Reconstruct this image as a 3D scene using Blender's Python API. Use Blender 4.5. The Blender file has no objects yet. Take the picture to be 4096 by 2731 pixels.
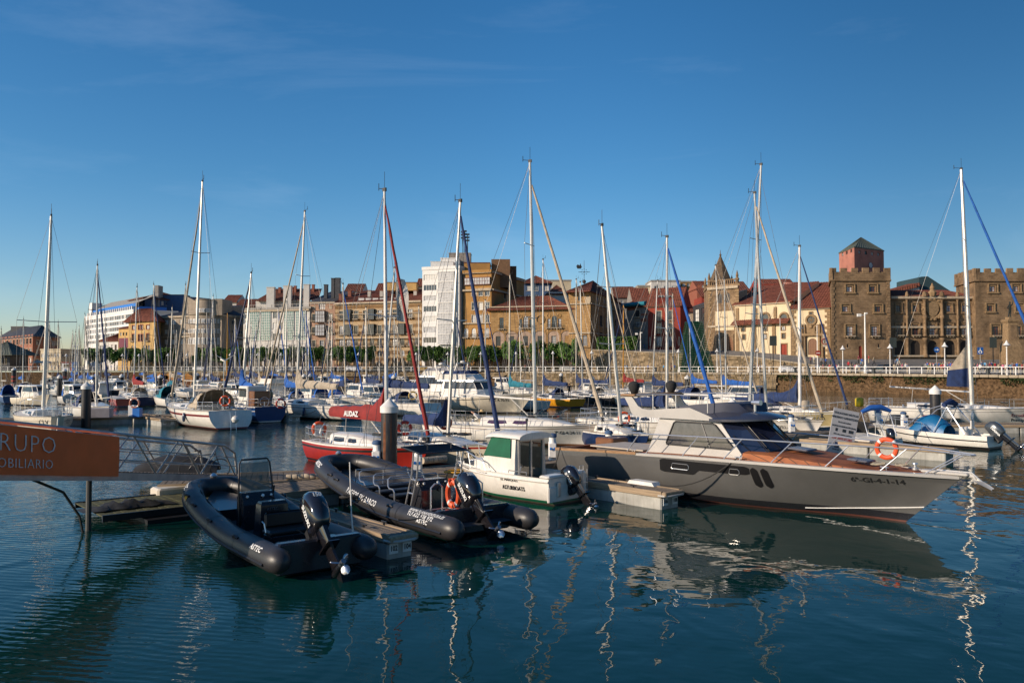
import bpy, math, random
from mathutils import Vector, Matrix
from math import sin, cos, pi, radians, sqrt, atan2, atan
random.seed(7)
sc = bpy.context.scene
COL = sc.collection
# ---------------------------------------------------------------- camera
F, CX, CY, EYE = 3223.0, 2048.0, 1365.5, 4.5
PITCH = atan(100.5 / F)
cam_d = bpy.data.cameras.new('camera')
cam = bpy.data.objects.new('camera', cam_d); COL.objects.link(cam)
cam_d.sensor_width = 36; cam_d.lens = F / 4096 * 36
cam_d.clip_start = .1; cam_d.clip_end = 9000
cam.location = (0, 0, EYE); cam.rotation_euler = (pi / 2 + PITCH, 0, 0)
sc.camera = cam
# ---------------------------------------------------------------- sky and sun
SUN_EL = radians(20); SUN_DIR = Vector((-.90, -.43, 0)).normalized()
w = bpy.data.worlds.new('World'); sc.world = w; w.use_nodes = True
nt = w.node_tree; nd = nt.nodes; lk = nt.links; nd.clear()
out = nd.new('ShaderNodeOutputWorld'); bg = nd.new('ShaderNodeBackground'); bg.inputs[1].default_value = .125
sky = nd.new('ShaderNodeTexSky'); sky.sky_type = 'NISHITA'; sky.sun_disc = False
sky.sun_elevation = SUN_EL; sky.sun_rotation = atan2(SUN_DIR.x, SUN_DIR.y)
sky.air_density = 1.0; sky.dust_density = .3; sky.ozone_density = 3.0; sky.altitude = 0
gam = nd.new('ShaderNodeGamma'); gam.inputs[1].default_value = 1.0
hs = nd.new('ShaderNodeHueSaturation'); hs.inputs['Saturation'].default_value = 1.28; hs.inputs['Value'].default_value = 1
tc = nd.new('ShaderNodeTexCoord')
mp = nd.new('ShaderNodeMapping'); mp.inputs['Scale'].default_value = (1.1, 1.1, 5); mp.inputs['Rotation'].default_value = (.1, .25, .4)
nz = nd.new('ShaderNodeTexNoise'); nz.inputs['Scale'].default_value = 1.6; nz.inputs['Detail'].default_value = 9; nz.inputs['Roughness'].default_value = .62; nz.inputs['Distortion'].default_value = .6
rp = nd.new('ShaderNodeValToRGB'); rp.color_ramp.elements[0].position = .54; rp.color_ramp.elements[0].color = (0, 0, 0, 1)
rp.color_ramp.elements[1].position = .82; rp.color_ramp.elements[1].color = (.09, .09, .09, 1)
mx = nd.new('ShaderNodeMixRGB'); mx.inputs[2].default_value = (5.5, 6.6, 8.0, 1)
lk.new(tc.outputs['Generated'], mp.inputs[0]); lk.new(mp.outputs[0], nz.inputs['Vector']); lk.new(nz.outputs[0], rp.inputs[0])
lk.new(sky.outputs[0], hs.inputs['Color']); lk.new(hs.outputs[0], gam.inputs[0])
sx_ = nd.new('ShaderNodeSeparateXYZ'); lk.new(tc.outputs['Generated'], sx_.inputs[0])
mr = nd.new('ShaderNodeMapRange'); mr.inputs[1].default_value = -1; mr.inputs[2].default_value = 1; lk.new(sx_.outputs[0], mr.inputs[0])
gr_ = nd.new('ShaderNodeValToRGB'); gr_.color_ramp.interpolation = 'EASE'; lk.new(mr.outputs[0], gr_.inputs[0])
for i, (p_, v_) in enumerate(((.2, .86), (.5, .86), (.78, .50))):
    e_ = gr_.color_ramp.elements[i] if i < 2 else gr_.color_ramp.elements.new(p_)
    e_.position = p_; e_.color = (v_, v_, v_, 1)
sm = nd.new('ShaderNodeVectorMath'); sm.operation = 'MULTIPLY'; lk.new(gam.outputs[0], sm.inputs[0]); lk.new(gr_.outputs[0], sm.inputs[1])
mz = nd.new('ShaderNodeMapRange'); mz.inputs[1].default_value = 0; mz.inputs[2].default_value = .22; lk.new(sx_.outputs[2], mz.inputs[0])
cz = nd.new('ShaderNodeMixRGB'); cz.inputs[1].default_value = (1.0, .95, 1.06, 1); cz.inputs[2].default_value = (.80, .95, 1.0, 1); lk.new(mz.outputs[0], cz.inputs[0])
s2 = nd.new('ShaderNodeVectorMath'); s2.operation = 'MULTIPLY'; lk.new(sm.outputs[0], s2.inputs[0]); lk.new(cz.outputs[0], s2.inputs[1])
lk.new(s2.outputs[0], mx.inputs[1]); lk.new(rp.outputs[0], mx.inputs[0])
lk.new(mx.outputs[0], bg.inputs[0]); lk.new(bg.outputs[0], out.inputs[0])
sd = bpy.data.lights.new('sun', 'SUN'); sd.energy = 4.4; sd.angle = radians(.53); sd.color = (1, .83, .65)
sun = bpy.data.objects.new('sun', sd); COL.objects.link(sun)
sv = Vector((SUN_DIR.x * cos(SUN_EL), SUN_DIR.y * cos(SUN_EL), sin(SUN_EL)))
sun.rotation_euler = sv.to_track_quat('Z', 'Y').to_euler(); sun.location = (-40, -20, 60)
sc.view_settings.view_transform = 'Standard'; sc.view_settings.look = 'None'
sc.view_settings.exposure = .33; sc.view_settings.gamma = 1; sc.view_settings.use_curve_mapping = False
sc.render.engine = 'CYCLES'
# ---------------------------------------------------------------- helpers
def ray(x, y):
    dz = CY - y
    return x - CX, F * cos(PITCH) - dz * sin(PITCH), F * sin(PITCH) + dz * cos(PITCH)
def W(x, y, d):                       # photograph pixel at a depth
    a, b, c = ray(x, y); k = d / b
    return Vector((a * k, d, EYE + c * k))
def WZ(x, y, z):                      # photograph pixel on a height
    a, b, c = ray(x, y); k = (z - EYE) / c
    return Vector((a * k, b * k, z))
def XD(x, d): return (x - CX) / F * d
def K(i, x, y=0): o = {1: 0, 2: 900, 3: 1900, 4: 2996}[i]; return o + x * .5102, 900 + y * .5102
def smooth(t): t = max(0, min(1, t)); return t * t * (3 - 2 * t)
def lerp(a, b, t): return a + (b - a) * t

MATS = {}
def _mk(name):
    m = bpy.data.materials.new(name); m.use_nodes = True; MATS[name] = m
    n = m.node_tree.nodes; return m, n, m.node_tree.links, n['Principled BSDF']
def M(name, col, rough=.5, metal=0, var=.15, scale=2.5, bump=0, bscale=30, coat=0, spec=.5, dirt=0, stretch=None):
    if name in MATS: return MATS[name]
    m, n, l, p = _mk(name)
    p.inputs['Roughness'].default_value = rough; p.inputs['Metallic'].default_value = metal
    p.inputs['Specular IOR Level'].default_value = spec
    if coat: p.inputs['Coat Weight'].default_value = coat; p.inputs['Coat Roughness'].default_value = .08
    m.diffuse_color = (*col, 1)
    t = n.new('ShaderNodeTexCoord'); src = t.outputs['Object']
    if stretch:
        q = n.new('ShaderNodeMapping'); q.inputs['Scale'].default_value = stretch; l.new(src, q.inputs[0]); src = q.outputs[0]
    z = n.new('ShaderNodeTexNoise'); z.inputs['Scale'].default_value = scale; z.inputs['Detail'].default_value = 6; z.inputs['Roughness'].default_value = .6
    l.new(src, z.inputs['Vector'])
    r = n.new('ShaderNodeMapRange'); r.inputs[1].default_value = .3; r.inputs[2].default_value = .7
    r.inputs[3].default_value = 1 - var; r.inputs[4].default_value = 1 + var * .6
    l.new(z.outputs[0], r.inputs[0])
    x = n.new('ShaderNodeVectorMath'); x.operation = 'SCALE'; x.inputs[0].default_value = col
    l.new(r.outputs[0], x.inputs['Scale']); c = x.outputs[0]
    if dirt:
        z2 = n.new('ShaderNodeTexNoise'); z2.inputs['Scale'].default_value = scale * 3; z2.inputs['Detail'].default_value = 8
        mp = n.new('ShaderNodeMapping'); mp.inputs['Scale'].default_value = (2.2, 2.2, .35); l.new(src, mp.inputs[0]); l.new(mp.outputs[0], z2.inputs['Vector'])
        rr = n.new('ShaderNodeMapRange'); rr.inputs[1].default_value = .5; rr.inputs[2].default_value = .78; rr.inputs[3].default_value = 0; rr.inputs[4].default_value = dirt
        l.new(z2.outputs[0], rr.inputs[0]); mm = n.new('ShaderNodeMixRGB'); mm.inputs[2].default_value = (.10, .075, .045, 1)
        l.new(rr.outputs[0], mm.inputs[0]); l.new(c, mm.inputs[1]); c = mm.outputs[0]
    l.new(c, p.inputs['Base Color'])
    if bump:
        b = n.new('ShaderNodeBump'); b.inputs['Strength'].default_value = bump; b.inputs['Distance'].default_value = .02
        z3 = n.new('ShaderNodeTexNoise'); z3.inputs['Scale'].default_value = bscale; z3.inputs['Detail'].default_value = 4
        l.new(src, z3.inputs['Vector']); l.new(z3.outputs[0], b.inputs['Height']); l.new(b.outputs[0], p.inputs['Normal'])
    return m
def STONE(name, c1, c2, mortar, bw=.8, bh=.4, bump=.5, rough=.85, blotch=.35, msize=.02, bands=None):
    if name in MATS: return MATS[name]
    m, n, l, p = _mk(name); p.inputs['Roughness'].default_value = rough; p.inputs['Specular IOR Level'].default_value = .25
    t = n.new('ShaderNodeTexCoord'); s = n.new('ShaderNodeSeparateXYZ'); l.new(t.outputs['Object'], s.inputs[0])
    a = n.new('ShaderNodeMath'); l.new(s.outputs[0], a.inputs[0]); l.new(s.outputs[1], a.inputs[1])
    c = n.new('ShaderNodeCombineXYZ'); l.new(a.outputs[0], c.inputs[0]); l.new(s.outputs[2], c.inputs[1])
    b = n.new('ShaderNodeTexBrick'); l.new(c.outputs[0], b.inputs['Vector'])
    b.inputs['Color1'].default_value = (*c1, 1); b.inputs['Color2'].default_value = (*c2, 1); b.inputs['Mortar'].default_value = (*mortar, 1)
    b.inputs['Scale'].default_value = 1; b.inputs['Brick Width'].default_value = bw; b.inputs['Row Height'].default_value = bh
    b.inputs['Mortar Size'].default_value = msize; b.inputs['Mortar Smooth'].default_value = .2; b.inputs['Bias'].default_value = 0
    z = n.new('ShaderNodeTexNoise'); z.inputs['Scale'].default_value = .35; z.inputs['Detail'].default_value = 9; z.inputs['Roughness'].default_value = .7
    l.new(t.outputs['Object'], z.inputs['Vector'])
    r = n.new('ShaderNodeMapRange'); r.inputs[1].default_value = .3; r.inputs[2].default_value = .7; r.inputs[3].default_value = 1 - blotch; r.inputs[4].default_value = 1 + blotch * .6
    l.new(z.outputs[0], r.inputs[0]); x = n.new('ShaderNodeVectorMath'); x.operation = 'SCALE'; l.new(b.outputs[0], x.inputs[0]); l.new(r.outputs[0], x.inputs['Scale'])
    col = x.outputs[0]
    if bands:
        z0, per, dc = bands
        f = n.new('ShaderNodeMath'); f.operation = 'SUBTRACT'; l.new(s.outputs[2], f.inputs[0]); f.inputs[1].default_value = z0
        g = n.new('ShaderNodeMath'); g.operation = 'PINGPONG'; l.new(f.outputs[0], g.inputs[0]); g.inputs[1].default_value = per
        h = n.new('ShaderNodeMath'); h.operation = 'GREATER_THAN'; l.new(g.outputs[0], h.inputs[0]); h.inputs[1].default_value = per * .5
        mm = n.new('ShaderNodeMixRGB'); mm.blend_type = 'MULTIPLY'; mm.inputs[2].default_value = (*dc, 1)
        l.new(h.outputs[0], mm.inputs[0]); l.new(col, mm.inputs[1]); col = mm.outputs[0]
    l.new(col, p.inputs['Base Color'])
    q = n.new('ShaderNodeBump'); q.inputs['Strength'].default_value = bump; q.inputs['Distance'].default_value = .05
    z3 = n.new('ShaderNodeTexNoise'); z3.inputs['Scale'].default_value = 6; z3.inputs['Detail'].default_value = 6; l.new(t.outputs['Object'], z3.inputs['Vector'])
    mi = n.new('ShaderNodeMath'); mi.operation = 'SUBTRACT'; l.new(z3.outputs[0], mi.inputs[0]); l.new(b.outputs['Fac'], mi.inputs[1])
    l.new(mi.outputs[0], q.inputs['Height']); l.new(q.outputs[0], p.inputs['Normal'])
    return m
def GLASS(name, tint=(.9, .95, 1), alpha=.5, rough=.03):
    if name in MATS: return MATS[name]
    m, n, l, p = _mk(name)
    g = n.new('ShaderNodeBsdfGlossy'); g.inputs[0].default_value = (1, 1, 1, 1); g.inputs[1].default_value = rough
    t = n.new('ShaderNodeBsdfTransparent'); t.inputs[0].default_value = (*[c * alpha for c in tint], 1)
    f = n.new('ShaderNodeFresnel'); f.inputs[0].default_value = 1.5
    mx = n.new('ShaderNodeMixShader'); l.new(f.outputs[0], mx.inputs[0]); l.new(t.outputs[0], mx.inputs[1]); l.new(g.outputs[0], mx.inputs[2])
    l.new(mx.outputs[0], n['Material Output'].inputs[0]); return m

class G:
    """mesh collector"""
    def __init__(s): s.v = []; s.f = []; s.m = []; s.T = None
    def add(s, vs, fs, mi=0):
        o = len(s.v)
        s.v += [tuple(s.T @ Vector(v)) for v in vs] if s.T is not None else [tuple(v) for v in vs]
        s.f += [tuple(i + o for i in f) for f in fs]; s.m += [mi] * len(fs); return s
    def box(s, x0, x1, y0, y1, z0, z1, mi=0):
        return s.add([(x0, y0, z0), (x1, y0, z0), (x1, y1, z0), (x0, y1, z0), (x0, y0, z1), (x1, y0, z1), (x1, y1, z1), (x0, y1, z1)],
                     [(0, 3, 2, 1), (4, 5, 6, 7), (0, 1, 5, 4), (1, 2, 6, 5), (2, 3, 7, 6), (3, 0, 4, 7)], mi)
    def rbox(s, x0, x1, y0, y1, z0, z1, r=.02, mi=0):          # chamfered box
        L = []
        for zz, o in ((z0, r), (z0 + r, 0), (z1 - r, 0), (z1, r)):
            a, b, c, d = x0 + o, x1 - o, y0 + o, y1 - o
            e = r
            L.append([(a + e, c, zz), (b - e, c, zz), (b, c + e, zz), (b, d - e, zz), (b - e, d, zz), (a + e, d, zz), (a, d - e, zz), (a, c + e, zz)])
        return s.loft(L, True, True, mi)
    def loft(s, L, closed=True, caps=True, mi=0):
        n = len(L[0]); vs = [p for r in L for p in r]; fs = []
        for i in range(len(L) - 1):
            for j in range(n if closed else n - 1):
                k = (j + 1) % n; fs.append((i * n + j, i * n + k, (i + 1) * n + k, (i + 1) * n + j))
        if caps and closed:
            fs.append(tuple(range(n - 1, -1, -1))); fs.append(tuple((len(L) - 1) * n + j for j in range(n)))
        return s.add(vs, fs, mi)
    def tube(s, pts, r, n=6, mi=0, caps=True, closed=False, ry=None):
        P = [Vector(p) for p in pts]; N = len(P); L = []; up = None
        for i in range(N):
            a = P[(i - 1) % N] if (closed or i > 0) else P[0]; b = P[(i + 1) % N] if (closed or i < N - 1) else P[-1]
            d = (b - a)
            if d.length < 1e-9: d = Vector((0, 0, 1))
            d.normalize()
            if up is None: up = Vector((0, 0, 1)) if abs(d.z) < .9 else Vector((0, 1, 0))
            x = d.cross(up)
            if x.length < 1e-6: x = d.orthogonal()
            x.normalize(); u = x.cross(d); up = u
            rr = r[i] if isinstance(r, (list, tuple)) else r; r2 = rr if ry is None else (ry[i] if isinstance(ry, (list, tuple)) else ry)
            L.append([P[i] + x * (rr * cos(2 * pi * j / n)) + u * (r2 * sin(2 * pi * j / n)) for j in range(n)])
        if closed: L.append(L[0]); return s.loft(L, True, False, mi)
        return s.loft(L, True, caps, mi)
    def lathe(s, prof, n=16, c=(0, 0, 0), mi=0, caps=True):
        return s.loft([[(c[0] + r * cos(2 * pi * j / n), c[1] + r * sin(2 * pi * j / n), c[2] + z) for j in range(n)] for r, z in prof], True, caps, mi)
    def prism(s, poly, axis, a, b, mi=0):      # polygon in 2D extruded along an axis
        def q(p, t): return {'x': (t, p[0], p[1]), 'y': (p[0], t, p[1]), 'z': (p[0], p[1], t)}[axis]
        return s.loft([[q(p, a) for p in poly], [q(p, b) for p in poly]], True, True, mi)
    def torus(s, R, r, n=28, k=8, c=(0, 0, 0), axis='y', mi=0):
        pts = []
        for i in range(n):
            t = 2 * pi * i / n; a, b = R * cos(t), R * sin(t)
            pts.append({'y': (c[0] + a, c[1], c[2] + b), 'x': (c[0], c[1] + a, c[2] + b), 'z': (c[0] + a, c[1] + b, c[2])}[axis])
        return s.tube(pts, r, k, mi, closed=True)
    def mesh(s, name, mats, smooth_=False, ang=35):
        me = bpy.data.meshes.new(name); me.from_pydata(s.v, [], s.f)
        for m in (mats if isinstance(mats, (list, tuple)) else [mats]): me.materials.append(m)
        if len(set(s.m)) > 1 or (s.m and s.m[0]): me.polygons.foreach_set('material_index', s.m)
        if smooth_:
            me.polygons.foreach_set('use_smooth', [True] * len(me.polygons)); me.set_sharp_from_angle(angle=radians(ang))
        me.update(); return me
def link(name, data, parent=None, loc=None, rot=None):
    o = bpy.data.objects.new(name, data); COL.objects.link(o)
    if parent is not None: o.parent = parent
    if loc is not None: o.location = loc
    if rot is not None: o.rotation_euler = rot
    return o
def part(name, g, mats, parent, sm=False, ang=35, label=None, loc=None, rot=None):
    o = link(name, g.mesh(name, mats, sm, ang), parent, loc, rot)
    if label: o['label'] = label
    return o
def tag(o, label, cat, group=None):
    o['label'] = label; o['category'] = cat
    if group: o['group'] = group
    return o
def thing(name, label, cat, loc=(0, 0, 0), rz=0, group=None):
    return tag(link(name, None, None, loc, (0, 0, rz)), label, cat, group)
def solo(name, g, mats, label, cat, loc=None, rz=0, group=None, sm=False, ang=35, rot=None):
    return tag(link(name, g.mesh(name, mats, sm, ang), None, loc, rot or (0, 0, rz)), label, cat, group)
def struct(name, g, mats, sm=False, kind='structure', parent=None):
    o = link(name, g.mesh(name, mats, sm), parent); o['kind'] = kind; return o
def copy_tree(o, parent=None):
    c = o.copy(); COL.objects.link(c); c.parent = parent
    for ch in list(o.children): copy_tree(ch, c)
    return c
def text_mesh(body, size, ext=.004, fn=None, mat=None, align='LEFT', sx=1, bold=0, space=1, name='lettering'):
    cu = bpy.data.curves.new('t', 'FONT'); cu.body = body; cu.size = size; cu.extrude = ext; cu.offset = bold; cu.align_x = align; cu.resolution_u = 2
    cu.space_character = space
    o = bpy.data.objects.new('t', cu); COL.objects.link(o)
    dg = bpy.context.evaluated_depsgraph_get(); me = bpy.data.meshes.new_from_object(o.evaluated_get(dg))
    COL.objects.unlink(o); bpy.data.objects.remove(o); bpy.data.curves.remove(cu)
    for v in me.vertices:
        x, y, z = v.co.x * sx, v.co.y, v.co.z
        v.co = fn(x, y, z) if fn else (x, y, z)
    me.materials.clear(); me.materials.append(mat); me.name = name; return me
def lettering(body, size, mat, parent, fn, sx=1, bold=0, align='LEFT', label=None, space=1, ext=.004):
    o = link('lettering', text_mesh(body, size, ext, fn, mat, align, sx, bold, space), parent)
    if label: o['label'] = label
    return o
# common materials
WHITE = M('white_gelcoat', (.74, .70, .63), .28, var=.10, coat=.35, dirt=.16)
CREAM = M('cream_gelcoat', (.66, .58, .45), .35, var=.12, coat=.2, dirt=.18)
DECKW = M('deck_white', (.66, .63, .57), .6, var=.14, dirt=.12, bump=.15)
ALU = M('aluminium', (.56, .54, .50), .38, .55, var=.1)
STEEL = M('stainless_steel', (.66, .66, .66), .28, .75, var=.04)
BLACK = M('black_plastic', (.015, .015, .017), .42, var=.2)
GLOSSK = M('black_gloss', (.012, .011, .013), .1, var=.05, coat=1)
RUBB = M('black_hypalon', (.030, .029, .031), .42, var=.25, scale=1.6, bump=.12, bscale=120)
ROPE = M('rope', (.35, .30, .22), .9, bump=.6, bscale=60)
ROPEK = M('dark_rope', (.03, .028, .025), .9)
WIRE = M('rigging_wire', (.10, .10, .10), .6)
WIREL = M('pale_line', (.6, .56, .5), .8)
NAVY = M('navy_canvas', (.012, .03, .10), .85, var=.35, bump=.35, bscale=7)
BLUE = M('blue_canvas', (.008, .09, .36), .8, var=.3, bump=.35, bscale=7)
TEAL = M('teal_canvas', (.01, .16, .22), .8, var=.3, bump=.35, bscale=7)
REDC = M('dark_red_canvas', (.22, .018, .016), .85, var=.3, bump=.35, bscale=6)
BEIGE = M('beige_canvas', (.42, .35, .26), .85, var=.3, bump=.4, bscale=7, dirt=.2)
ORANGE = M('lifebuoy_orange', (.66, .085, .02), .55, var=.15)
REFL = M('reflective_tape', (.75, .75, .72), .35)
WOOD = M('varnished_wood', (.18, .07, .025), .35, var=.35, scale=3, stretch=(1, 8, 8), coat=.3)
DKGLASS = M('dark_window_glass', (.02, .022, .026), .05, var=.2, spec=.8)
REDP = M('red_paint', (.33, .022, .014), .3, var=.15, coat=.3, dirt=.1)
DARKR = M('maroon_stripe', (.16, .02, .02), .3)
NAVYP = M('navy_paint', (.012, .028, .09), .25, var=.2, coat=.4)
YELP = M('yellow_paint', (.62, .27, .012), .3, var=.12, coat=.3, dirt=.1)
BLKP = M('black_hull_paint', (.02, .02, .024), .25, coat=.4)
ANTIF = M('antifouling', (.035, .022, .018), .8, var=.4)
GREENL = M('green_stripe', (.01, .12, .06), .4)
PILEM = M('pile_coating', (.022, .022, .026), .38, var=.4, scale=2, dirt=.5)
TPOLE = M('white_pole_paint', (.72, .70, .66), .4)
# ================================================================ water, quay, ground
def water_mat():
    m, n, l, p = _mk('harbour_water')
    p.inputs['Base Color'].default_value = (.002, .028, .025, 1); p.inputs['Roughness'].default_value = .02; p.inputs['IOR'].default_value = 1.27
    t = n.new('ShaderNodeTexCoord')
    def noise(scale, st, det, amp, rot=0, dist=0):
        q = n.new('ShaderNodeMapping'); q.inputs['Scale'].default_value = st; q.inputs['Rotation'].default_value = (0, 0, rot)
        l.new(t.outputs['Object'], q.inputs[0]); z = n.new('ShaderNodeTexNoise'); z.inputs['Scale'].default_value = scale
        z.inputs['Detail'].default_value = det; z.inputs['Roughness'].default_value = .45; z.inputs['Distortion'].default_value = dist
        l.new(q.outputs[0], z.inputs['Vector']); a = n.new('ShaderNodeMath'); a.operation = 'MULTIPLY'; a.inputs[1].default_value = amp
        l.new(z.outputs[0], a.inputs[0]); return a.outputs[0], z.outputs[0]
    def op(o, a, b):
        k = n.new('ShaderNodeMath'); k.operation = o
        for i, v in enumerate((a, b)):
            if isinstance(v, (int, float)): k.inputs[i].default_value = v
            else: l.new(v, k.inputs[i])
        return k.outputs[0]
    a, _ = noise(.55, (1, .8, 1), 2, .042, .3, .8)
    b, _ = noise(1.9, (1, .75, 1), 2.5, .0075, -.2, .5)
    wv = n.new('ShaderNodeTexWave'); wv.wave_type = 'BANDS'; wv.bands_direction = 'Y'; wv.inputs['Scale'].default_value = 1.5
    wv.inputs['Distortion'].default_value = 5; wv.inputs['Detail'].default_value = 3; wv.inputs['Detail Scale'].default_value = .9
    q = n.new('ShaderNodeMapping'); q.inputs['Rotation'].default_value = (0, 0, .22); l.new(t.outputs['Object'], q.inputs[0]); l.new(q.outputs[0], wv.inputs['Vector'])
    c, _ = noise(7.5, (.45, 1.3, 1), 3, .0065, .25, .3)
    s = n.new('ShaderNodeSeparateXYZ'); l.new(t.outputs['Object'], s.inputs[0])
    _, mk = noise(.09, (1, 1, 1), 2, 1)
    # a breeze ruffles the left side and the open basin behind, the right foreground stays calm
    r = n.new('ShaderNodeMapRange'); r.inputs[1].default_value = -1.5; r.inputs[2].default_value = -7; l.new(s.outputs[0], r.inputs[0])
    r2 = n.new('ShaderNodeMapRange'); r2.inputs[1].default_value = 34; r2.inputs[2].default_value = 60; r2.inputs[4].default_value = .8; l.new(s.outputs[1], r2.inputs[0])
    msk = op('MAXIMUM', r.outputs[0], r2.outputs[0])
    mk2 = n.new('ShaderNodeMapRange'); mk2.inputs[1].default_value = .35; mk2.inputs[2].default_value = .6; mk2.inputs[3].default_value = .35; l.new(mk, mk2.inputs[0])
    msk = op('MULTIPLY', msk, mk2.outputs[0])
    fine = op('ADD', op('MULTIPLY', wv.outputs[0], .0045), c)
    h = op('ADD', op('ADD', a, b), op('MULTIPLY', fine, op('ADD', msk, .06)))
    bp = n.new('ShaderNodeBump'); bp.inputs['Strength'].default_value = 1; bp.inputs['Distance'].default_value = 1
    l.new(h, bp.inputs['Height']); l.new(bp.outputs[0], p.inputs['Normal'])
    return m
g = G(); g.add([(-4000, -60, 0), (4000, -60, 0), (4000, 6000, 0), (-4000, 6000, 0)], [(0, 1, 2, 3)])
struct('water', g, water_mat())

QZ = 3.3
Q = [(-420, 236), (-150, 233), (-106, 230), (-1.5, 201), (52.8, 159), (74, 106), (96, 60)]
PAVE = STONE('street_paving', (.20, .19, .175), (.17, .16, .15), (.10, .095, .09), 1.2, .6, .15, blotch=.25)
g = G()
for (x0, y0), (x1, y1) in zip(Q, Q[1:]): g.add([(x0, y0, QZ), (x1, y1, QZ), (x1 + (0 if x1 < 50 else 0), y1 + 2000, QZ), (x0, y0 + 2000, QZ)], [(0, 1, 2, 3)])
g.add([(96, 60, QZ), (1500, 60, QZ), (1500, 2100, QZ), (96, 2060, QZ)], [(0, 1, 2, 3)])
struct('street', g, PAVE)
# quay wall: rough lower rock, block courses, coping
ROCK = M('weedy_rock', (.115, .07, .036), .95, var=.85, scale=2.6, bump=1.0, bscale=11, spec=.15, dirt=.3)
BLOCK = STONE('quay_block', (.36, .27, .16), (.27, .20, .115), (.10, .075, .045), .85, .42, .8)
BLK1 = M('wall_block_stone', (.27, .20, .12), .9, var=.55, scale=.7, bump=.7, bscale=9, spec=.2)
BLK2 = M('wall_block_stone_dark', (.17, .125, .07), .9, var=.55, scale=.8, bump=.7, bscale=9, spec=.2)
COPE = M('coping_stone', (.30, .25, .18), .9, var=.4, scale=.5, bump=.5, bscale=8, spec=.2)
MOSS = M('wall_weeds', (.035, .055, .012), .95, var=.6, scale=3)
qw = G(); random.seed(3)
for (x0, y0), (x1, y1) in zip(Q, Q[1:]):
    L = sqrt((x1 - x0) ** 2 + (y1 - y0) ** 2); n = max(2, int(L / .45)); nx, ny = (y1 - y0) / L, -(x1 - x0) / L
    if ny > 0: nx, ny = -nx, -ny
    rows = 14; vs = []; rough = 1 if x0 >= 52 else .25
    for i in range(n + 1):
        for j in range(rows + 1):
            t = i / n; z = lerp(-1.2, QZ - .42, j / rows)
            o = .5 + .55 * max(0, 1 - z / 2.2) * rough + (random.random() - .5) * .45 * rough * (1 if z < 2.3 else .35)
            vs.append((lerp(x0, x1, t) - nx * (.8 - o), lerp(y0, y1, t) - ny * (.8 - o), z))
    qw.add(vs, [(i * (rows + 1) + j, (i + 1) * (rows + 1) + j, (i + 1) * (rows + 1) + j + 1, i * (rows + 1) + j + 1) for i in range(n) for j in range(rows)])
quay = struct('quay_wall', qw, ROCK, True)
cg = [G() for _ in range(3)]
for i, q in enumerate(cg): q.rbox(-.72, .72, -.45, .45, -.42, .0, .04 + .01 * i)
cms = [q.mesh('coping_stone', COPE) for q in cg]; k = 0
for (x0, y0), (x1, y1) in list(zip(Q, Q[1:]))[1:]:
    L = sqrt((x1 - x0) ** 2 + (y1 - y0) ** 2); n = int(L / 1.5); a = atan2(y1 - y0, x1 - x0)
    if x0 < -100: continue
    for i in range(n):
        if k > 190: break
        t = (i + .5) / n; o = link('coping_stone', cms[k % 3], quay, (lerp(x0, x1, t), lerp(y0, y1, t), QZ + .012 * (k % 4) + .01), (0, 0, a)); k += 1
# block courses on the wall between the middle of the picture and the corner
b = G(); b2 = G()
for (xa, ya), (xb, yb), zlo in (((-1.5, 201), (52.8, 159), .1), ((-106, 230), (-1.5, 201), 1.9)):
    L = sqrt((xb - xa) ** 2 + (yb - ya) ** 2); ux, uy = (xb - xa) / L, (yb - ya) / L; nx, ny = uy, -ux
    z = zlo; r = 0
    while z < QZ - .5:
        s = random.random() * .6
        while s < L - .8:
            wd = random.uniform(.6, 1.2); p = random.uniform(.05, .16) + .12
            gg = b if random.random() < .6 else b2
            a0, a1 = s + .02, min(L, s + wd - .02)
            v = [(xa + ux * q - nx * 0 + nx * pp, ya + uy * q + ny * pp, zz) for zz in (z + .02, z + .38) for q, pp in ((a0, p), (a1, p), (a1, -.4), (a0, -.4))]
            gg.add(v, [(0, 1, 5, 4), (1, 2, 6, 5), (4, 5, 6, 7), (3, 0, 4, 7), (0, 3, 2, 1)]); s += wd
        z += .4
o = link('wall_blocks', b.mesh('wall_blocks', BLK1), quay); o['kind'] = 'stuff'
o = link('wall_blocks_dark', b2.mesh('wall_blocks_dark', BLK2), quay); o['kind'] = 'stuff'; o['label'] = 'darker stained blocks scattered through the wall'
# tufts of weed on the top of the right hand wall
g = G()
for i in range(1500):
    seg = random.choice([(4, .8), (4, .8), (3, .2)])[0]; (x0, y0), (x1, y1) = Q[seg], Q[seg + 1]; t = random.random()
    if sin(t * 23) + sin(t * 61) * .8 < -.2: continue
    L = sqrt((x1 - x0) ** 2 + (y1 - y0) ** 2); nx, ny = (y1 - y0) / L, -(x1 - x0) / L
    if seg == 4: nx, ny = -abs(nx), -abs(ny) * 1
    c = Vector((lerp(x0, x1, t) + nx * .05, lerp(y0, y1, t) + ny * .05, QZ - .45 - random.random() ** 2 * 1.1))
    for _ in range(3):
        d = Vector((random.uniform(-.2, .2) + nx * .25, random.uniform(-.2, .2) + ny * .2, random.uniform(-.3, .15)))
        e = Vector((random.uniform(-.1, .1), random.uniform(-.1, .1), random.uniform(.05, .16)))
        g.add([c - e, c + d, c + e], [(0, 1, 2)])
struct('wall_weeds', g, MOSS, kind='stuff')
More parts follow.
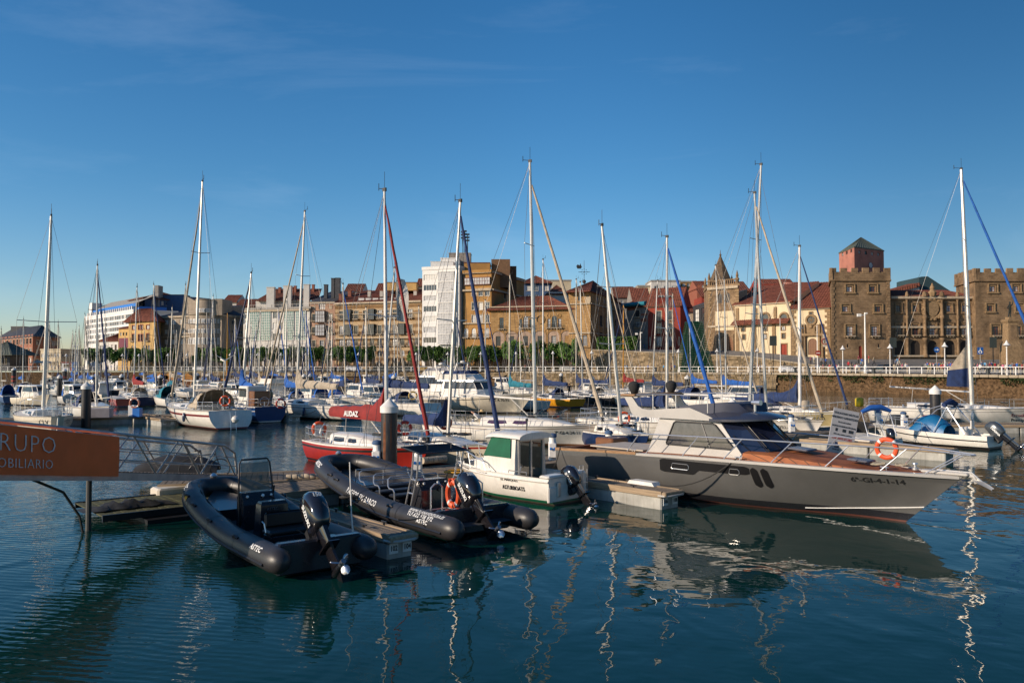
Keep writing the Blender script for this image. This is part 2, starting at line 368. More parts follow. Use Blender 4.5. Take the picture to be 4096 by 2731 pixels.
# sloping plaza and terrace behind the retaining wall
U = [(W(2369, 1400, 232), 9.6), (W(2950, 1400, 186), 8.2), (W(3330, 1400, 167), 6.1), (W(4400, 1400, 167), 6.0)]
Lw = [(W(2369, 1400, 207), 8.8), (W(2996, 1400, 178), 6.7), (W(3220, 1400, 160), 5.0), (W(3480, 1400, 141), QZ + .03), (W(4400, 1400, 108), QZ + .03)]
def interp(pts, t):
    n = len(pts) - 1; i = min(int(t * n), n - 1); f = t * n - i
    (a, za), (b, zb) = pts[i], pts[i + 1]; return (lerp(a.x, b.x, f), lerp(a.y, b.y, f), lerp(za, zb, f))
g = G(); up = [(U[0][0], U[0][1]), (U[1][0], U[1][1]), (U[2][0], U[2][1]), ((U[2][0] + U[3][0]) / 2, 6.05), (U[3][0], U[3][1])]
N = 16
for i in range(N):
    a, b_, c, d = interp(Lw, i / N), interp(Lw, (i + 1) / N), interp(up, (i + 1) / N), interp(up, i / N)
    g.add([a, b_, c, d], [(0, 1, 2, 3)]); g.add([d, c, (c[0], c[1] + 160, c[2]), (d[0], d[1] + 160, d[2])], [(0, 1, 2, 3)])
struct('plaza', g, PAVE)
def plaza_z(x, y):
    best = None
    for i in range(N * 2 + 1):
        a, c = interp(Lw, i / N / 2), interp(up, i / N / 2)
        f = (y - a[1]) / (c[1] - a[1]); px = lerp(a[0], c[0], f); dd = abs(px - x)
        if best is None or dd < best[0]: best = (dd, f, lerp(a[2], c[2], max(0, min(1, f))))
    return max(QZ, best[2]) if best[1] > 0 else QZ
rt = thing('retaining_wall', 'tan block retaining wall below the red house and the church', 'wall')
b = G(); b2 = G(); cp = G()
for i in range(3):
    (pa, za), (pb, zb) = Lw[i], Lw[i + 1]; L = (pb.xy - pa.xy).length; u = (pb.xy - pa.xy) / L; nn = Vector((u.y, -u.x))
    if nn.y > 0: nn = -nn
    z = QZ
    while z < max(za, zb):
        s = random.random() * .6
        while s < L:
            wd = random.uniform(.5, 1.1); zt = lerp(za, zb, s / L)
            if z + .2 < zt:
                p = random.uniform(.03, .12); gg = b if random.random() < .65 else b2; v = []
                for zz in (z + .02, min(z + .4, zt)):
                    for q, pp in ((s + .02, p), (min(s + wd, L) - .02, p), (min(s + wd, L) - .02, -.4), (s + .02, -.4)): v.append((pa.x + u.x * q + nn.x * pp, pa.y + u.y * q + nn.y * pp, zz))
                gg.add(v, [(0, 1, 5, 4), (1, 2, 6, 5), (4, 5, 6, 7), (3, 0, 4, 7)])
            s += wd
        z += .42
    a_, b_ = pa.xy + nn * .2, pb.xy + nn * .2; c_, d_ = pb.xy - nn * .3, pa.xy - nn * .3
    cp.add([(a_.x, a_.y, za - .1), (b_.x, b_.y, zb - .1), (c_.x, c_.y, zb - .1), (d_.x, d_.y, za - .1), (a_.x, a_.y, za + .15), (b_.x, b_.y, zb + .15), (c_.x, c_.y, zb + .15), (d_.x, d_.y, za + .15)],
           [(0, 1, 5, 4), (4, 5, 6, 7), (2, 3, 7, 6)])
    cp.add([(pa.x, pa.y, QZ - .1), (pb.x, pb.y, QZ - .1), (pb.x, pb.y, zb), (pa.x, pa.y, za)], [(0, 1, 2, 3)])
o = part('stone_blocks', b, BLK1, rt); o['kind'] = 'stuff'
o = part('stone_blocks', b2, BLK2, rt, label='darker blocks scattered through the wall'); o['kind'] = 'stuff'
part('coping', cp, COPE, rt)

# ================================================================ buildings
PANE = M('window_pane', (.045, .05, .055), .06, var=.5, scale=.7, spec=.9)
CURT = M('curtained_pane', (.42, .42, .42), .35, var=.35, scale=1.2)
BLIND = M('white_blind', (.62, .60, .55), .7, var=.08)
GREENG = M('greenish_glass', (.12, .22, .20), .06, var=.35, scale=.6, spec=1)
FW = M('white_frame', (.66, .64, .60), .5); FB = M('dark_frame', (.035, .03, .027), .6); FR = M('red_brown_frame', (.13, .03, .02), .6)
TRIM = M('pale_stone_trim', (.42, .34, .24), .85, var=.3, bump=.4); IRON = M('wrought_iron', (.02, .02, .02), .6)
TILE = M('red_roof_tile', (.175, .06, .038), .85, var=.55, scale=1.3, bump=.5, bscale=12, spec=.2)
TILEB = M('brown_roof_tile', (.15, .06, .04), .85, var=.5, scale=1.2, bump=.5, bscale=12, spec=.2)
SLATE = M('slate_roof', (.055, .055, .06), .6, var=.4, scale=1.2)
CONC = M('roof_concrete', (.30, .28, .25), .85, var=.3)
STUMP = M('chimney_plaster', (.5, .46, .40), .85, var=.2); BRK = M('chimney_brick', (.28, .09, .05), .85, var=.3)
WC = {}
def win_meshes(w, h, nc, nr, fm, pm, sill, trim):
    key = (round(w, 2), round(h, 2), nc, nr, fm.name, pm.name, sill, trim.name if trim else None)
    if key in WC: return WC[key]
    g = G(); t = min(.09, w * .09)
    g.box(0, w, .12, .2, 0, t); g.box(0, w, .12, .2, h - t, h); g.box(0, t, .12, .2, t, h - t); g.box(w - t, w, .12, .2, t, h - t)
    for i in range(1, nc): x = w * i / nc; g.box(x - t * .45, x + t * .45, .122, .198, t, h - t)
    for i in range(1, nr): z = h * i / nr; g.box(t, w - t, .124, .196, z - t * .4, z + t * .4)
    ms = [fm]
    if sill: g.box(-.1, w + .1, -.14, .12, -.12, -.001, 1)
    if trim:
        q = .22; g.box(-q, -.001, -.07, .05, -.1 if not sill else 0, h + q, 1); g.box(w + .001, w + q, -.07, .05, -.1 if not sill else 0, h + q, 1); g.box(0, w, -.07, .05, h + .001, h + q, 1)
    if sill or trim: ms.append(trim or TRIM)
    fme = g.mesh('window', ms); p = G(); p.add([(0, .17, 0), (w, .17, 0), (w, .17, h), (0, .17, h)], [(0, 1, 2, 3)])
    WC[key] = (fme, p.mesh('pane', pm)); return WC[key]
BC = {}
def balcony_mesh(w, d=.7, h=.95):
    key = (round(w, 1), d)
    if key in BC: return BC[key]
    g = G(); g.box(0, w, -d, 0, -.16, 0, 1)
    for i in range(3): x = w * (.15 + .35 * i); g.box(x - .07, x + .07, -d * .7, 0, -.42, -.16, 1)
    g.box(0, w, -d, -d + .05, h - .05, h); g.box(0, .05, -d + .05, 0, h - .05, h); g.box(w - .05, w, -d + .05, 0, h - .05, h)
    n = int(w / .16)
    for i in range(n + 1): x = w * i / n * .98; g.box(x, x + .03, -d + .01, -d + .04, 0, h - .05)
    BC[key] = g.mesh('balcony', [IRON, TRIM]); return BC[key]
def ribbed(g, a, b, c, d, rw=.5, h=.09, mi=0):
    a, b, c, d = map(Vector, (a, b, c, d)); L = (b - a).length; n = max(2, min(260, int(L / rw)))
    nn = (b - a).cross(d - a).normalized()
    if nn.z < 0: nn = -nn
    vs = []
    for i in range(2 * n + 1):
        t = i / (2 * n); o = nn * (h if i % 2 else 0); vs += [a.lerp(b, t) + o, d.lerp(c, t) + o]
    g.add(vs, [(2 * i, 2 * i + 2, 2 * i + 3, 2 * i + 1) for i in range(2 * n)], mi)
class Face:
    def __init__(s, A, B):
        s.A = Vector(A); s.B = Vector(B); s.W = (s.B - s.A).length; s.u = (s.B - s.A) / s.W; s.ang = atan2(s.u.y, s.u.x)
    def uz(s, x, y):                    # where the sight line of a photo pixel meets this wall
        a, b, c = ray(x, y); den = a * s.u.y - b * s.u.x
        k = (s.A.x * s.u.y - s.A.y * s.u.x) / den
        p = Vector((a * k, b * k)); return (p - s.A).dot(s.u), EYE + c * k
def wall_mesh(Wd, z0, z1, holes, arches):
    xs = sorted({0, Wd} | {round(v, 3) for h in holes for v in h[:2]}); zs = sorted({z0, z1} | {round(v, 3) for h in holes for v in h[2:4]})
    g = G(); vi = {}
    def V(x, z):
        if (x, z) not in vi: vi[(x, z)] = len(g.v); g.v.append((x, 0, z))
        return vi[(x, z)]
    for i in range(len(xs) - 1):
        for j in range(len(zs) - 1):
            cx, cz = (xs[i] + xs[i + 1]) / 2, (zs[j] + zs[j + 1]) / 2
            if any(h[0] < cx < h[1] and h[2] < cz < h[3] for h in holes): continue
            g.f.append((V(xs[i], zs[j]), V(xs[i + 1], zs[j]), V(xs[i + 1], zs[j + 1]), V(xs[i], zs[j + 1]))); g.m.append(0)
    D = .24
    for (a, b, c, d), ar in zip(holes, arches):
        g.add([(a, 0, c), (b, 0, c), (b, 0, d), (a, 0, d), (a, D, c), (b, D, c), (b, D, d), (a, D, d)], [(0, 1, 5, 4), (1, 2, 6, 5), (2, 3, 7, 6), (3, 0, 4, 7)])
        if ar:
            r = (b - a) / 2; n = 8; zc = d - r * ar; v = []
            for k in range(n + 1):
                t = pi - pi * k / n; v += [(a + r + r * cos(t), 0, zc + r * ar * sin(t)), (a + r + r * cos(t), 0, d), (a + r + r * cos(t), D, zc + r * ar * sin(t))]
            g.add(v, [(3 * k, 3 * k + 3, 3 * k + 4, 3 * k + 1) for k in range(n)] + [(3 * k + 2, 3 * k + 5, 3 * k + 3, 3 * k) for k in range(n)])
    return g
BLD = {}
def building(name, label, kk, front, z0, top, depth, wall, groups=(), roof=None, back=None, cornice=None, key=None, base=None, topz=None, cat=None):
    pts = []
    for (x, d) in front: px, _ = K(kk, x); pts.append(Vector((XD(px, d), d)))
    A = pts[0]; u = (pts[1] - pts[0]).normalized(); nb = Vector((-u.y, u.x))
    if len(pts) == 3: quad = [pts[0], pts[1], pts[2], pts[0] + pts[2] - pts[1]]; faces = [Face(pts[0], pts[1]), Face(pts[1], pts[2])]
    else:
        bk = nb * depth
        if back: px, _ = K(kk, back[0]); bk = Vector((XD(px, back[1]), back[1])) - A
        quad = [pts[0], pts[1], pts[1] + bk, pts[0] + bk]; faces = [Face(pts[0], pts[1])]
    f0 = faces[0]
    if topz is None: px, py = K(kk, top[0], top[1]); z1 = f0.uz(px, py)[1]
    else: z1 = topz
    root = thing(name, label, cat or 'building', (A.x, A.y, z0))
    BLD[key or name] = dict(root=root, faces=faces, z1=z1, quad=quad, z0=z0, kk=kk)
    for fi, fc in enumerate(faces):
        holes = []; arches = []; todo = []
        for gr in groups:
            if gr[0] != fi: continue
            _, cols, rows, wpx, st = gr[:5]; op = gr[5] if len(gr) > 5 else {}
            px, _ = K(kk, cols[0]); pl = K(kk, cols[0] - wpx / 2)[0]; pr = K(kk, cols[0] + wpx / 2)[0]
            ww = max(.35, round((fc.uz(pr, 1300)[0] - fc.uz(pl, 1300)[0]) / .05) * .05)
            zr = []
            for (ya, yb) in rows: zr.append((fc.uz(px, K(kk, 0, yb)[1])[1], fc.uz(px, K(kk, 0, ya)[1])[1]))
            for ci, cx in enumerate(cols):
                uu = fc.uz(K(kk, cx)[0], 1300)[0] - ww / 2
                for ri, (za, zb) in enumerate(zr):
                    hh = max(.4, round((zb - za) / .05) * .05)
                    if uu < .05 or uu + ww > fc.W - .05: continue
                    todo.append((uu, za, ww, hh, st, op, ri, ci))
                    if st not in ('bay', 'plate'): holes.append((round(uu, 3), round(uu + ww, 3), round(za, 3), round(za + hh, 3))); arches.append(op.get('arch', 0))
        g = wall_mesh(fc.W, z0, z1, holes, arches)
        off = Vector((fc.A.x - A.x, fc.A.y - A.y, -z0))
        wo = part('wall', g, wall, root, loc=off, rot=(0, 0, fc.ang))
        rnd = random.Random(len(name) * 7 + fi)
        for (uu, za, ww, hh, st, op, ri, ci) in todo:
            pos = (off.x + fc.u.x * uu, off.y + fc.u.y * uu, za - z0); rot = (0, 0, fc.ang)
            if st == 'bay':
                d = op.get('d', .8); nc, nr = op.get('n', (3, 3)); q = G(); q.box(-.05, ww + .05, -d - .05, -.01, -.15, 0); q.box(-.05, ww + .05, -d - .05, -.01, hh, hh + .15)
                for i in range(nc + 1): x = ww * i / nc; q.box(max(0, x - .05), min(ww, x + .05), -d, -d + .08, 0, hh)
                for i in range(1, nr): z = hh * i / nr; q.box(.05, ww - .05, -d + .002, -d + .078, z - .04, z + .04)
                for x in (0, ww - .08):
                    q.box(x, x + .08, -.12, -.02, 0, hh); 
                    for i in range(1, nr): z = hh * i / nr; q.box(x + .002, x + .078, -d + .08, -.12, z - .04, z + .04)
                bo = part('bay_window', q, op.get('f', FW), root, loc=pos, rot=rot)
                e = G(); e.box(.04, ww - .04, -d + .04, -.02, .01, hh - .01); part('pane', e, op.get('p', CURT), bo); continue
            if st == 'plate':
                q = G(); q.box(0, ww, -op.get('d', .06), -.002, 0, hh); part(op.get('name', 'panel'), q, op.get('m', TRIM), root, loc=pos, rot=rot); continue
            pm = op.get('p')
            if pm is None: q_ = rnd.random(); pm = PANE if q_ < .55 else (CURT if q_ < .85 else BLIND)
            if st == 'b': pm = BLIND
            nc, nr = op.get('n', (2, 1 if hh < 1.6 else 2))
            fme, pme = win_meshes(ww, hh, nc, nr, op.get('f', FW), pm, op.get('sill', 1), op.get('trim'))
            nm = 'door' if st == 'door' else 'window'
            wi = link(nm, fme, root, pos, rot); link('pane', pme, wi)
            if op.get('bal'):
                bw = ww + .5; bp = (pos[0] - fc.u.x * .25, pos[1] - fc.u.y * .25, pos[2] - .02)
                link('balcony', balcony_mesh(bw), root, bp, rot)
        if cornice:
            q = G()
            for (zz, hh, pr) in cornice:
                zz = z1 + zz if zz <= 0 else zz
                q.box(-.02, fc.W + .02, -pr, -.001, zz, zz + hh)
            part('cornice', q, base or TRIM, root, loc=off, rot=(0, 0, fc.ang))
    # closing walls
    q = G(); idx = range(len(faces), 4) if len(faces) == 2 else (1, 2, 3)
    for i in idx:
        a, b = quad[i] - A, quad[(i + 1) % 4] - A; q.add([(a.x, a.y, 0), (b.x, b.y, 0), (b.x, b.y, z1 - z0), (a.x, a.y, z1 - z0)], [(0, 1, 2, 3)])
    part('rear_wall', q, wall, root)
    # roof
    if roof:
        kind, hgt, mat, over = roof[:4]; r = G(); zc = z1 - z0; cen = sum(quad, Vector((0, 0))) / 4
        E = [p + (p - cen).normalized() * over * 1.41 - A for p in quad]
        a, b_, c, d = [Vector((e.x, e.y, zc + (.05 if kind != 'flat' else 0))) for e in E]
        if kind == 'flat':
            pr = G(); zz = zc
            r.add([Vector((p.x - A.x, p.y - A.y, zz - .3)) for p in quad], [(0, 1, 2, 3)])
            for i in range(4):
                p0, p1 = E[i], E[(i + 1) % 4]; i0 = p0 * .0 + (quad[i] + (cen - quad[i]).normalized() * .35 - A); i1 = quad[(i + 1) % 4] + (cen - quad[(i + 1) % 4]).normalized() * .35 - A
                r.add([(p0.x, p0.y, zz - .12), (p1.x, p1.y, zz - .12), (p1.x, p1.y, zz + hgt), (p0.x, p0.y, zz + hgt), (i1.x, i1.y, zz + hgt), (i0.x, i0.y, zz + hgt), (i1.x, i1.y, zz - .3), (i0.x, i0.y, zz - .3)],
                      [(0, 1, 2, 3), (3, 2, 4, 5), (5, 4, 6, 7)])
        else:
            m1, m2 = (a + d) / 2, (b_ + c) / 2; fl = (b_ - a).length; dl = (d - a).length
            if kind == 'hip':
                ins = min(.499, dl / 2 / fl) if fl >= dl else .499; r1 = m1.lerp(m2, ins); r2 = m2.lerp(m1, ins)
            elif kind == 'mono': r1, r2 = d.copy(), c.copy()
            else: r1, r2 = m1, m2
            r1 = r1 + Vector((0, 0, hgt)); r2 = r2 + Vector((0, 0, hgt)); rw = roof[4] if len(roof) > 4 else .55
            ribbed(r, a, b_, r2, r1, rw); 
            if kind != 'mono': ribbed(r, c, d, r1, r2, 2.5)
            if kind == 'hip': ribbed(r, b_, c, r2, r2, rw); ribbed(r, d, a, r1, r1, rw)
            else:
                gm = G()
                if kind == 'mono': gm.add([b_, c, r2, a, d, r1], [(0, 1, 2), (3, 5, 4), (1, 4, 5, 2)])
                else: gm.add([b_, c, r2, a, d, r1], [(0, 1, 2), (3, 5, 4)])
                part('gable', gm, wall, root)
            # eave soffit and gutter
            for i in range(4): p0, p1 = (a, b_, c, d)[i], (b_, c, d, a)[i]; r.add([p0 + Vector((0, 0, .06)), p1 + Vector((0, 0, .06)), p1 - Vector((0, 0, .16)), p0 - Vector((0, 0, .16))], [(0, 1, 2, 3)])
            r.add([a - Vector((0, 0, .16)), b_ - Vector((0, 0, .16)), c - Vector((0, 0, .16)), d - Vector((0, 0, .16))], [(0, 1, 2, 3)])
        BLD[key or name]['roof'] = part('roof', r, mat, root)
    return root
def addbox(key, name, kk, x0, x1, ytop, zbot, d, dep, mat, cap=None, n=None, label=None, parent=None):
    """a box standing on a building: photo columns x0..x1 at depth d, top at ytop"""
    B = BLD[key]; root = B['root']; a = W(*K(kk, x0, ytop), d); b = W(*K(kk, x1, ytop), d); g = G(); o = root.location
    if zbot > a.z - 1: zbot = a.z - 8
    g.box(a.x - o.x, b.x - o.x, d - o.y, d + dep - o.y, zbot - o.z, a.z - o.z)
    ms = [mat]
    if cap: g.box(a.x - o.x - .1, b.x - o.x + .1, d - .1 - o.y, d + dep + .1 - o.y, a.z - o.z, a.z - o.z + .18, 1); ms.append(cap)
    return part(name, g, ms, root, label=label)
# wall materials
BRICK = STONE('red_brick', (.36, .13, .075), (.28, .10, .06), (.25, .17, .12), .5, .16, .3, blotch=.3)
CREAMP = M('cream_render', (.50, .42, .29), .9, var=.2, scale=.4, dirt=.12); WHITEP = M('white_render', (.60, .57, .52), .85, var=.14, scale=.4, dirt=.1)
WHITEB = STONE('white_cladding', (.76, .74, .70), (.72, .70, .66), (.5, .49, .47), 1.1, .55, .15, blotch=.08)
YELLP = M('yellow_render', (.52, .33, .12), .9, var=.22, scale=.4, dirt=.15); PURP = M('plum_render', (.17, .05, .07), .9)
GREYS = STONE('grey_ashlar', (.33, .27, .21), (.29, .24, .185), (.2, .17, .13), 1.2, .6, .2, blotch=.25)
PINKP = M('pink_render', (.40, .24, .16), .9, var=.3, scale=.5, dirt=.25)
STRIPE = STONE('banded_stone', (.46, .33, .19), (.40, .28, .16), (.3, .22, .13), 1.0, .5, .3, blotch=.25, bands=(0, .95, (.52, .42, .32)))
OCHRE = M('ochre_render', (.36, .19, .055), .9, var=.25, scale=.4, dirt=.12); BROWNW = M('brown_party_wall', (.17, .095, .05), .95, var=.25)
SAND = STONE('golden_sandstone', (.42, .26, .11), (.33, .19, .075), (.2, .125, .06), 1.0, .45, .45, blotch=.35)
PINKS = STONE('pinkish_stone', (.42, .30, .22), (.36, .25, .18), (.25, .18, .13), .9, .5, .3)
BLUEP = M('blue_render', (.05, .10, .20), .85, var=.2); GREYP = M('grey_render', (.26, .23, .20), .9, var=.35, scale=.6, dirt=.3)
REDW = M('red_render', (.25, .035, .018), .85, var=.3, scale=.6, dirt=.12); CHURCHP = M('church_cream_plaster', (.62, .50, .32), .85, var=.12, scale=.5, dirt=.1)
CASTLE = STONE('castle_stone', (.275, .183, .104), (.215, .142, .08), (.15, .10, .058), .75, .38, .6, blotch=.65, msize=.012)
CASTLT = M('castle_trim', (.25, .165, .085), .9, var=.4, bump=.5); PINKT = M('pink_tower_render', (.42, .17, .12), .9, var=.35, scale=.35, dirt=.15)
DARKC = M('dark_cladding', (.04, .042, .045), .5, var=.3); BLUEF = M('bright_blue_panel', (.01, .16, .55), .5)
GREENR = M('green_copper_roof', (.10, .115, .085), .7, var=.3); SHOP = M('shop_glass', (.02, .02, .022), .1, var=.4)
def rng(a, b, s): return [a + s * i for i in range(int((b - a) / s + .5) + 1)]
GZ = 3.3
# ---- left
building('brick_hall', 'long red brick hall with dark slate hip roof at far left', 1, [(-40, 305), (255, 268), (466, 282)], GZ, (255, 872), 0, BRICK,
  [(0, rng(35, 240, 26), [(905, 945), (980, 1018), (1050, 1085)], 13, 'w', dict(f=FR, trim=TRIM, sill=1)), (0, rng(35, 240, 26), [(878, 893)], 9, 'w', dict(f=FR, sill=0)),
   (1, [300, 355, 420, 450], [(905, 940), (980, 1015)], 20, 'w', dict(f=FR, trim=TRIM)), (1, [300, 355, 420], [(1050, 1100)], 22, 'w', dict(trim=TRIM))],
  ('hip', 4.2, SLATE, .8, 1.2), key='brick')
addbox('brick', 'chimney', 1, 85, 190, 797, 24, 300, 6, SLATE, CONC)
building('quay_kiosk', 'dark pavilion with green hipped roof at the left edge of the quay', 1, [(-120, 236), (78, 236)], GZ, (0, 1018), 9, DARKC, [(0, [-60, 0, 45], [(1040, 1090)], 30, 'w', dict(f=FB))], ('hip', 4, GREENR, 2.4, .8))
building('low_harbour_office', 'low cream two storey flat roofed block beside the brick hall', 1, [(318, 262), (475, 258), (636, 272)], GZ, (318, 978), 0, CREAMP,
  [(0, rng(338, 460, 24), [(1008, 1036), (1068, 1100)], 19, 'w', {}), (1, rng(500, 615, 26), [(1008, 1036)], 18, 'w', {}), (1, [520, 560, 600], [(1075, 1105)], 26, 'w', {})], ('flat', .3, CREAMP, .15))
building('white_blue_apartments', 'white apartment block with bright blue top storey and ribbon windows', 1, [(660, 336), (1040, 292)], GZ, (660, 728), 16, WHITEB,
  [(0, rng(668, 1030, 14), [(748, 775), (789, 815), (829, 856), (870, 898), (912, 935)], 10.5, 'w', dict(sill=0, n=(1, 2)))], ('flat', .5, WHITEB, .2), key='wb')
B = BLD['wb']; f = B['faces'][0]; o = B['root'].location; g = G(); h = G(); r = G()
zt = f.uz(*K(1, 700, 690))[1] - GZ; zb = B['z1'] - GZ
g.box(4, f.W - .5, 2.2, 12, zb - .3, zt); r.add([(4, 1.2, zt + 1.2), (f.W, 1.2, zt + 1.2), (f.W, 9, zt + 5), (4, 9, zt + 5), (4, 1.2, zt), (f.W, 1.2, zt), (f.W, 12, zt), (4, 12, zt)], [(0, 1, 2, 3), (4, 5, 1, 0), (0, 3, 7, 4)])
for i in range(24): x = 2 + i * (f.W - 3) / 24; h.box(x, x + .7, .3, 2, zb, zt + .1)
part('top_storey', g, BLUEF, B['root'], rot=(0, 0, f.ang)); part('pier', h, WHITEB, B['root'], rot=(0, 0, f.ang)); part('roof', r, [CONC], B['root'], rot=(0, 0, f.ang))
q = G(); q.box(4, f.W, 1.1, 1.19, zt, zt + 1.2); part('fascia', q, BLUEF, B['root'], rot=(0, 0, f.ang))
q = G(); q.box(3.6, 7.6, .6, 4.6, zb - 1, zt + 4.2); part('stair_tower', q, WHITEB, B['root'], rot=(0, 0, f.ang))
building('white_low_house', 'low white house with red tiled roof and green awning', 1, [(768, 264), (925, 258)], GZ, (770, 912), 9, WHITEP, [(0, [882, 910], [(938, 985)], 16, 'w', dict(f=FR)), (0, [800, 840], [(945, 990)], 26, 'w', dict(f=FB))], ('hip', 2.6, TILE, .5))
building('yellow_plum_house', 'narrow yellow house with plum coloured band of windows', 1, [(928, 257), (1012, 254)], GZ, (930, 812), 9, YELLP, [(0, [948, 970, 992], [(842, 868), (908, 936), (962, 985)], 12, 'w', dict(f=FB, sill=0)), (0, [970], [(886, 962)], 72, 'plate', dict(m=PURP, d=.03))], ('mono', 2.2, TILE, .3))
building('yellow_villa', 'ochre yellow villa with red hipped roof and dormer', 1, [(1005, 250), (1215, 244), (1262, 252)], GZ, (1005, 760), 0, YELLP,
  [(0, [1048, 1160], [(788, 820)], 22, 'w', dict(f=FR, trim=BRK)), (0, [1093, 1113], [(785, 820), (858, 910)], 15, 'w', dict(f=FR, trim=BRK)), (0, [1048, 1160], [(855, 908)], 20, 'w', dict(f=FR, trim=BRK, bal=1)), (0, [1040, 1062, 1130, 1150, 1170], [(945, 985)], 15, 'w', dict(f=FB, arch=.8))], ('hip', 4.2, TILE, 1.2), key='yv')
addbox('yv', 'dormer', 1, 1130, 1162, 695, 22, 250, 4, YELLP, TILE)
building('blue_block', 'dark blue apartment block with brown roof on the hill behind', 1, [(1030, 312), (1130, 300), (1508, 318)], GZ, (1130, 575), 0, BLUEP,
  [(1, rng(1200, 1480, 36), [(592, 622), (645, 672)], 20, 'w', {}), (0, [1100], [(600, 640), (650, 690)], 36, 'w', {})], ('hip', 3.5, TILEB, 1.2), key='blue')
addbox('blue', 'lift_housing', 1, 1212, 1242, 472, 40, 304, 4, CONC); addbox('blue', 'attic', 1, 1275, 1440, 548, 40, 308, 6, BLUEP, TILEB)
# ---- grey corner building
building('grey_corner_building', 'grey stone building with rounded corner tower', 1, [(1258, 252), (1570, 244)], GZ, (1258, 718), 16, GREYS,
  [(0, [1305, 1363, 1423, 1485], [(745, 780), (820, 853), (898, 935)], 27, 'b', {}), (0, [1360, 1422, 1485], [(988, 1040)], 36, 'w', dict(arch=1, n=(3, 3))), (0, [1305], [(988, 1040)], 36, 'w', dict(arch=1, n=(3, 3))), (0, [1370, 1384, 1398, 1430, 1444, 1458, 1490, 1504], [(1078, 1098)], 9, 'w', dict(f=FB, sill=0)), (0, [1300, 1335], [(1070, 1105)], 20, 'w', dict(f=FB))],
  ('mono', 4, SLATE, .4), cornice=[(-.5, .5, .5), (GZ + 10.2, .35, .5)], key='gc')
building('grey_corner_building_wing', 'grey stone east wing right of the rounded corner tower', 1, [(1735, 244), (1905, 252)], GZ, (1735, 702), 14, GREYS,
  [(0, [1832, 1890], [(745, 780), (820, 852), (900, 935)], 27, 'w', {}), (0, [1780, 1832, 1885], [(985, 1035), (1062, 1105)], 30, 'w', dict(f=FB))], ('mono', 6, SLATE, .4), cornice=[(-.5, .5, .5)])
c0 = W(*K(1, 1650, 1100), 249); B = BLD['gc']; o = B['root'].location; z = lambda y: W(*K(1, 1650, y), 243).z - o.z
g = G(); cx, cy = c0.x - o.x, c0.y - o.y; R = 6.3
g.lathe([(R, 0), (R, z(705)), (R + .4, z(700)), (R + .4, z(692)), (R - .2, z(690))], 28, (cx, cy, 0)); cb = part('corner_tower', g, GREYS, B['root'], True)
g = G(); c1 = W(*K(1, 1620, 1100), 245); c1 = (c1.x - o.x, c1.y - o.y, 0); g.lathe([(3.3, z(692)), (3.3, z(590)), (3.5, z(588)), (3.5, z(583)), (.2, z(582))], 24, c1); part('turret', g, GREYS, B['root'], True)
addbox('gc', 'stair_block', 1, 1665, 1742, 578, 20, 243, 9, GREYS)
for (ya, yb) in ((735, 768), (812, 846), (882, 934)):
    g = G(); p = G(); n = 9
    for i in range(n):
        t0 = pi + .45 + (pi - .9) * (i + .12) / n; t1 = pi + .45 + (pi - .9) * (i + .88) / n
        for (gg, rr, e) in ((g, R + .08, 0), (p, R + .14, .18)):
            a, b_ = t0 + e / R, t1 - e / R
            gg.add([(cx + rr * cos(a), cy + rr * sin(a), z(yb) + e), (cx + rr * cos(b_), cy + rr * sin(b_), z(yb) + e), (cx + rr * cos(b_), cy + rr * sin(b_), z(ya) - e), (cx + rr * cos(a), cy + rr * sin(a), z(ya) - e)], [(0, 1, 2, 3)])
    wo = part('window', g, FW, B['root']); part('pane', p, CURT, wo)
g = G(); p = G()
for i in range(7):
    t0, t1 = pi + .2 + (pi - .4) * (i + .1) / 7, pi + .2 + (pi - .4) * (i + .9) / 7
    for (gg, rr, e) in ((g, 3.36, 0), (p, 3.42, .15)): gg.add([(c1[0] + rr * cos(a), c1[1] + rr * sin(a), zz) for a, zz in ((t0 + e / 3, z(686) + e), (t1 - e / 3, z(686) + e), (t1 - e / 3, z(655) - e), (t0 + e / 3, z(655) - e))], [(0, 1, 2, 3)])
wo = part('window', g, FW, B['root']); part('pane', p, CURT, wo)
# ---- white building with green glass
building('white_gallery_building', 'white building with four tall green glass galleries', 2, [(142, 246), (662, 239)], GZ, (142, 665), 17, WHITEP,
  [(0, [235, 322, 505, 597], [(682, 903)], 74, 'bay', dict(d=.25, n=(5, 11), p=GREENG)), (0, [390, 437], [(682, 733), (765, 818), (850, 905)], 30, 'w', dict(n=(2, 1), sill=0)), (0, [165], [(700, 735), (785, 820), (868, 905)], 18, 'w', dict(sill=0)),
   (0, rng(165, 640, 43), [(940, 975)], 20, 'w', dict(arch=1, sill=0, p=BLIND, f=WHITEP)), (0, rng(172, 640, 52), [(1050, 1112)], 34, 'w', dict(f=FB, sill=0, p=SHOP))], ('flat', .5, CONC, .5), cornice=[(-.7, .5, .6)], key='wg')
B = BLD['wg']; zt = B['z1']
for a, b_ in ((325, 385), (457, 518), (615, 660)): addbox('wg', 'chimney', 2, a, b_, 490 if a < 400 else (479 if a < 600 else 468), zt, 243, 1.6, WHITEP, WHITEP)
addbox('wg', 'penthouse', 2, 240, 650, 592, zt - .5, 245.5, 8, WHITEP)
a = W(*K(2, 225, 598), 244.5); b_ = W(*K(2, 730, 590), 243); c = W(*K(2, 760, 500), 251); d = W(*K(2, 400, 500), 252); o = B['root'].location; g = G(); ribbed(g, a - o, b_ - o, c - o, d - o, .6)
part('penthouse_roof', g, TILEB, B['root']); 
for x, y in ((427, 492), (525, 490), (548, 480), (690, 470)): addbox('wg', 'chimney', 2, x - 9, x + 9, y, zt + 4, 249, 1, BRK, BRK, label='small brick chimney on the brown roof')
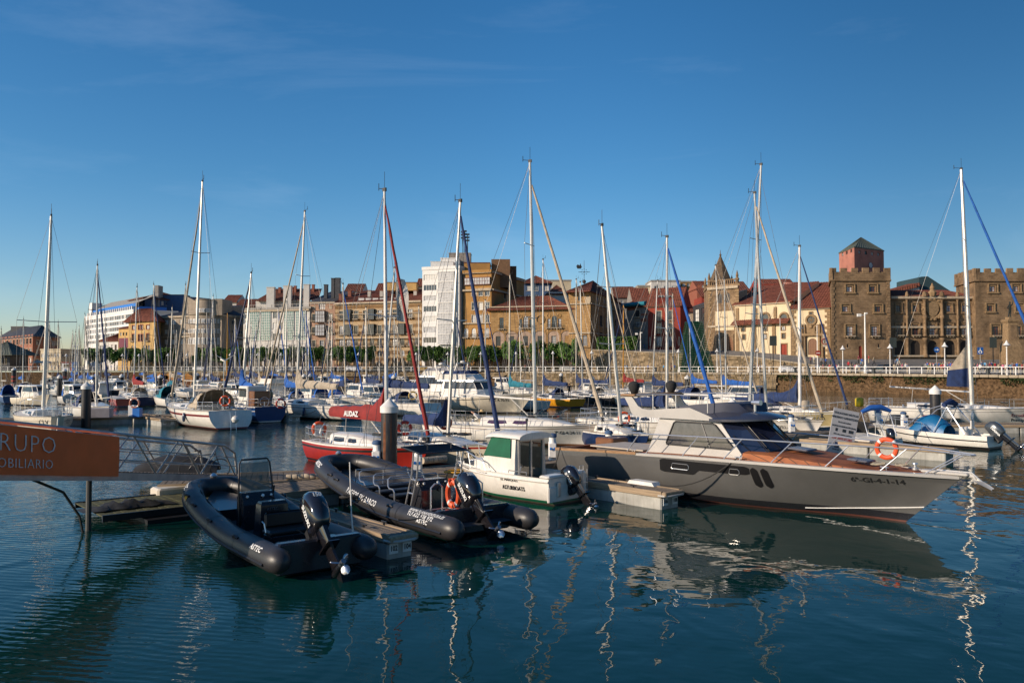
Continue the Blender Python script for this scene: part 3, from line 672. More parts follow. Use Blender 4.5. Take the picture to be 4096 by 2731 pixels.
g = G(); a = W(*K(2, 150, 640), 239.6) - o; n = 30
for i in range(n + 1): x = a.x + i * 1.25; g.box(x, x + .05, -.15, -.1, zt - o.z + .5, zt - o.z + 1.3)
g.box(a.x, a.x + n * 1.25, -.15, -.1, zt - o.z + 1.3, zt - o.z + 1.36); part('terrace_rail', g, WHITEP, B['root'], rot=(0, 0, B['faces'][0].ang))
building('pink_house', 'narrow pinkish house with brown glazed bays and dark chimneys', 2, [(664, 239.4), (860, 238)], GZ, (664, 605), 15, PINKP,
  [(0, [750], [(675, 760), (783, 865)], 72, 'bay', dict(d=.8, n=(4, 3), f=M('brown_frame', (.07, .035, .025), .5), p=CURT)), (0, [760], [(612, 662)], 50, 'w', dict(f=FR, n=(3, 2))), (0, [697, 826], [(697, 750), (800, 848), (905, 955)], 26, 'w', dict(trim=TRIM, bal=1, f=FB)), (0, [760], [(905, 955)], 30, 'w', dict(trim=TRIM, f=FB)),
   (0, [700, 755, 812], [(1060, 1112)], 38, 'w', dict(f=FB, sill=0, p=SHOP)), (0, [697, 826], [(635, 660)], 24, 'plate', {})], ('mono', 4.5, SLATE, .3, 2), cornice=[(-.35, .35, .4), (GZ + 11, .25, .35)], key='pink')
for a, b_, y, yy in ((775, 801, 470, 0), (832, 857, 420, 0), (863, 900, 418, 0)):
    addbox('pink', 'chimney', 2, a, b_, y, 25, 243, 1.6, SLATE, IRON)
building('striped_palace', 'striped stone apartment building with red roof and iron balconies', 2, [(862, 238), (1540, 228)], GZ, (862, 612), 16, STRIPE,
  [(0, [912, 1027, 1098, 1213, 1270, 1330, 1452], [(675, 738), (792, 858)], 30, 'w', dict(f=FB, trim=TRIM, bal=1)), (0, [968, 1153, 1390], [(668, 742), (784, 860)], 46, 'bay', dict(f=IRON, d=.8, n=(4, 4), p=PANE)),
   (0, [912, 968, 1027, 1098, 1153, 1213, 1270, 1330, 1390, 1452, 1505], [(895, 948)], 34, 'w', dict(f=FB, arch=.7, trim=None, bal=1)), (0, [915, 968, 1027, 1098, 1158, 1213, 1272, 1390, 1452, 1505], [(985, 1030)], 34, 'w', dict(f=FB, arch=.9)),
   (0, [915, 968, 1027, 1098, 1158, 1272, 1330, 1390, 1452, 1505], [(1045, 1110)], 38, 'w', dict(f=FB, sill=0, p=SHOP)), (0, [1215], [(1060, 1112)], 28, 'door', dict(f=WOOD, sill=0, p=WOOD))],
  ('mono', 5.0, TILE, .7), cornice=[(-.5, .5, .6), (GZ + 16.4, .25, .3), (GZ + 9.3, .3, .5)], key='sp')
addbox('sp', 'attic', 2, 1262, 1500, 452, 27, 238, 6, YELLP, TILE)
for x in (905, 975, 1130, 1225, 1490): addbox('sp', 'chimney', 2, x - 12, x + 12, 515 if x != 905 else 545, 25, 236 if x != 905 else 240, 1.4, BRK if x in (905, 975) else STUMP, BRK)
for x in (1050, 1105, 1160, 1215, 1330):
    g = G(); a = W(*K(2, x, 580), 231.5 + (1540 - x) / 680 * 8) - BLD['sp']['root'].location; g.box(a.x, a.x + 1.6, a.y - .5, a.y + .8, a.z - .5, a.z + .25); part('skylight', g, FW, BLD['sp']['root'])
# ---- white tower
building('white_tower_block', 'white nine storey tower block with a glazed corner bay', 2, [(1545, 227), (1836, 223)], GZ, (1545, 352), 14, WHITEB,
  [(0, [1607], [(388, 434), (470, 514), (553, 594), (635, 680), (716, 760), (798, 844), (880, 924)], 100, 'w', dict(n=(5, 1), sill=0)), (0, [1742], [(368, 440), (449, 522), (531, 604), (612, 686), (693, 768), (775, 850), (857, 932)], 124, 'bay', dict(d=1.0, n=(6, 4), p=CURT, f=FW)),
   (0, [1590, 1650], [(985, 1030)], 40, 'w', dict(f=FB)), (0, [1600, 1680, 1760], [(1050, 1110)], 50, 'w', dict(f=FB, sill=0, p=SHOP))], ('flat', .8, WHITEB, .15), key='wt')
addbox('wt', 'penthouse', 2, 1612, 1790, 290, BLD['wt']['z1'] - .5, 228, 9, WHITEB, WHITEB); addbox('wt', 'penthouse', 2, 1690, 1836, 262, BLD['wt']['z1'] - .4, 230, 8, WHITEB, WHITEB); addbox('wt', 'lift_housing', 2, 1755, 1925, 222, 50, 236, 5, GREYP, CONC)
g = G(); o = BLD['wt']['root'].location
for (px, ya, yb) in ((1880, 45, 215), (1902, 70, 215), (1866, 50, 215)):
    a, b_ = W(*K(2, px, ya), 239) - o, W(*K(2, px, yb + 20), 239) - o; g.box(a.x - .12, a.x + .12, a.y - .12, a.y + .12, b_.z, a.z)
    for k in range(5): zz = a.z - .4 - k * .9; g.box(a.x - .6, a.x + .6, a.y - .05, a.y + .05, zz, zz + .5) if k < 3 else None
part('antenna_mast', g, IRON, BLD['wt']['root'])
# ---- ochre tower
building('ochre_tower_block', 'ochre tower block with glazed gallery and blank brown side wall', 3, [(-90, 224), (128, 221), (385, 246)], GZ, (0, 372), 0, OCHRE,
  [(0, [-72, -8, 44, 95], [(505, 560), (610, 668), (708, 776)], 34, 'w', dict(trim=TRIM, bal=0)), (0, [-70, -10, 42, 95], [(808, 880)], 34, 'w', dict(arch=1, bal=1)), (0, [20], [(415, 466)], 200, 'bay', dict(d=.5, n=(10, 2), f=FR, p=CURT)), (0, [-50, 20, 85], [(985, 1025), (1050, 1112)], 38, 'w', dict(f=FB, sill=0, p=SHOP)), (1, [235], [(525, 580)], 18, 'w', dict(f=FB))],
  ('flat', .6, OCHRE, .5), cornice=[(-5.2, .5, .7), (-.3, .5, .6), (GZ + 13, .35, .5)], key='oc')
addbox('oc', 'attic', 3, -85, 118, 298, BLD['oc']['z1'] - .4, 226, 9, OCHRE, TILE); addbox('oc', 'stair_block', 3, 128, 275, 268, 40, 227, 14, BROWNW); addbox('oc', 'stair_block', 3, 270, 325, 322, 40, 233, 14, BROWNW)
# ---- sandstone palace with arcade
ar = [183, 288, 397, 510, 618, 722]
building('arcaded_palace', 'golden sandstone palace with red hipped roof and walled arcade', 3, [(124, 219), (738, 214)], GZ, (124, 668), 15, SAND,
  [(0, [208], [(725, 812)], 34, 'w', dict(f=FB, n=(2, 4), bal=1)), (0, [398, 622], [(715, 806)], 40, 'w', dict(f=FB, arch=1, n=(2, 4), trim=None, bal=1)), (0, [358, 438, 580, 664], [(738, 806)], 24, 'w', dict(f=FB, n=(1, 3), bal=1)),
   (0, ar, [(865, 948)], 36, 'w', dict(f=FB, n=(4, 6), sill=0)), (0, [235, 430, 530, 700], [(1030, 1112)], 66, 'w', dict(f=WOOD, p=WOOD, sill=0, n=(4, 1))), (0, [330, 600], [(1040, 1080)], 50, 'w', dict(f=FB, p=WOOD))],
  ('hip', 4.2, TILE, 1.3), cornice=[(GZ + 17.2, .3, .35)], key='pal')
B = BLD['pal']; f = B['faces'][0]
def arcade(B, f, kk, xs, ysp, ytop, half, mat, pale):
    g = G(); p = G()
    zs, zt = f.uz(*K(kk, xs[0], ysp))[1] - B['z0'], f.uz(*K(kk, xs[0], ytop))[1] - B['z0']
    zb = f.uz(*K(kk, xs[0], 950))[1] - B['z0']
    for x in xs:
        u = f.uz(*K(kk, x, 900))[0]; r = (f.uz(*K(kk, x + half, 900))[0] - u); pts = [(u + r * cos(t * pi / 12), zs + (zt - zs) * sin(t * pi / 12)) for t in range(13)]
        for (a, b_) in zip(pts, pts[1:]):
            c = ((a[0] - u) * 1.1 + u, (a[1] - zs) * 1.1 + zs); d = ((b_[0] - u) * 1.1 + u, (b_[1] - zs) * 1.1 + zs)
            g.add([(a[0], -.16, a[1]), (b_[0], -.16, b_[1]), (d[0], -.16, d[1]), (c[0], -.16, c[1]), (a[0], 0, a[1]), (b_[0], 0, b_[1]), (d[0], 0, d[1]), (c[0], 0, c[1])], [(0, 1, 2, 3), (0, 1, 5, 4), (3, 2, 6, 7)])
        g.box(u - r - .18, u - r + .08, -.15, -.001, zb, zs); g.box(u + r - .08, u + r + .18, -.15, -.001, zb, zs)
    g.box(0, f.W, -.35, -.001, zb - .35, zb)
    part('arcade', g, mat, B['root'], rot=(0, 0, f.ang))
arcade(B, f, 3, ar, 872, 832, 48, SAND, PINKS)
# pale infill inside the arches, with the window left open
g = G(); z = lambda y: f.uz(*K(3, 300, y))[1] - GZ
for x in ar:
    u = f.uz(*K(3, x, 900))[0]; r = f.uz(*K(3, x + 46, 900))[0] - u; hw = (f.uz(*K(3, x + 19, 900))[0] - u)
    pts = [(u + r * cos(t * pi / 12), z(872) + (z(834) - z(872)) * sin(t * pi / 12)) for t in range(13)]
    zt = z(862)
    g.add([(u + hw, -.03, z(948)), (u + r, -.03, z(948)), (u + r, -.03, zt - .3), (u + hw, -.03, zt - .3)], [(0, 1, 2, 3)]); g.add([(u - r, -.03, z(948)), (u - hw, -.03, z(948)), (u - hw, -.03, zt - .3), (u - r, -.03, zt - .3)], [(0, 1, 2, 3)])
    g.add([(u - r, -.03, zt - .3)] + [(u + r, -.03, zt - .3)] + [(a, -.03, max(b_, zt - .3)) for a, b_ in pts], [tuple(range(15))])
part('arch_infill', g, PINKS, B['root'], rot=(0, 0, f.ang))
g = G(); 
for x in (358, 438, 580, 664, 512): a = f.uz(*K(3, x, 720)); g.lathe([(.01, -.12), (.42, -.1), (.42, 0), (.3, .0)], 12); 
g = G()
for (x, y, rr) in ((355, 718, .5), (440, 718, .5), (578, 710, .5), (660, 710, .5), (510, 740, 1.1), (235, 835, .45), (450, 833, .45), (563, 830, .45), (675, 828, .45)):
    u, zz = f.uz(*K(3, x, y)); g.T = Matrix.Translation((u, 0, zz - GZ)); g.torus(rr, rr * .28, 12, 5)
g.T = None; part('roundel', g, SAND, B['root'], rot=(0, 0, f.ang))
building('palace_corner_tower', 'square sandstone corner tower with red pyramid roof and rooster weathervane', 3, [(735, 213.5), (906, 211), (1100, 236)], GZ, (735, 530), 0, SAND,
  [(0, [820, 884, 944], [(558, 592)], 22, 'w', dict(f=FB)), (0, [893], [(690, 795)], 50, 'w', dict(f=FB, arch=1, n=(2, 4), bal=1)), (0, [815, 862], [(862, 945)], 34, 'w', dict(f=FB, n=(4, 6))), (0, [815], [(1030, 1112)], 60, 'w', dict(f=WOOD, p=WOOD, sill=0)),
   (1, [990, 1040], [(710, 795), (840, 910)], 22, 'w', dict(f=FB, n=(2, 4))), (1, [960, 1020, 1070], [(560, 595)], 14, 'w', dict(f=FB))], ('hip', 4.3, TILE, 1.6), cornice=[(GZ + 17.6, .3, .35), (GZ + 9.9, .3, .35)], key='pt')
B = BLD['pt']; f = B['faces'][0]; arcade(B, f, 3, [850], 872, 830, 50, SAND, PINKS)
u, zz = f.uz(*K(3, 888, 590)); g = G(); g.T = Matrix.Translation((u, -.1, zz - GZ)); g.prism([(-.7, .9), (-.7, -.4), (0, -1.1), (.7, -.4), (.7, .9)], 'y', -.12, .1); g.T = None; part('coat_of_arms', g, TRIM, B['root'], rot=(0, 0, f.ang))
ap = W(*K(3, 856, 460), 224); o = B['root'].location; g = G(); a = ap - o; g.lathe([(.08, -1.5), (.06, 0), (.5, .3), (.5, .8), (.06, 1.2), (.05, 6.2), (.02, 6.6)], 8, (a.x, a.y, a.z))
for s in (0, 1): g.box(a.x - (1.6 if s == 0 else .04), a.x + (1.6 if s == 0 else .04), a.y - (.04 if s == 0 else 1.4), a.y + (.04 if s == 0 else 1.4), a.z + 3.2, a.z + 3.32)
for t in range(8): ang = t * pi / 4; g.box(a.x + .8 * cos(ang) - .1, a.x + .8 * cos(ang) + .1, a.y - .04, a.y + .04, a.z + 3.3 + .8 * sin(ang) - .1, a.z + 3.3 + .8 * sin(ang) + .1)
g.prism([(a.x - 1.9, a.z + 4.2), (a.x - .9, a.z + 4.2), (a.x - .6, a.z + 4.7), (a.x - .9, a.z + 5.2), (a.x - 1.0, a.z + 5.7), (a.x - 1.3, a.z + 5.1), (a.x - 1.8, a.z + 5.4), (a.x - 2.2, a.z + 4.9)], 'y', a.y - .04, a.y + .04)
part('weathervane', g, IRON, B['root'])
building('side_street_house', 'shaded stone house in the side street right of the corner tower', 3, [(1085, 238), (1178, 262)], GZ + 3, (1085, 590), 14, GREYP, [(0, [1100, 1125, 1150], [(640, 690), (740, 790), (840, 890)], 12, 'w', dict(f=FB, bal=0))], ('hip', 2.5, TILE, .8))
# ---- behind
def filler(name, label, kk, x0, x1, top, d, mat, rows=(), cols=(), w_=18, roof=('flat', .4, CONC, .2), zb=GZ, dep=12, tilt=0, op=None):
    return building(name, label, kk, [(x0, d), (x1, d + tilt)], zb, (x0, top), dep, mat, [(0, list(cols), list(rows), w_, 'w', op or {})] if cols else (), roof)
filler('blue_house', 'blue house with white windows behind the palace roof', 3, 372, 592, 455, 262, BLUEP, [(475, 515), (548, 580)], [420, 480, 560], 34, ('hip', 3, TILE, .8))
filler('beige_block', 'plain beige block rising behind the palace roof', 3, 516, 755, 437, 300, CREAMP, [(470, 495)], [600, 690], 20)
filler('dormer_house', 'small white dormer house with red roof behind the palace', 3, 562, 735, 545, 250, WHITEP, [(525, 550)], [576], 20, ('hip', 3.5, TILEB, .5))
filler('brown_house', 'brown house with red roof behind the palace tower', 3, 1096, 1258, 570, 285, GREYP, [(592, 622)], [1155, 1212], 22, ('gable', 4.5, TILEB, .4))
filler('beige_flats', 'beige flats on the hill left of the mast', 3, 1278, 1385, 480, 292, CREAMP, [(500, 520)], [1320, 1355], 14)
filler('grey_white_flats', 'pale flats with wide windows above the red house', 3, 1385, 1612, 440, 290, WHITEP, [(478, 503), (575, 600)], [1425, 1500, 1563, 1590], 34)
filler('ochre_flats', 'ochre flats with white windows right of the pale flats', 3, 1612, 1738, 446, 296, OCHRE, [(458, 480), (510, 535)], [1640, 1675, 1705], 22)
filler('red_roof_cottage', 'low house with red roof above the old grey house', 3, 1240, 1372, 600, 262, GREYP, (), (), 18, ('gable', 5, TILE, .6))
filler('hill_house', 'red roofed house left of the church tower', 3, 1745, 1835, 500, 250, BRK, [(470, 490)], [1790], 18, ('gable', 3, TILE, .4))
filler('terrace_house', 'cream house up the lane between red house and dark annex', 3, 1612, 1715, 680, 252, CREAMP, [(700, 735), (780, 820), (870, 900)], [1640, 1680], 18, ('gable', 3, TILEB, .4), zb=9)
ng = building('old_grey_house', 'derelict narrow grey house with peeling plaster left of red house', 3, [(1190, 236), (1356, 229)], 9.2, (1190, 650), 12, GREYP,
  [(0, [1274], [(668, 718), (752, 800)], 34, 'w', dict(f=FB, trim=TRIM, bal=1)), (0, [1274], [(845, 900)], 60, 'w', dict(f=FB, n=(4, 1)))], ('gable', 3.2, TILEB, .6), key='og')
f = BLD['og']['faces'][0]; g = G()
for (xa, xb, ya, yb) in ((1195, 1255, 648, 672), (1300, 1350, 690, 712), (1300, 1350, 730, 760)):
    u0, za = f.uz(*K(3, xa, yb)); u1, zb = f.uz(*K(3, xb, ya)); g.box(u0, u1, -.02, 0, za - 9.2, zb - 9.2)
part('exposed_brick_patch', g, BRK, ng, rot=(0, 0, f.ang))
g = G(); u0, za = f.uz(*K(3, 1183, 642)); u1, zb = f.uz(*K(3, 1352, 642)); g.tube([(u0 - .5, -.8, za - 9.2 + .5), (u1, -.8, za - 9.2 + .5)], .62, 10); part('rolled_awning', g, TEAL, ng, rot=(0, 0, f.ang))
building('red_house', 'dark red three storey house with tiled roof and stone window frames', 3, [(1358, 228), (1612, 224)], 9.0, (1358, 640), 11, REDW,
  [(0, [1443, 1526], [(675, 746), (768, 845), (878, 946)], 36, 'w', dict(f=FB, trim=TRIM, bal=1)), (0, [1372, 1600], [(878, 946)], 5, 'plate', dict(m=TRIM))], ('gable', 5.6, TILE, .6), key='rh', cornice=[(-.3, .3, .3)])
addbox('rh', 'dormer', 3, 1425, 1540, 570, BLD['rh']['z1'] - .3, 226.5, 4, REDW, TILE)
for x in (1452, 1512):
    a = W(*K(3, x - 12, 618), 226.4) - BLD['rh']['root'].location; fm, pm = win_meshes(1.6, 2.4, 2, 1, FW, PANE, 0, None); wi = link('window', fm, BLD['rh']['root'], (a.x, a.y, a.z)); link('pane', pm, wi)
dk = building('dark_annex', 'angular dark glass and slate annex beside the church tower', 3, [(1712, 214), (1830, 202)], 8.0, (1712, 640), 10, DARKC, [(0, [1740, 1790], [(660, 760), (790, 940)], 30, 'w', dict(f=FB, sill=0, n=(2, 3)))], ('mono', 3.5, SLATE, .1), key='da')
# ---- church
building('church_tower', 'brown stone church bell tower with tall octagonal spire', 3, [(1832, 192), (2072, 186)], 8.0, (1832, 492), 0, CASTLE,
  [(0, [1922, 1984], [(535, 612)], 30, 'w', dict(f=FB, arch=1, p=FB, sill=0)), (0, [1957], [(675, 825)], 146, 'plate', dict(m=CHURCHP, name='plaster_panel')), (0, [1966], [(865, 985)], 110, 'w', dict(f=WOOD, p=WOOD, arch=1, sill=0, n=(4, 2)))], ('flat', .5, CASTLE, .3), back=(1800, 203), cornice=[(-.6, .6, .5), (-9.5, .4, .3)], key='ct')
B = BLD['ct']; f = B['faces'][0]; o = B['root'].location; zr = B['z1'] - 8
cen = sum(B['quad'], Vector((0, 0))) / 4; cx, cy = cen.x - o.x, cen.y - o.y; za = W(*K(3, 1958, 215), cen.y).z - 8; g = G()
g.lathe([(3.1, zr - .2), (3.1, zr + .9), (.18, za - .9), (.3, za - .6), (.1, za - .3), (.04, za + .6)], 8, (cx, cy, 0)); part('spire', g, M('spire_stone', (.13, .09, .055), .95, var=.5, bump=.8, bscale=6), B['root'])
for p in B['quad']:
    g = G(); c = p + (cen - p) * .08; g.lathe([(.42, 0), (.42, 1.0), (.6, 1.1), (.25, 1.6), (.35, 2.0), (.05, 3.2)], 8, (c.x - o.x, c.y - o.y, zr + .4)); part('pinnacle', g, CASTLE, B['root'])
g = G(); n = int(f.W / .55)
for i in range(n): u = .3 + i * (f.W - .6) / n; g.box(u, u + .22, -.1, .1, zr + .45, zr + 1.4)
g.box(0, f.W, -.14, .14, zr + 1.4, zr + 1.65); part('balustrade', g, CASTLE, B['root'], rot=(0, 0, f.ang))
def quoins(key, mat, hs=.55, w_=.75, right=True, left=True, zmax=None):
    B = BLD[key]; f = B['faces'][0]; g = G(); z = 0; i = 0; zt = (zmax or B['z1']) - B['z0']
    while z < zt - hs:
        ww = w_ * (1 if i % 2 else .6)
        if left: g.box(-.06, ww, -.12, -.002, z + .03, z + hs - .03)
        if right: g.box(f.W - ww, f.W + .06, -.12, -.002, z + .03, z + hs - .03)
        z += hs; i += 1
    part('quoins', g, mat, B['root'], rot=(0, 0, f.ang))
quoins('ct', CASTLT, .6, 1.0)
nave = building('church_nave', 'cream church nave with stone pilasters and red tiled roofs', 4, [(-108, 186), (330, 176)], 6.2, (-108, 625), 12, CHURCHP,
  [(0, [268], [(792, 825)], 28, 'w', dict(f=FB, arch=1, trim=CASTLT)), (0, [128], [(795, 828)], 26, 'w', dict(f=FB, arch=1, trim=CASTLT)), (0, [-45], [(800, 832)], 26, 'w', dict(f=FB, arch=1, trim=CASTLT)), (0, [125, 270, -40], [(856, 892)], 22, 'w', dict(f=FB, trim=CASTLT)), (0, [272], [(932, 1018)], 46, 'door', dict(f=REDW, p=REDW, trim=CASTLT, sill=0)),
   (0, [55, 208], [(650, 735)], 22, 'plate', dict(m=CASTLT, d=.25, name='pilaster')), (0, [44, 196], [(775, 1018)], 24, 'plate', dict(m=CASTLT, d=.25, name='pilaster')), (0, [-90], [(650, 1000)], 24, 'plate', dict(m=CASTLT, d=.2, name='pilaster'))],
  ('mono', 5.2, TILE, .5), key='cn', cornice=[(-.35, .35, .4)])
B = BLD['cn']; f = B['faces'][0]; g = G(); z = lambda y: f.uz(*K(4, 100, y))[1] - 6.2
ribbed(g, (-.3, -1.5, z(772)), (f.W, -1.5, z(772)), (f.W, 0, z(738)), (-.3, 0, z(738)), .5); g.add([(-.3, -1.5, z(772)), (f.W, -1.5, z(772)), (f.W, -1.5, z(772) - .2), (-.3, -1.5, z(772) - .2), (-.3, 0, z(772) - .2), (f.W, 0, z(772) - .2)], [(0, 1, 2, 3), (2, 3, 4, 5)])
part('aisle_roof', g, TILE, B['root'], rot=(0, 0, f.ang))
g = G(); p = G()
for x in (130, 275): u, zz = f.uz(*K(4, x, 725)); g.T = Matrix.Translation((u, -.05, zz - 6.2)); g.torus(1.0, .28, 20, 6); p.T = Matrix.Translation((u, -.03, zz - 6.2)); p.lathe([(.01, 0), (.95, 0)], 18) if False else p.add([(.95 * cos(t * pi / 9), 0, .95 * sin(t * pi / 9)) for t in range(18)], [tuple(range(18))])
g.T = p.T = None; oc = part('round_window', g, CASTLT, B['root'], rot=(0, 0, f.ang)); part('pane', p, PANE, oc)
building('baroque_church', 'church front with oculus and carved stone portal next to castle', 4, [(331, 175.5), (640, 171)], 5.9, (331, 655), 14, CHURCHP,
  [(0, [497], [(888, 1018)], 72, 'door', dict(f=WOOD, p=WOOD, arch=1, n=(4, 6), sill=0)), (0, [487], [(684, 708)], 20, 'w', dict(f=FB, trim=CASTLT)), (0, [377], [(857, 888)], 16, 'w', dict(f=FB, trim=CASTLT)), (0, [350, 622], [(785, 1020)], 34, 'plate', dict(m=CASTLT, d=.03, name='stone_facing'))],
  ('mono', 6.8, TILE, .6), key='cf', cornice=[(-.35, .35, .4)])
quoins('cf', CASTLT, .6, 1.1)
B = BLD['cf']; f = B['faces'][0]; z = lambda y: f.uz(*K(4, 490, y))[1] - 5.9; U_ = lambda x: f.uz(*K(4, x, 900))[0]; g = G()
for x0, x1 in ((405, 452), (542, 590)): g.box(U_(x0), U_(x1), -.1, -.002, 0, z(862)); 
g.box(U_(400), U_(596), -.14, -.1, z(868), z(852)); g.box(U_(405), U_(592), -.1, -.002, z(862), z(780))
for x in (418, 440, 556, 578): g.lathe([(.35, 0), (.35, .6), (.24, .7), (.2, z(880)), (.36, z(870))], 10, (U_(x), -.42, 0)); g.lathe([(.25, 0), (.18, 1.2), (.05, 2.2)], 8, (U_(x), -.3, z(850)))
g.box(U_(408), U_(588), -.7, -.14, z(868), z(850)); g.box(U_(462), U_(520), -.35, -.1, z(850), z(795)); g.lathe([(.4, 0), (.4, .5), (.1, .8)], 10, (U_(490), -.3, z(806)))
for t in range(9): a = t * pi / 8; g.box(U_(497) + 2.3 * cos(a) - .18, U_(497) + 2.3 * cos(a) + .18, -.3, -.1, z(925) + 2.3 * sin(a), z(925) + 2.3 * sin(a) + .4)
part('portal', g, CASTLT, B['root'], rot=(0, 0, f.ang))
g = G(); p = G(); g.T = p.T = Matrix.Translation((U_(490), -.06, z(745))); g.torus(1.0, .28, 24, 6); p.add([(.9 * cos(t * pi / 9), .03, .9 * sin(t * pi / 9)) for t in range(18)], [tuple(range(18))])
for k in range(4): a = k * pi / 4; g.tube([(-.9 * cos(a), 0, -.9 * sin(a)), (.9 * cos(a), 0, .9 * sin(a))], .05, 4)
g.T = p.T = None; oc = part('oculus', g, CASTLT, B['root'], rot=(0, 0, f.ang)); part('pane', p, PANE, oc)
filler('maroon_house', 'maroon gabled house behind the church roof', 4, 110, 380, 500, 215, REDW, [(462, 480)], [325], 14, ('gable', 3.2, TILE, .4))
filler('pink_roof_house', 'pinkish house with white chimneys behind the church', 4, 385, 560, 460, 208, M('salmon_render', (.42, .2, .15), .9), [(490, 520)], [445, 535], 24, ('mono', 1.6, TILE, .3))
filler('brown_end_house', 'brown gabled house just left of the castle tower', 4, 560, 640, 480, 200, BRK, [(495, 525)], [600], 24, ('mono', 1.5, TILE, .3))
t = thing('teal_gable_house', 'dark teal gabled house behind the castle centre', 'building', (XD(3680, 205), 205, GZ)); q = [W(*K(4, x, y), 205) - t.location for x, y in ((1333, 560), (1333, 412), (1352, 405), (1402, 402), (1580, 518), (1580, 560))]; g = G(); g.prism([(p.x, p.z) for p in q], 'y', 0, 12); part('wall', g, M('teal_render', (.02, .05, .06), .8), t)
t = thing('red_roof_house', 'white house with red roof behind the castle centre', 'building', (XD(3630, 204), 204, GZ)); q = [W(*K(4, x, y), 204) - t.location for x, y in ((1118, 560), (1118, 522), (1336, 458), (1336, 560))]; g = G(); g.prism([(p.x, p.z) for p in q], 'y', 0, 12); part('wall', g, WHITEP, t); g = G(); a, b_ = q[1], q[2]; ribbed(g, a + Vector((-.5, 6, .4)), a + Vector((-.5, -.4, .1)), b_ + Vector((0, -.4, .1)), b_ + Vector((0, 6, .4)), .6); ribbed(g, a + Vector((-.3, -.5, -.4)), b_ + Vector((0, -.5, -.9)), b_ + Vector((0, -.3, .2)), a + Vector((-.3, -.3, .15)), .6); part('roof', g, TILE, t)
# ---- castle
def merlons(key, mat, hgt=1.0, mw=1.3, gap=.95, skirt=1.5):
    B = BLD[key]; o = B['root'].location; qd = B['quad']; g = G(); zt = B['z1'] - B['z0']; cen = sum(qd, Vector((0, 0))) / 4
    for i in range(4):
        a, b_ = qd[i] - cen, qd[(i + 1) % 4] - cen; a = a * 1.04 + cen; b_ = b_ * 1.04 + cen; L = (b_ - a).length; n = max(2, round((L + gap) / (mw + gap))); step = (L + gap) / n; u = (b_ - a) / L; m = Matrix.Translation((a.x - o.x, a.y - o.y, 0)) @ Matrix.Rotation(atan2(u.y, u.x), 4, 'Z')
        g.T = m; g.box(0, L, .0, .5, zt - skirt, zt); g.box(-.08, L + .08, -.1, .0, zt - skirt - .2, zt - skirt + .1)
        for k in range(n): x = k * step; g.box(x + (.01 if k else 0), min(L, x + step - gap), .002, .45, zt - .01, zt + hgt + .04 * sin(k * 5 + i))
    g.T = None; part('battlement', g, mat, B['root'])
TR = dict(f=FR, trim=CASTLT, n=(2, 2))
building('castle_left_tower', 'left square castle tower with battlements and relief framed windows', 4, [(652, 166.5), (1110, 166.5)], 5.4, (652, 375), 0, CASTLE,
  [(0, [791, 970], [(483, 524)], 44, 'w', TR), (0, [757, 1012], [(638, 680)], 42, 'w', TR), (0, [791, 983], [(795, 868)], 48, 'w', dict(TR, bal=1, n=(2, 3))), (0, [772, 1015], [(932, 960)], 12, 'w', dict(f=FB, p=FB)), (0, [870], [(945, 1048)], 26, 'door', dict(f=REDW, p=REDW, arch=1, sill=0)), (0, [885], [(812, 848)], 28, 'plate', dict(m=CASTLT, name='plaque'))],
  ('flat', .2, CASTLE, .05), back=(640, 178), key='c1')
merlons('c1', CASTLE); quoins('c1', CASTLE, .6, .7)
def relief(key, kk, items, mat):
    B = BLD[key]; f = B['faces'][0]
    for (x, ya, yb, wp) in items:
        g = G()
        u0, za = f.uz(*K(kk, x - wp / 2, yb)); u1, zb = f.uz(*K(kk, x + wp / 2, ya)); za -= B['z0']; zb -= B['z0']
        for (a, b_, c, d) in ((u0, u1, zb, zb + .16), (u0 - .16, u0, za, zb + .16), (u1, u1 + .16, za, zb + .16)): g.box(a, b_, -.22, -.001, c, d)
        g.box(u0 - .3, u1 + .3, -.3, -.002, za - .3, za)
        n = 6
        for k in range(n): zz = lerp(za, zb, k / n); g.box(u0 - .3, u0 - .18, -.1, -.002, zz + .1, zz + .35); g.box(u1 + .18, u1 + .3, -.1, -.002, zz + .1, zz + .35)
        part('window_surround', g, mat, B['root'], rot=(0, 0, f.ang))
relief('c1', 4, [(791, 466, 528, 66), (970, 466, 528, 66), (757, 622, 684, 64), (1012, 622, 684, 64), (791, 780, 870, 70), (983, 780, 870, 70)], CASTLT)
cw = building('castle_central_wing', 'ornate castle wing with round arches and coat of arms between towers', 4, [(1113, 168), (1785, 168)], 5.4, (1113, 560), 12, CASTLE,
  [(0, [1172, 1302, 1568, 1690], [(630, 680)], 34, 'w', TR), (0, [1177, 1304, 1437, 1568, 1692], [(782, 862)], 46, 'w', dict(TR, bal=1, n=(2, 3))), (0, [1178, 1303, 1435, 1575, 1692], [(905, 1032)], 76, 'w', dict(f=FB, p=M('arcade_shade', (.03, .022, .016), .9), arch=1, sill=0, n=(1, 1)))],  # ground arches: near-black panes stand in for the shade inside
  ('mono', 2.4, TILE, .3), key='cw', cornice=[(-.5, .5, .6), (-6.6, .4, .35), (-12.6, .35, .8)])
relief('cw', 4, [(1172, 616, 684, 46), (1302, 616, 684, 46), (1568, 616, 684, 46), (1690, 616, 684, 46), (1177, 768, 862, 60), (1304, 768, 862, 60), (1437, 768, 862, 60), (1568, 768, 862, 60), (1692, 768, 862, 60)], CASTLE)
B = BLD['cw']; f = B['faces'][0]; U_ = lambda x: f.uz(*K(4, x, 900))[0]; z = lambda y: f.uz(*K(4, 1400, y))[1] - 5.4
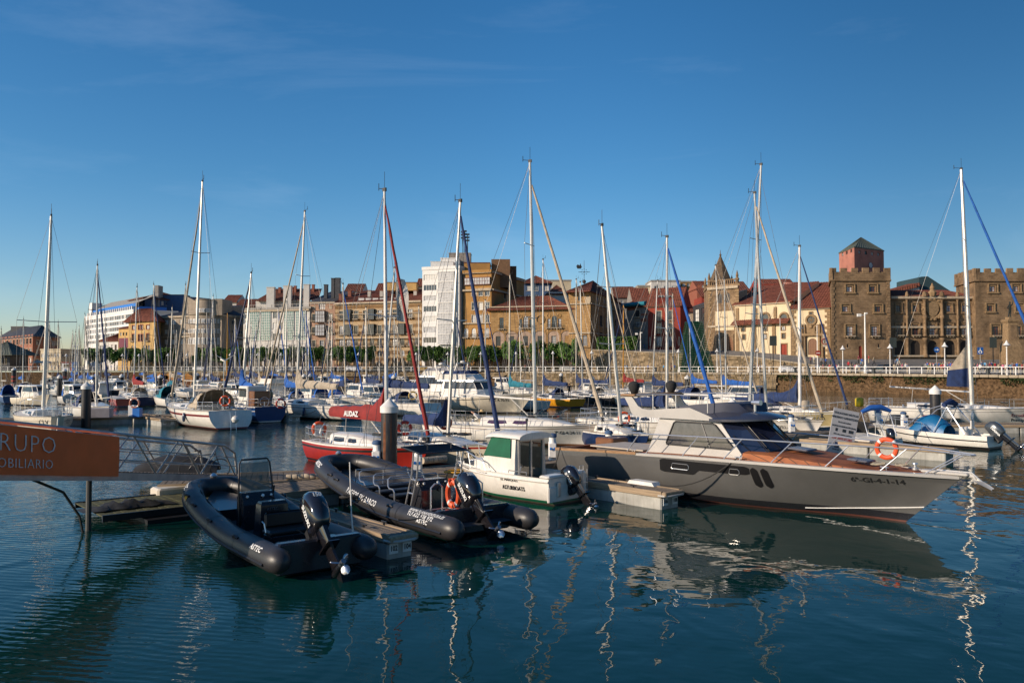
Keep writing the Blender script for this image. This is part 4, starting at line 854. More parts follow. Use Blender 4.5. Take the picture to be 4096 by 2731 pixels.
for x, big in ((1236, 0), (1372, 1), (1506, 1), (1632, 0)):
    g = G(); r = .42 if big else .28; y = -r - .1
    g.lathe([(r * 1.4, z(1035)), (r * 1.4, z(1020)), (r, z(1010)), (r * .9, z(905)), (r * 1.3, z(895)), (r * 1.3, z(885))], 12, (U_(x), y, 0)); g.lathe([(r, z(870)), (r * .8, z(850)), (r * .7, z(740)), (r * 1.2, z(728)), (r * 1.2, z(715)), (r * .7, z(705)), (r * .6, z(600)), (r * 1.2, z(585))], 12, (U_(x), y, 0))
    g.lathe([(r * 1.3, z(560)), (r * 1.3, z(545)), (r, z(540)), (r * 1.1, z(532)), (.05, z(520))], 8, (U_(x), y, 0)); part('column', g, CASTLE, B['root'], True, rot=(0, 0, f.ang))
g = G(); g.T = Matrix.Translation((U_(1437), -.25, z(660)))
g.prism([(-1.2, 1.4), (-1.3, -.2), (-.8, -1.2), (0, -1.7), (.8, -1.2), (1.3, -.2), (1.2, 1.4), (0, 1.7)], 'y', -.1, .24); g.torus(1.9, .25, 20, 6)
for t in range(14): a = t * 2 * pi / 14; g.T = Matrix.Translation((U_(1437) + 2.0 * cos(a), -.3, z(660) + 2.2 * sin(a))); g.lathe([(.05, -.3), (.35, -.15), (.35, .15), (.05, .3)], 6)
g.T = Matrix.Translation((U_(1437), -.3, z(560))); g.lathe([(.7, 0), (.9, .8), (.4, 1.4), (.5, 1.8), (.05, 2.8)], 8); g.T = None
part('coat_of_arms', g, CASTLT, B['root'], rot=(0, 0, f.ang))
building('castle_right_tower', 'right square castle tower with battlements at the edge of the picture', 4, [(1782, 166), (2330, 166)], 5.4, (1782, 378), 0, CASTLE,
  [(0, [1912, 2095], [(480, 522)], 44, 'w', TR), (0, [1891, 2120], [(632, 674)], 42, 'w', TR), (0, [1933, 2110], [(794, 864)], 46, 'w', dict(TR, bal=1, n=(2, 3))), (0, [1990], [(945, 1030)], 24, 'door', dict(f=REDW, p=REDW, arch=1, sill=0))],
  ('flat', .2, CASTLE, .05), back=(1632, 177), key='c2')
merlons('c2', CASTLE); relief('c2', 4, [(1912, 464, 526, 66), (2095, 464, 526, 66), (1891, 616, 678, 62), (2120, 616, 678, 62), (1933, 778, 866, 68)], CASTLT)
building('clock_tower', 'pink square tower with pyramid roof and clock above the left castle tower', 4, [(716, 190), (836, 180), (1068, 186)], 5.4, (836, 168), 0, PINKT,
  [(0, [740, 773, 808], [(215, 240)], 15, 'w', dict(f=IRON, sill=0)), (1, [875, 925, 975, 1023], [(200, 226)], 20, 'w', dict(f=IRON, sill=0))], ('hip', 3.4, GREENR, .1, .9), key='clk')
B = BLD['clk']; f = B['faces'][1]; u, zz = f.uz(*K(4, 953, 316)); off = f.A.xyz if False else Vector((f.A.x - B['root'].location.x, f.A.y - B['root'].location.y, 0))
g = G(); g.add([(u + .66 * cos(t * pi / 12), -.06, zz - 5.4 + .66 * sin(t * pi / 12)) for t in range(24)], [tuple(range(24))]); g.m = [0]
g.T = Matrix.Translation((u, -.05, zz - 5.4)); g.torus(.66, .06, 24, 4, mi=1)
for k in range(12): a = k * pi / 6; g.box(.5 * cos(a) - .04, .5 * cos(a) + .04, -.05, -.02, .5 * sin(a) - .04, .5 * sin(a) + .04, 1)
g.tube([(0, -.04, 0), (0, -.04, -.42)], .04, 4, 1); g.tube([(0, -.04, 0), (.1, -.04, .3)], .05, 4, 1); g.T = None
part('clock', g, [FW, M('clock_blue', (.02, .04, .12), .5)], B['root'], loc=off, rot=(0, 0, f.ang))
g = G(); a = W(*K(4, 250, 480), 240)
rb = thing('roofscape_house', 'house with red roof far left behind the church', 'building', (XD(2996, 240), 240, GZ)); g.box(-14, 8, 0, 10, 0, 22); part('wall', g, REDW, rb); g = G(); ribbed(g, (-14.5, -.5, 22), (8.5, -.5, 22), (8.5, 6, 25), (-14.5, 6, 25), .6); part('roof', g, TILE, rb)
# distant roofs behind the left half
random.seed(12); cols = [WHITEP, CREAMP, PINKP, OCHRE, BRK]; adj = ['white', 'cream', 'pink', 'ochre', 'brick']
for i, (k, x0, x1, y, d) in enumerate([(1, 1745, 1850, 605, 300), (1, 1850, 1990, 640, 290), (1, 1500, 1600, 640, 305), (2, 0, 150, 640, 300), (2, 1180, 1262, 520, 262), (2, 940, 1070, 520, 280), (2, 1500, 1545, 480, 270), (3, 2070, 2156, 520, 215)]):
    filler('distant_house', adj[i % 5] + ' distant house with tiled roof ' + ['right of the round turret', 'behind the grey wing', 'left of the round turret', 'left of the white chimneys', 'left of the white tower', 'behind the striped roof', 'touching the white tower', 'right of the church spire'][i], k, x0, x1, y, d, cols[i % 5], [(y + 12, y + 32)], [(x0 + x1) / 2], 18, ('gable', 3.2, [TILE, TILEB][i % 2], .5))
# ================================================================ promenade
def qdepth(xs):                           # depth of the quay edge on a photo column
    a = (xs - CX) / F
    for (x0, y0), (x1, y1) in zip(Q, Q[1:]):
        den = (x1 - x0) - a * (y1 - y0)
        t = (a * y0 - x0) / den
        if -1e-6 <= t <= 1: return y0 + (y1 - y0) * t
    return 110
def qpos(xs, back=0, z=QZ): d = qdepth(xs) + back; return Vector((XD(xs, d), d, z))
rl = thing('quay_railing', 'long white tube railing along the top of the quay wall', 'railing')
pm = G(); pm.box(-.07, .07, -.05, .05, 0, 1.12); pmesh = pm.mesh('railing_post', TPOLE); rails = G(); n_ = 0
pts = [qpos(x, .55) for x in (-60, 560, 2024, 2618)] + [None] + [qpos(x, .55) for x in (2718, 3119, 3500, 3900, 4180)]
for a, b in zip(pts, pts[1:]):
    if a is None or b is None: continue
    L = (b - a).length; n = int(L / (2.1 if a.x > 0 else 2.3)); ang = atan2(b.y - a.y, b.x - a.x)
    for i in range(n + 1):
        if n_ < 290: link('railing_post', pmesh, rl, a.lerp(b, i / n), (0, 0, ang)); n_ += 1
    u = (b - a).normalized(); nn = Vector((-u.y, u.x, 0))
    for z, h in ((1.12, .09), (.38, .05), (.62, .05)) if a.x > 40 else ((1.12, .09), (.42, .06)):
        p = [a + nn * .04, b + nn * .04, b - nn * .04, a - nn * .04]
        rails.add([(q.x, q.y, QZ + z) for q in p] + [(q.x, q.y, QZ + z + h) for q in p], [(0, 3, 2, 1), (4, 5, 6, 7), (0, 1, 5, 4), (1, 2, 6, 5), (2, 3, 7, 6), (3, 0, 4, 7)])
part('rail', rails, TPOLE, rl)
# lamps
def lamp():
    t = thing('promenade_lamp', 'white promenade lamp with bell shaped head standing at the quay railing', 'lamp', group='promenade lamps along the railing')
    g = G(); g.lathe([(.16, 0), (.16, .5), (.08, .6), (.07, 3.9), (.12, 3.95), (.06, 4.1)], 8); part('pole', g, TPOLE, t, True)
    g = G(); g.lathe([(.1, 4.1), (.46, 4.3), (.34, 4.42), (.2, 4.6), (.12, 4.8), (.03, 5.0)], 12); part('lamp_head', g, TPOLE, t, True); return t
L0 = None; LMP = []
for x in [265, 415, 490, 556, 672, 748, 847, 921, 1030, 1124, 1223, 1325, 1434, 1547, 1665, 1791, 1923, 2064, 2212, 2367, 2714, 2868, 3029, 3371, 3560, 3779, 4027]:
    if L0 is None: L0 = lamp(); o = L0
    else: o = copy_tree(L0)
    o.location = qpos(x, 1.2); o.scale = (1.1, 1.1, 1.0); LMP.append(o)
def pole(x, d, ytop, label, flood=True, r=.11):
    p = W(x, ytop, d); t = thing('light_mast', label, 'light pole', (p.x, d, QZ)); g = G(); h = p.z - QZ
    g.lathe([(r * 3, 0), (r * 2.4, 1.2), (r * 1.4, 1.6), (r, h)], 10); part('pole', g, TPOLE, t, True)
    if flood: g = G(); g.box(-1.3, -.7, -.25, .25, h - .7, h - .2); g.box(-.7, .2, -.05, .05, h - .5, h - .4); g.box(.0, .4, -.2, .2, h - .25, h); part('floodlight', g, TPOLE, t)
pole(3459, 141, 1250, 'tall white light pole with floodlights before the castle tower'); pole(3268, 152, 1300, 'thin white pole before the church portal', False, .06)
pole(2904, 186, 1322, 'white light pole with tapered foot by the church tower', False); pole(2562, 200, 1328, 'white pole with small floodlights before the red house'); pole(310, 225, 1378, 'tall grey light pole beside the low office at left')
pole(3120, 155, 1272, 'thin white pole beside the church front', False, .05)
# trees
def ordn(i):
    a = 'first second third fourth fifth sixth seventh eighth ninth tenth eleventh twelfth thirteenth fourteenth fifteenth sixteenth seventeenth eighteenth nineteenth'.split()
    if i < 20: return a[i - 1]
    t, u = divmod(i, 10); return ({2: 'twentieth', 3: 'thirtieth', 4: 'fortieth', 5: 'fiftieth'}[t] if u == 0 else {2: 'twenty', 3: 'thirty', 4: 'forty', 5: 'fifty'}[t] + ' ' + a[u - 1])
for i, o in enumerate(LMP): o['label'] = ordn(i + 1) + ' white bell headed promenade lamp from the left at the railing'
LEAF = M('leaf_green', (.075, .15, .026), .75, var=.7, scale=1.4, spec=.3); BARK = M('bark', (.09, .07, .05), .95, var=.4)
def crown_mesh(seed, rx, rz, n, leaf):
    r = random.Random(seed); g = G(); cl = [(Vector((r.uniform(-1, 1) * rx * .72, r.uniform(-1, 1) * rx * .72, r.uniform(-.75, .8) * rz)), r.uniform(.42, .62) * rz) for _ in range(13)]
    for i in range(n):
        c, rr = cl[i % 13]; d = Vector((r.gauss(0, 1), r.gauss(0, 1), r.gauss(0, 1))).normalized() * rr * r.uniform(.6, 1.12); p = c + d
        a = Vector((r.gauss(0, 1), r.gauss(0, 1), r.gauss(0, 1))).normalized(); b = a.orthogonal().normalized() * leaf * r.uniform(.6, 1.3); a = a * leaf * r.uniform(.6, 1.4)
        g.add([p - a, p - b * .6, p + a, p + b * .6], [(0, 1, 2, 3)])
    return g.mesh('crown', LEAF)
crowns = [crown_mesh(s, 2.9, 1.9, 2200, .25) for s in range(5)]
def trunk_mesh(seed):
    r = random.Random(seed); g = G(); g.tube([(0, 0, 0), (.05, 0, 1.2), (-.04, .03, 2.4), (0, 0, 3.2)], [.2, .16, .14, .11], 7)
    for k in range(6): a = k * 1.05 + r.random(); g.tube([(0, 0, 2.3 + .12 * k), (.6 * cos(a), .6 * sin(a), 3.1 + .1 * k), (1.4 * cos(a), 1.4 * sin(a), 3.9)], [.09, .06, .03], 5)
    return g.mesh('trunk', BARK)
trunks = [trunk_mesh(s) for s in range(3)]
cx = [K(1, x)[0] for x in (705, 765, 830, 900, 960, 1025, 1095, 1160, 1225, 1290, 1345, 1590, 1650, 1715, 1775, 1840, 1895)] + [K(2, x)[0] for x in (45, 110, 245, 310, 365, 430, 490, 545, 610, 665, 735, 800, 880, 945, 1010, 1070, 1125, 1510, 1570, 1635, 1700, 1790, 1900, 1990, 2060)] + [K(3, x)[0] for x in (30, 120, 190, 320, 470, 610, 745)]
for i, x in enumerate(cx):
    d = qdepth(x) + 11 + (i % 3) * .8; p = Vector((XD(x, d), d, QZ)); big = x > 2030
    left = i < 17
    t = thing('street_tree', ordn(i + 1) + ' clipped street tree from the left in the promenade row', 'tree', p, i * 1.3, 'clipped street trees along the promenade')
    s = 1.05 if big else 1.0
    c = link('crown', crowns[i % 5], t, (0, 0, 4.55 * s), (0, 0, i * .7)); c.scale = (s * .94, s * .94, s * (1.35 if big else 1.0)); tk = link('trunk', trunks[i % 3], t); tk.scale = (1, 1, s)
g = G(); r = random.Random(5)
hg = crown_mesh(9, 1, 1, 10, .2); q = G()
for i in range(7000):
    x = r.uniform(0, 1); d = lerp(206, 203, x); p = Vector((XD(lerp(2390, 2550, x), d), d + r.uniform(0, 2.4), 8.8 + r.uniform(0, 3.3)))
    a = Vector((r.gauss(0, 1), r.gauss(0, 1), r.gauss(0, 1))).normalized(); b = a.orthogonal().normalized() * .16; a = a * .2; q.add([p - a, p - b, p + a, p + b], [(0, 1, 2, 3)])
solo('clipped_hedge', q, LEAF, 'square clipped hedge on the terrace above the retaining wall', 'hedge')
# sculpture of stacked green bottles
BOT = M('green_bottle_glass', (.012, .075, .03), .12, var=.4, scale=8, spec=.9); t = thing('bottle_tree_sculpture', 'tall conical sculpture of stacked green bottles before the retaining wall', 'sculpture', (XD(2775, 186), 186, QZ))
h = W(2775, 1285, 186).z - QZ; n = 30
for i in range(n):
    g = G(); f = i / n; hw = lerp(4.2, 1.7, f ** .8); z = h * f
    g.tube([(-hw, -hw * .6, z + .12), (hw, -hw * .6, z + .12), (hw, hw * .6, z + .12), (-hw, hw * .6, z + .12)], .12, 5, closed=True)
    for k in range(9): x = lerp(-hw, hw, k / 8); g.tube([(x, -hw * .6 - .25, z + .12), (x, -hw * .6 + .5, z + .12)], .09, 5)
    part('bottle_ring', g, BOT, t)
g = G(); g.loft([[(-2.9, -1.5, 0), (2.9, -1.5, 0), (2.9, 1.5, 0), (-2.9, 1.5, 0)], [(-1, -.6, h), (1, -.6, h), (1, .6, h), (-1, .6, h)]]); part('core', g, BLACK, t)
# statue on its pedestal
p = W(3996, 1435, 150); t = thing('statue', 'bronze figure on a tall inscribed stone pedestal at right edge', 'statue', (p.x + 2.2, 150, 4.4)); t.scale = (.8, .8, 1); g = G()
z = lambda y: W(3996, K(4, 0, y)[1], 150).z - 4.4
g.lathe([(2.9, 0), (2.9, .5), (2.3, .6), (2.3, z(950)), (2.0, z(930)), (1.7, z(915)), (1.55, z(770)), (1.95, z(755)), (1.95, z(742)), (1.0, z(738)), (.95, z(722))], 4); o = part('pedestal', g, CASTLT, t); o.rotation_euler = (0, 0, pi / 4)
g = G(); g.box(-.8, .8, -1.24, -1.14, z(900), z(785)); part('inscription_plate', g, CASTLE, t)
BRZ = M('dark_bronze', (.04, .045, .04), .45, .6, var=.4); zz = z(725); g = G()
g.tube([(.15, 0, zz), (.12, 0, zz + .7), (.12, 0, zz + 1.3), (0, 0, zz + 1.7), (0, 0, zz + 2.3), (0, 0, zz + 2.55)], [.16, .13, .2, .3, .33, .12], 8); g.tube([(-.3, .1, zz), (-.25, 0, zz + .7), (-.1, 0, zz + 1.35)], [.16, .14, .2], 8)
g.lathe([(.02, 0), (.17, .1), (.19, .25), (.12, .42), (.02, .46)], 8, (0, 0, zz + 2.55)); g.tube([(.3, 0, zz + 2.2), (.65, 0, zz + 2.5), (.7, 0, zz + 3.1)], [.11, .09, .07], 6); g.tube([(.7, 0, zz + 2.5), (.72, 0, zz + 4.3)], .035, 5); g.box(.4, 1.04, -.03, .03, zz + 3.7, zz + 3.8)
g.tube([(-.3, 0, zz + 2.2), (-.6, 0, zz + 1.8), (-.45, -.2, zz + 1.5)], [.11, .09, .07], 6); part('figure', g, BRZ, t, True)
# signs and panels
def panel(kk, x0, x1, ya, yb, d, mat, name, label, cat, legs=True, txt=None):
    a = W(*K(kk, x0, ya), d); b = W(*K(kk, x1, yb), d); gz = plaza_z((a.x + b.x) / 2, d) if d < 205 and kk > 2 else QZ; t = thing(name, label, cat, ((a.x + b.x) / 2, d, gz)); w_ = (b.x - a.x) / 2
    g = G(); g.box(-w_, w_, -.06, 0, b.z - gz, a.z - gz); part('board', g, mat, t)
    if legs: g = G(); g.box(-.07, .07, .0, .1, 0, a.z - gz); part('post', g, IRON, t)
    if txt: lettering(txt, .5, TPOLE, t, lambda X, Y, Z: (X, -.07 - Z, (a.z + b.z) / 2 - gz + Y), align='CENTER')
    return t
DPAN = M('dark_green_panel', (.035, .045, .04), .6)
panel(4, 161, 217, 868, 945, 166, DPAN, 'notice_board', 'dark notice board on a post before the church wall', 'notice board'); panel(4, 1885, 1942, 878, 962, 150, DPAN, 'notice_board', 'dark notice board on a post before the right castle tower', 'notice board'); panel(4, 1102, 1156, 882, 960, 150, DPAN, 'notice_board', 'dark notice board left of the castle arches', 'notice board')
t = panel(4, 578, 606, 855, 955, 150, M('banner_cream', (.6, .5, .38), .8), 'information_banner', 'tall cream banner with red i before the castle tower', 'banner')
g = G(); g.torus(.55, .07, 16, 5, (0, -.1, W(*K(4, 590, 912), 150).z - t.location.z)); part('emblem', g, REDP, t); lettering('i', 1.1, REDP, t, lambda X, Y, Z: (X, -.1, W(*K(4, 590, 925), 150).z - t.location.z + Y), align='CENTER', bold=.02)
for (x, y, d, m, lb, ar) in ((1470, 977, 140, M('sign_blue', (.01, .09, .32), .4), 'round blue arrow sign on a pole before the castle', 1), (1812, 985, 138, MATS['sign_blue'] if 'sign_blue' in MATS else BLUEF, 'square blue parking sign on a pole before the right tower', 2), (540, 1003, 150, REDP, 'round red no entry sign on a pole before the church', 3)):
    p = W(*K(4, x, y), d); gz = plaza_z(p.x, d); t = thing('road_sign', lb, 'road sign', (p.x, d, gz)); g = G(); g.lathe([(.04, 0), (.04, p.z - gz + .3)], 6); part('pole', g, ALU, t); g = G(); h = p.z - gz
    if ar == 2: g.box(-.5, .5, -.1, -.06, h - .6, h + .6)
    else: g.add([(.5 * cos(k * pi / 12), -.08, h + .5 * sin(k * pi / 12)) for k in range(24)], [tuple(range(24))])
    part('sign_face', g, m, t); g = G()
    if ar == 1: g.box(-.33, .08, -.12, -.1, h - .05, h + .05); g.add([(.06, -.11, h - .2), (.36, -.11, h), (.06, -.11, h + .2)], [(0, 1, 2)])
    if ar == 2: g.lathe([(.01, -.09), (.09, 0), (.01, .09)], 8, (-.03, -.11, h + .36)); g.box(-.1, .02, -.12, -.1, h - .1, h + .26); g.box(-.02, .28, -.12, -.1, h - .16, h - .06); g.torus(.26, .05, 14, 4, (-.02, -.11, h - .2))
    if ar == 3: g.box(-.34, .34, -.12, -.1, h - .08, h + .08)
    part('symbol', g, TPOLE, t)
CAFE = M('umbrella_cloth', (.62, .58, .50), .8)
for x, y, lb in ((150, 1075, 'leftmost white cafe parasol before the red brick hall'), (182, 1073, 'white cafe parasol before the low cream office')):
    p = qpos(x, 14); t = thing('cafe_parasol', lb, 'parasol', p); g = G(); g.lathe([(.04, 0), (.04, 2.6)], 6); part('pole', g, TPOLE, t); g = G(); g.lathe([(2.1, 2.3), (2.05, 2.4), (1, 2.85), (.05, 3.3)], 8, caps=False); part('canopy', g, CAFE, t)
for x, w_, m, lb in ((266, 2.6, TPOLE, 'white ticket kiosk with red awning on the left quay'), (287, 1.2, REDP, 'red vending cabinet beside the white kiosk'), (299, 1.4, BLUEF, 'blue vending cabinet right of the red one')):
    p = qpos(x, 3); t = thing('kiosk', lb, 'kiosk', p); g = G(); g.rbox(-w_ / 2, w_ / 2, 0, 1.2, 0, 2.3); part('body', g, m, t); g = G(); g.box(-w_ / 2 - .1, w_ / 2 + .1, -.3, 1.3, 2.3, 2.5); part('roof', g, REDP if w_ > 2 else m, t); g = G(); g.box(-w_ * .3, w_ * .3, -.03, 0, .9, 1.9); part('hatch', g, DKGLASS, t)
HUT = M('orange_hut_wood', (.50, .22, .05), .8, var=.2, stretch=(6, 6, .6))
for i, (x, y) in enumerate(((652, 1500), (674, 1500), (750, 1502), (640, 1502))):
    d = 150; p = W(x, 1520, d); t = thing('dock_hut', ['orange wooden dock hut behind the black pile, second from left', 'orange wooden dock hut, third from left', 'orange wooden hut standing alone to the right', 'orange wooden dock hut, leftmost of the row'][i], 'hut', (p.x, d, 1.2), group='orange dock huts')
    g = G(); g.box(-.95, .95, 0, 1.8, -1.0, 1.5); g.prism([(-1.1, 1.45), (1.1, 1.45), (0, 2.1)], 'y', -.1, 1.9); part('wall', g, HUT, t); g = G(); g.box(-.4, .4, -.04, 0, -.6, 1.0); part('door', g, WOOD, t)
BOLL = M('cast_iron', (.03, .035, .035), .5)
for i, x in enumerate((1340, 2105, 3180, 3494, 2622, 3950)):
    g = G(); g.lathe([(.42, 0), (.42, .15), (.26, .2), (.24, .75), (.42, .85), (.42, 1.0), (.2, 1.06)], 12); solo('mooring_bollard', g, BOLL, ['iron mooring bollard on the quay before the striped building', 'iron mooring bollard on the quay before the palace', 'iron mooring bollard near the white hatchback', 'iron mooring bollard before the castle left tower', 'iron mooring bollard at the railing gap by the steps', 'iron mooring bollard at the far right of the quay'][i], 'bollard', qpos(x, .3), sm=True)
bg_ = G(); bg_.lathe([(.11, 0), (.11, .7), (.14, .75), (.08, .95)], 8); bm = bg_.mesh('street_bollard', BOLL)
for i in range(22):
    x = 3640 + (i % 11) * 24 if i < 11 else 3270 + (i - 11) * 17; d = 141 - (i % 11) * 1.1 if i < 11 else 158 - (i - 11) * .6
    px = XD(x, d); o = link('street_bollard', bm, None, (px, d, plaza_z(px, d))); tag(o, 'small dark bollard in the line on the castle plaza' if i < 11 else 'small dark bollard in the line below the church', 'bollard', 'plaza bollards' if i < 11 else 'church bollards')
# cars
TYRE = M('tyre', (.02, .02, .02), .8); RIM = M('alloy_rim', (.45, .45, .46), .3, .7); CARG = M('car_glass', (.015, .018, .02), .04, spec=.9); HL = M('headlamp', (.6, .6, .62), .1)
def car_meshes(kind):
    L, hw = 4.2, .88; g = G(); rl_ = 1.46 if kind else 1.42
    prof = [(-2.1, .35, .6), (-2.08, .35, .92), (-1.8, .3, 1.0), (-1.0, .26, 1.02), (0, .25, .98), (.9, .25, .96), (1.5, .27, .86), (2.0, .32, .72), (2.12, .36, .5)]
    secs = []
    for x, zl, zh in prof:
        k = 1 - .12 * max(0, abs(x) - 1.5) / .6; w_ = hw * k
        secs.append([(x, -w_ * .93, zl - .08), (x, -w_, zl + .1), (x, -w_, zh - .15), (x, -w_ * .93, zh), (x, w_ * .93, zh), (x, w_, zh - .15), (x, w_, zl + .1), (x, w_ * .93, zl - .08)])
    g.loft(secs, True, True)
    ro = [(-2.0, .98), (-1.75, 1.38), (-1.0, rl_), (.1, rl_ - .02), (.5, 1.3), (1.15, .94)]
    g.loft([[(x, -.8 if z < 1.1 else -.64, .92), (x, -.8 + (z - .92) * .3, z - .04), (x, -.5, z), (x, .5, z), (x, .8 - (z - .92) * .3, z - .04), (x, .8 if z < 1.1 else .64, .92)] for x, z in ro], True, True)
    w = G()
    for s in (-1, 1):
        w.add([(-1.72, s * .795, 1.0), (-.95, s * .80, 1.0), (-.95, s * .70, 1.36), (-1.55, s * .70, 1.33)], [(0, 1, 2, 3)]); w.add([(-.88, s * .80, 1.0), (.0, s * .80, .99), (.0, s * .70, 1.36), (-.88, s * .70, 1.37)], [(0, 1, 2, 3)]); w.add([(.06, s * .80, .99), (.98, s * .79, .97), (.5, s * .72, 1.27), (.06, s * .70, 1.36)], [(0, 1, 2, 3)])
    w.add([(.54, -.62, 1.3), (.54, .62, 1.3), (1.13, .74, .97), (1.13, -.74, .97)], [(0, 1, 2, 3)]); w.add([(-1.78, -.6, 1.36), (-1.78, .6, 1.36), (-2.02, .7, 1.0), (-2.02, -.7, 1.0)], [(0, 1, 2, 3)])
    wh = G(); wh.T = Matrix.Rotation(pi / 2, 4, 'X'); wh.lathe([(.22, -.1), (.33, -.1), (.33, .1), (.22, .1)], 18); rm = G(); rm.T = Matrix.Rotation(pi / 2, 4, 'X'); rm.lathe([(.21, -.105), (.05, -.115), (.05, .115), (.21, .105)], 10)
    hl = G(); hl.box(1.9, 2.1, -.75, -.45, .62, .76); hl.box(1.9, 2.1, .45, .75, .62, .76)
    return g.mesh('body', WHITE, True, 30), w.mesh('car_window', CARG), wh.mesh('wheel', TYRE, True), rm.mesh('rim', RIM), hl.mesh('headlight', HL)
CMS = car_meshes(0)
def car(p, rz, paint, label):
    t = thing('parked_car', label, 'car', p, rz); o = link('body', CMS[0], t); o.material_slots[0].link = 'OBJECT'; o.material_slots[0].material = paint; link('car_window', CMS[1], t)
    for x in (-1.32, 1.32):
        for y in (-.8, .8): w = link('wheel', CMS[2], t, (x, y, .33)); link('rim', CMS[3], w)
    link('headlight', CMS[4], t)
CW = M('car_white', (.68, .68, .67), .25, coat=1); CC = M('car_cream', (.52, .47, .38), .25, .2, coat=1); CD = M('car_dark', (.02, .03, .035), .2, coat=1); CY_ = M('car_yellow', (.45, .27, .02), .3, coat=1)
car(qpos(3158, 6.5), -.05, CW, 'white hatchback on the street before the church'); car(qpos(2270, 7), .0, CC, 'cream small car parked before the arcaded palace'); car(qpos(804, 6), 0, CW, 'white car parked before the grey corner building'); car(qpos(1418, 7), 0, CW, 'white and blue car before the striped building')
car(qpos(1680, 9), 0, CD, 'dark car parked before the white tower block'); car(qpos(1785, 9), pi, MATS['blue_render'], 'blue car parked before the ochre tower block'); car(qpos(1695, 5), 0, CY_, 'yellow taxi before the white tower block'); car(qpos(1850, 9), 0, CD, 'dark car right of the blue car before the ochre block')
d = 139; px = XD(3555, d); car(Vector((px, d, plaza_z(px, d))), .35, CD, 'dark car on the street before the castle left tower')
# people
SKIN = M('skin', (.42, .24, .16), .6); HAIR = M('hair_dark', (.03, .02, .015), .8)
def person_mesh(pose):
    P = {0: dict(fl=(.09, .0), fr=(-.09, 0), kl=(.09, .02), kr=(-.09, .02), hl=(.25, .04, .82), hr=(-.25, .04, .82), el=(.24, -.02, 1.1), er=(-.24, -.02, 1.1)),
         1: dict(fl=(.09, .32), fr=(-.09, -.34), kl=(.09, .2), kr=(-.09, -.05), hl=(.24, -.22, .88), hr=(-.24, .28, .92), el=(.24, -.1, 1.1), er=(-.24, .06, 1.1)),
         2: dict(fl=(.09, -.3), fr=(-.09, .3), kl=(.09, -.04), kr=(-.09, .2), hl=(.2, .3, 1.08), hr=(-.25, -.15, .86), el=(.25, .02, 1.1), er=(-.25, -.06, 1.1))}[pose % 3]
    lean = 0; v = [(0, 0, .95), (0, 0, 1.15), (0, .01, 1.36), (0, .01, 1.5), (0, .03, 1.62), (0, .03, 1.72)]; e = [(0, 1), (1, 2), (2, 3), (3, 4), (4, 5)]; r = [.14, .125, .15, .055, .095, .07]
    for s, (f, k, h, el) in ((1, ('fl', 'kl', 'hl', 'el')), (-1, ('fr', 'kr', 'hr', 'er'))):
        b = len(v); v += [(s * .1, 0, .88), (P[k][0], P[k][1], .5), (P[f][0], P[f][1], .08), (P[f][0], P[f][1] + .14, .04)]; r += [.1, .07, .05, .045]; e += [(0, b), (b, b + 1), (b + 1, b + 2), (b + 2, b + 3)]
        b = len(v); v += [(s * .19, 0, 1.4), P[el], P[h]]; r += [.065, .045, .035]; e += [(2, b), (b, b + 1), (b + 1, b + 2)]
    if pose >= 3:                         # bending forward over something
        w_ = []
        for (x, y, z) in v: w_.append((x, y + max(0, z - .95) * .8, z - max(0, z - .95) * .38))
        v = w_
    me = bpy.data.meshes.new('p'); me.from_pydata(v, e, []); o = bpy.data.objects.new('p', me); COL.objects.link(o); m = o.modifiers.new('s', 'SKIN')
    for i, sv_ in enumerate(me.skin_vertices[0].data): sv_.radius = (r[i], r[i] * .8); sv_.use_root = (i == 0)
    o.modifiers.new('u', 'SUBSURF').levels = 1; dg = bpy.context.evaluated_depsgraph_get(); nm = bpy.data.meshes.new_from_object(o.evaluated_get(dg)); COL.objects.unlink(o); bpy.data.objects.remove(o)
    nm.name = 'body'; nm.materials.clear()
    for mm in (SKIN, SKIN, SKIN, HAIR): nm.materials.append(mm)
    for p_ in nm.polygons:
        c = p_.center; z = c.z; p_.use_smooth = True
        p_.material_index = 3 if (z > 1.66 or (z > 1.58 and c.y < .02)) else 0 if z > 1.47 else (2 if z > .98 and (abs(c.x) < .23 or z > 1.15) else (0 if abs(c.x) > .2 and z > .75 else (1 if z > .12 else 3)))
        if pose >= 3: p_.material_index = 3 if z > 1.4 and c.y > .55 else 0 if c.y > .42 else (2 if z > .98 else (1 if z > .12 else 3))
    return nm
PMS = [person_mesh(i) for i in range(4)]
CLO = {k: M('cloth_' + k, c, .85) for k, c in dict(white=(.6, .58, .54), black=(.02, .02, .02), red=(.4, .02, .03), blue=(.03, .10, .35), grey=(.2, .2, .2), denim=(.05, .08, .15), pink=(.5, .12, .2), beige=(.4, .33, .22), green=(.05, .1, .04), maroon=(.15, .02, .03), sky=(.1, .3, .5)).items()}
PU = {}
def person(p, rz, top, bot, where, pose=0, label=None):
    lb = label or 'person in %s top and %s trousers %s' % (top, bot, where); PU[lb] = PU.get(lb, 0) + 1
    o = link('person', PMS[pose], None, p, (0, 0, rz)); tag(o, lb, 'person', None if label else 'people ' + where)
    for i, m in ((1, CLO[bot]), (2, CLO[top])): o.material_slots[i].link = 'OBJECT'; o.material_slots[i].material = m
    return o
random.seed(21); tops = list(CLO)
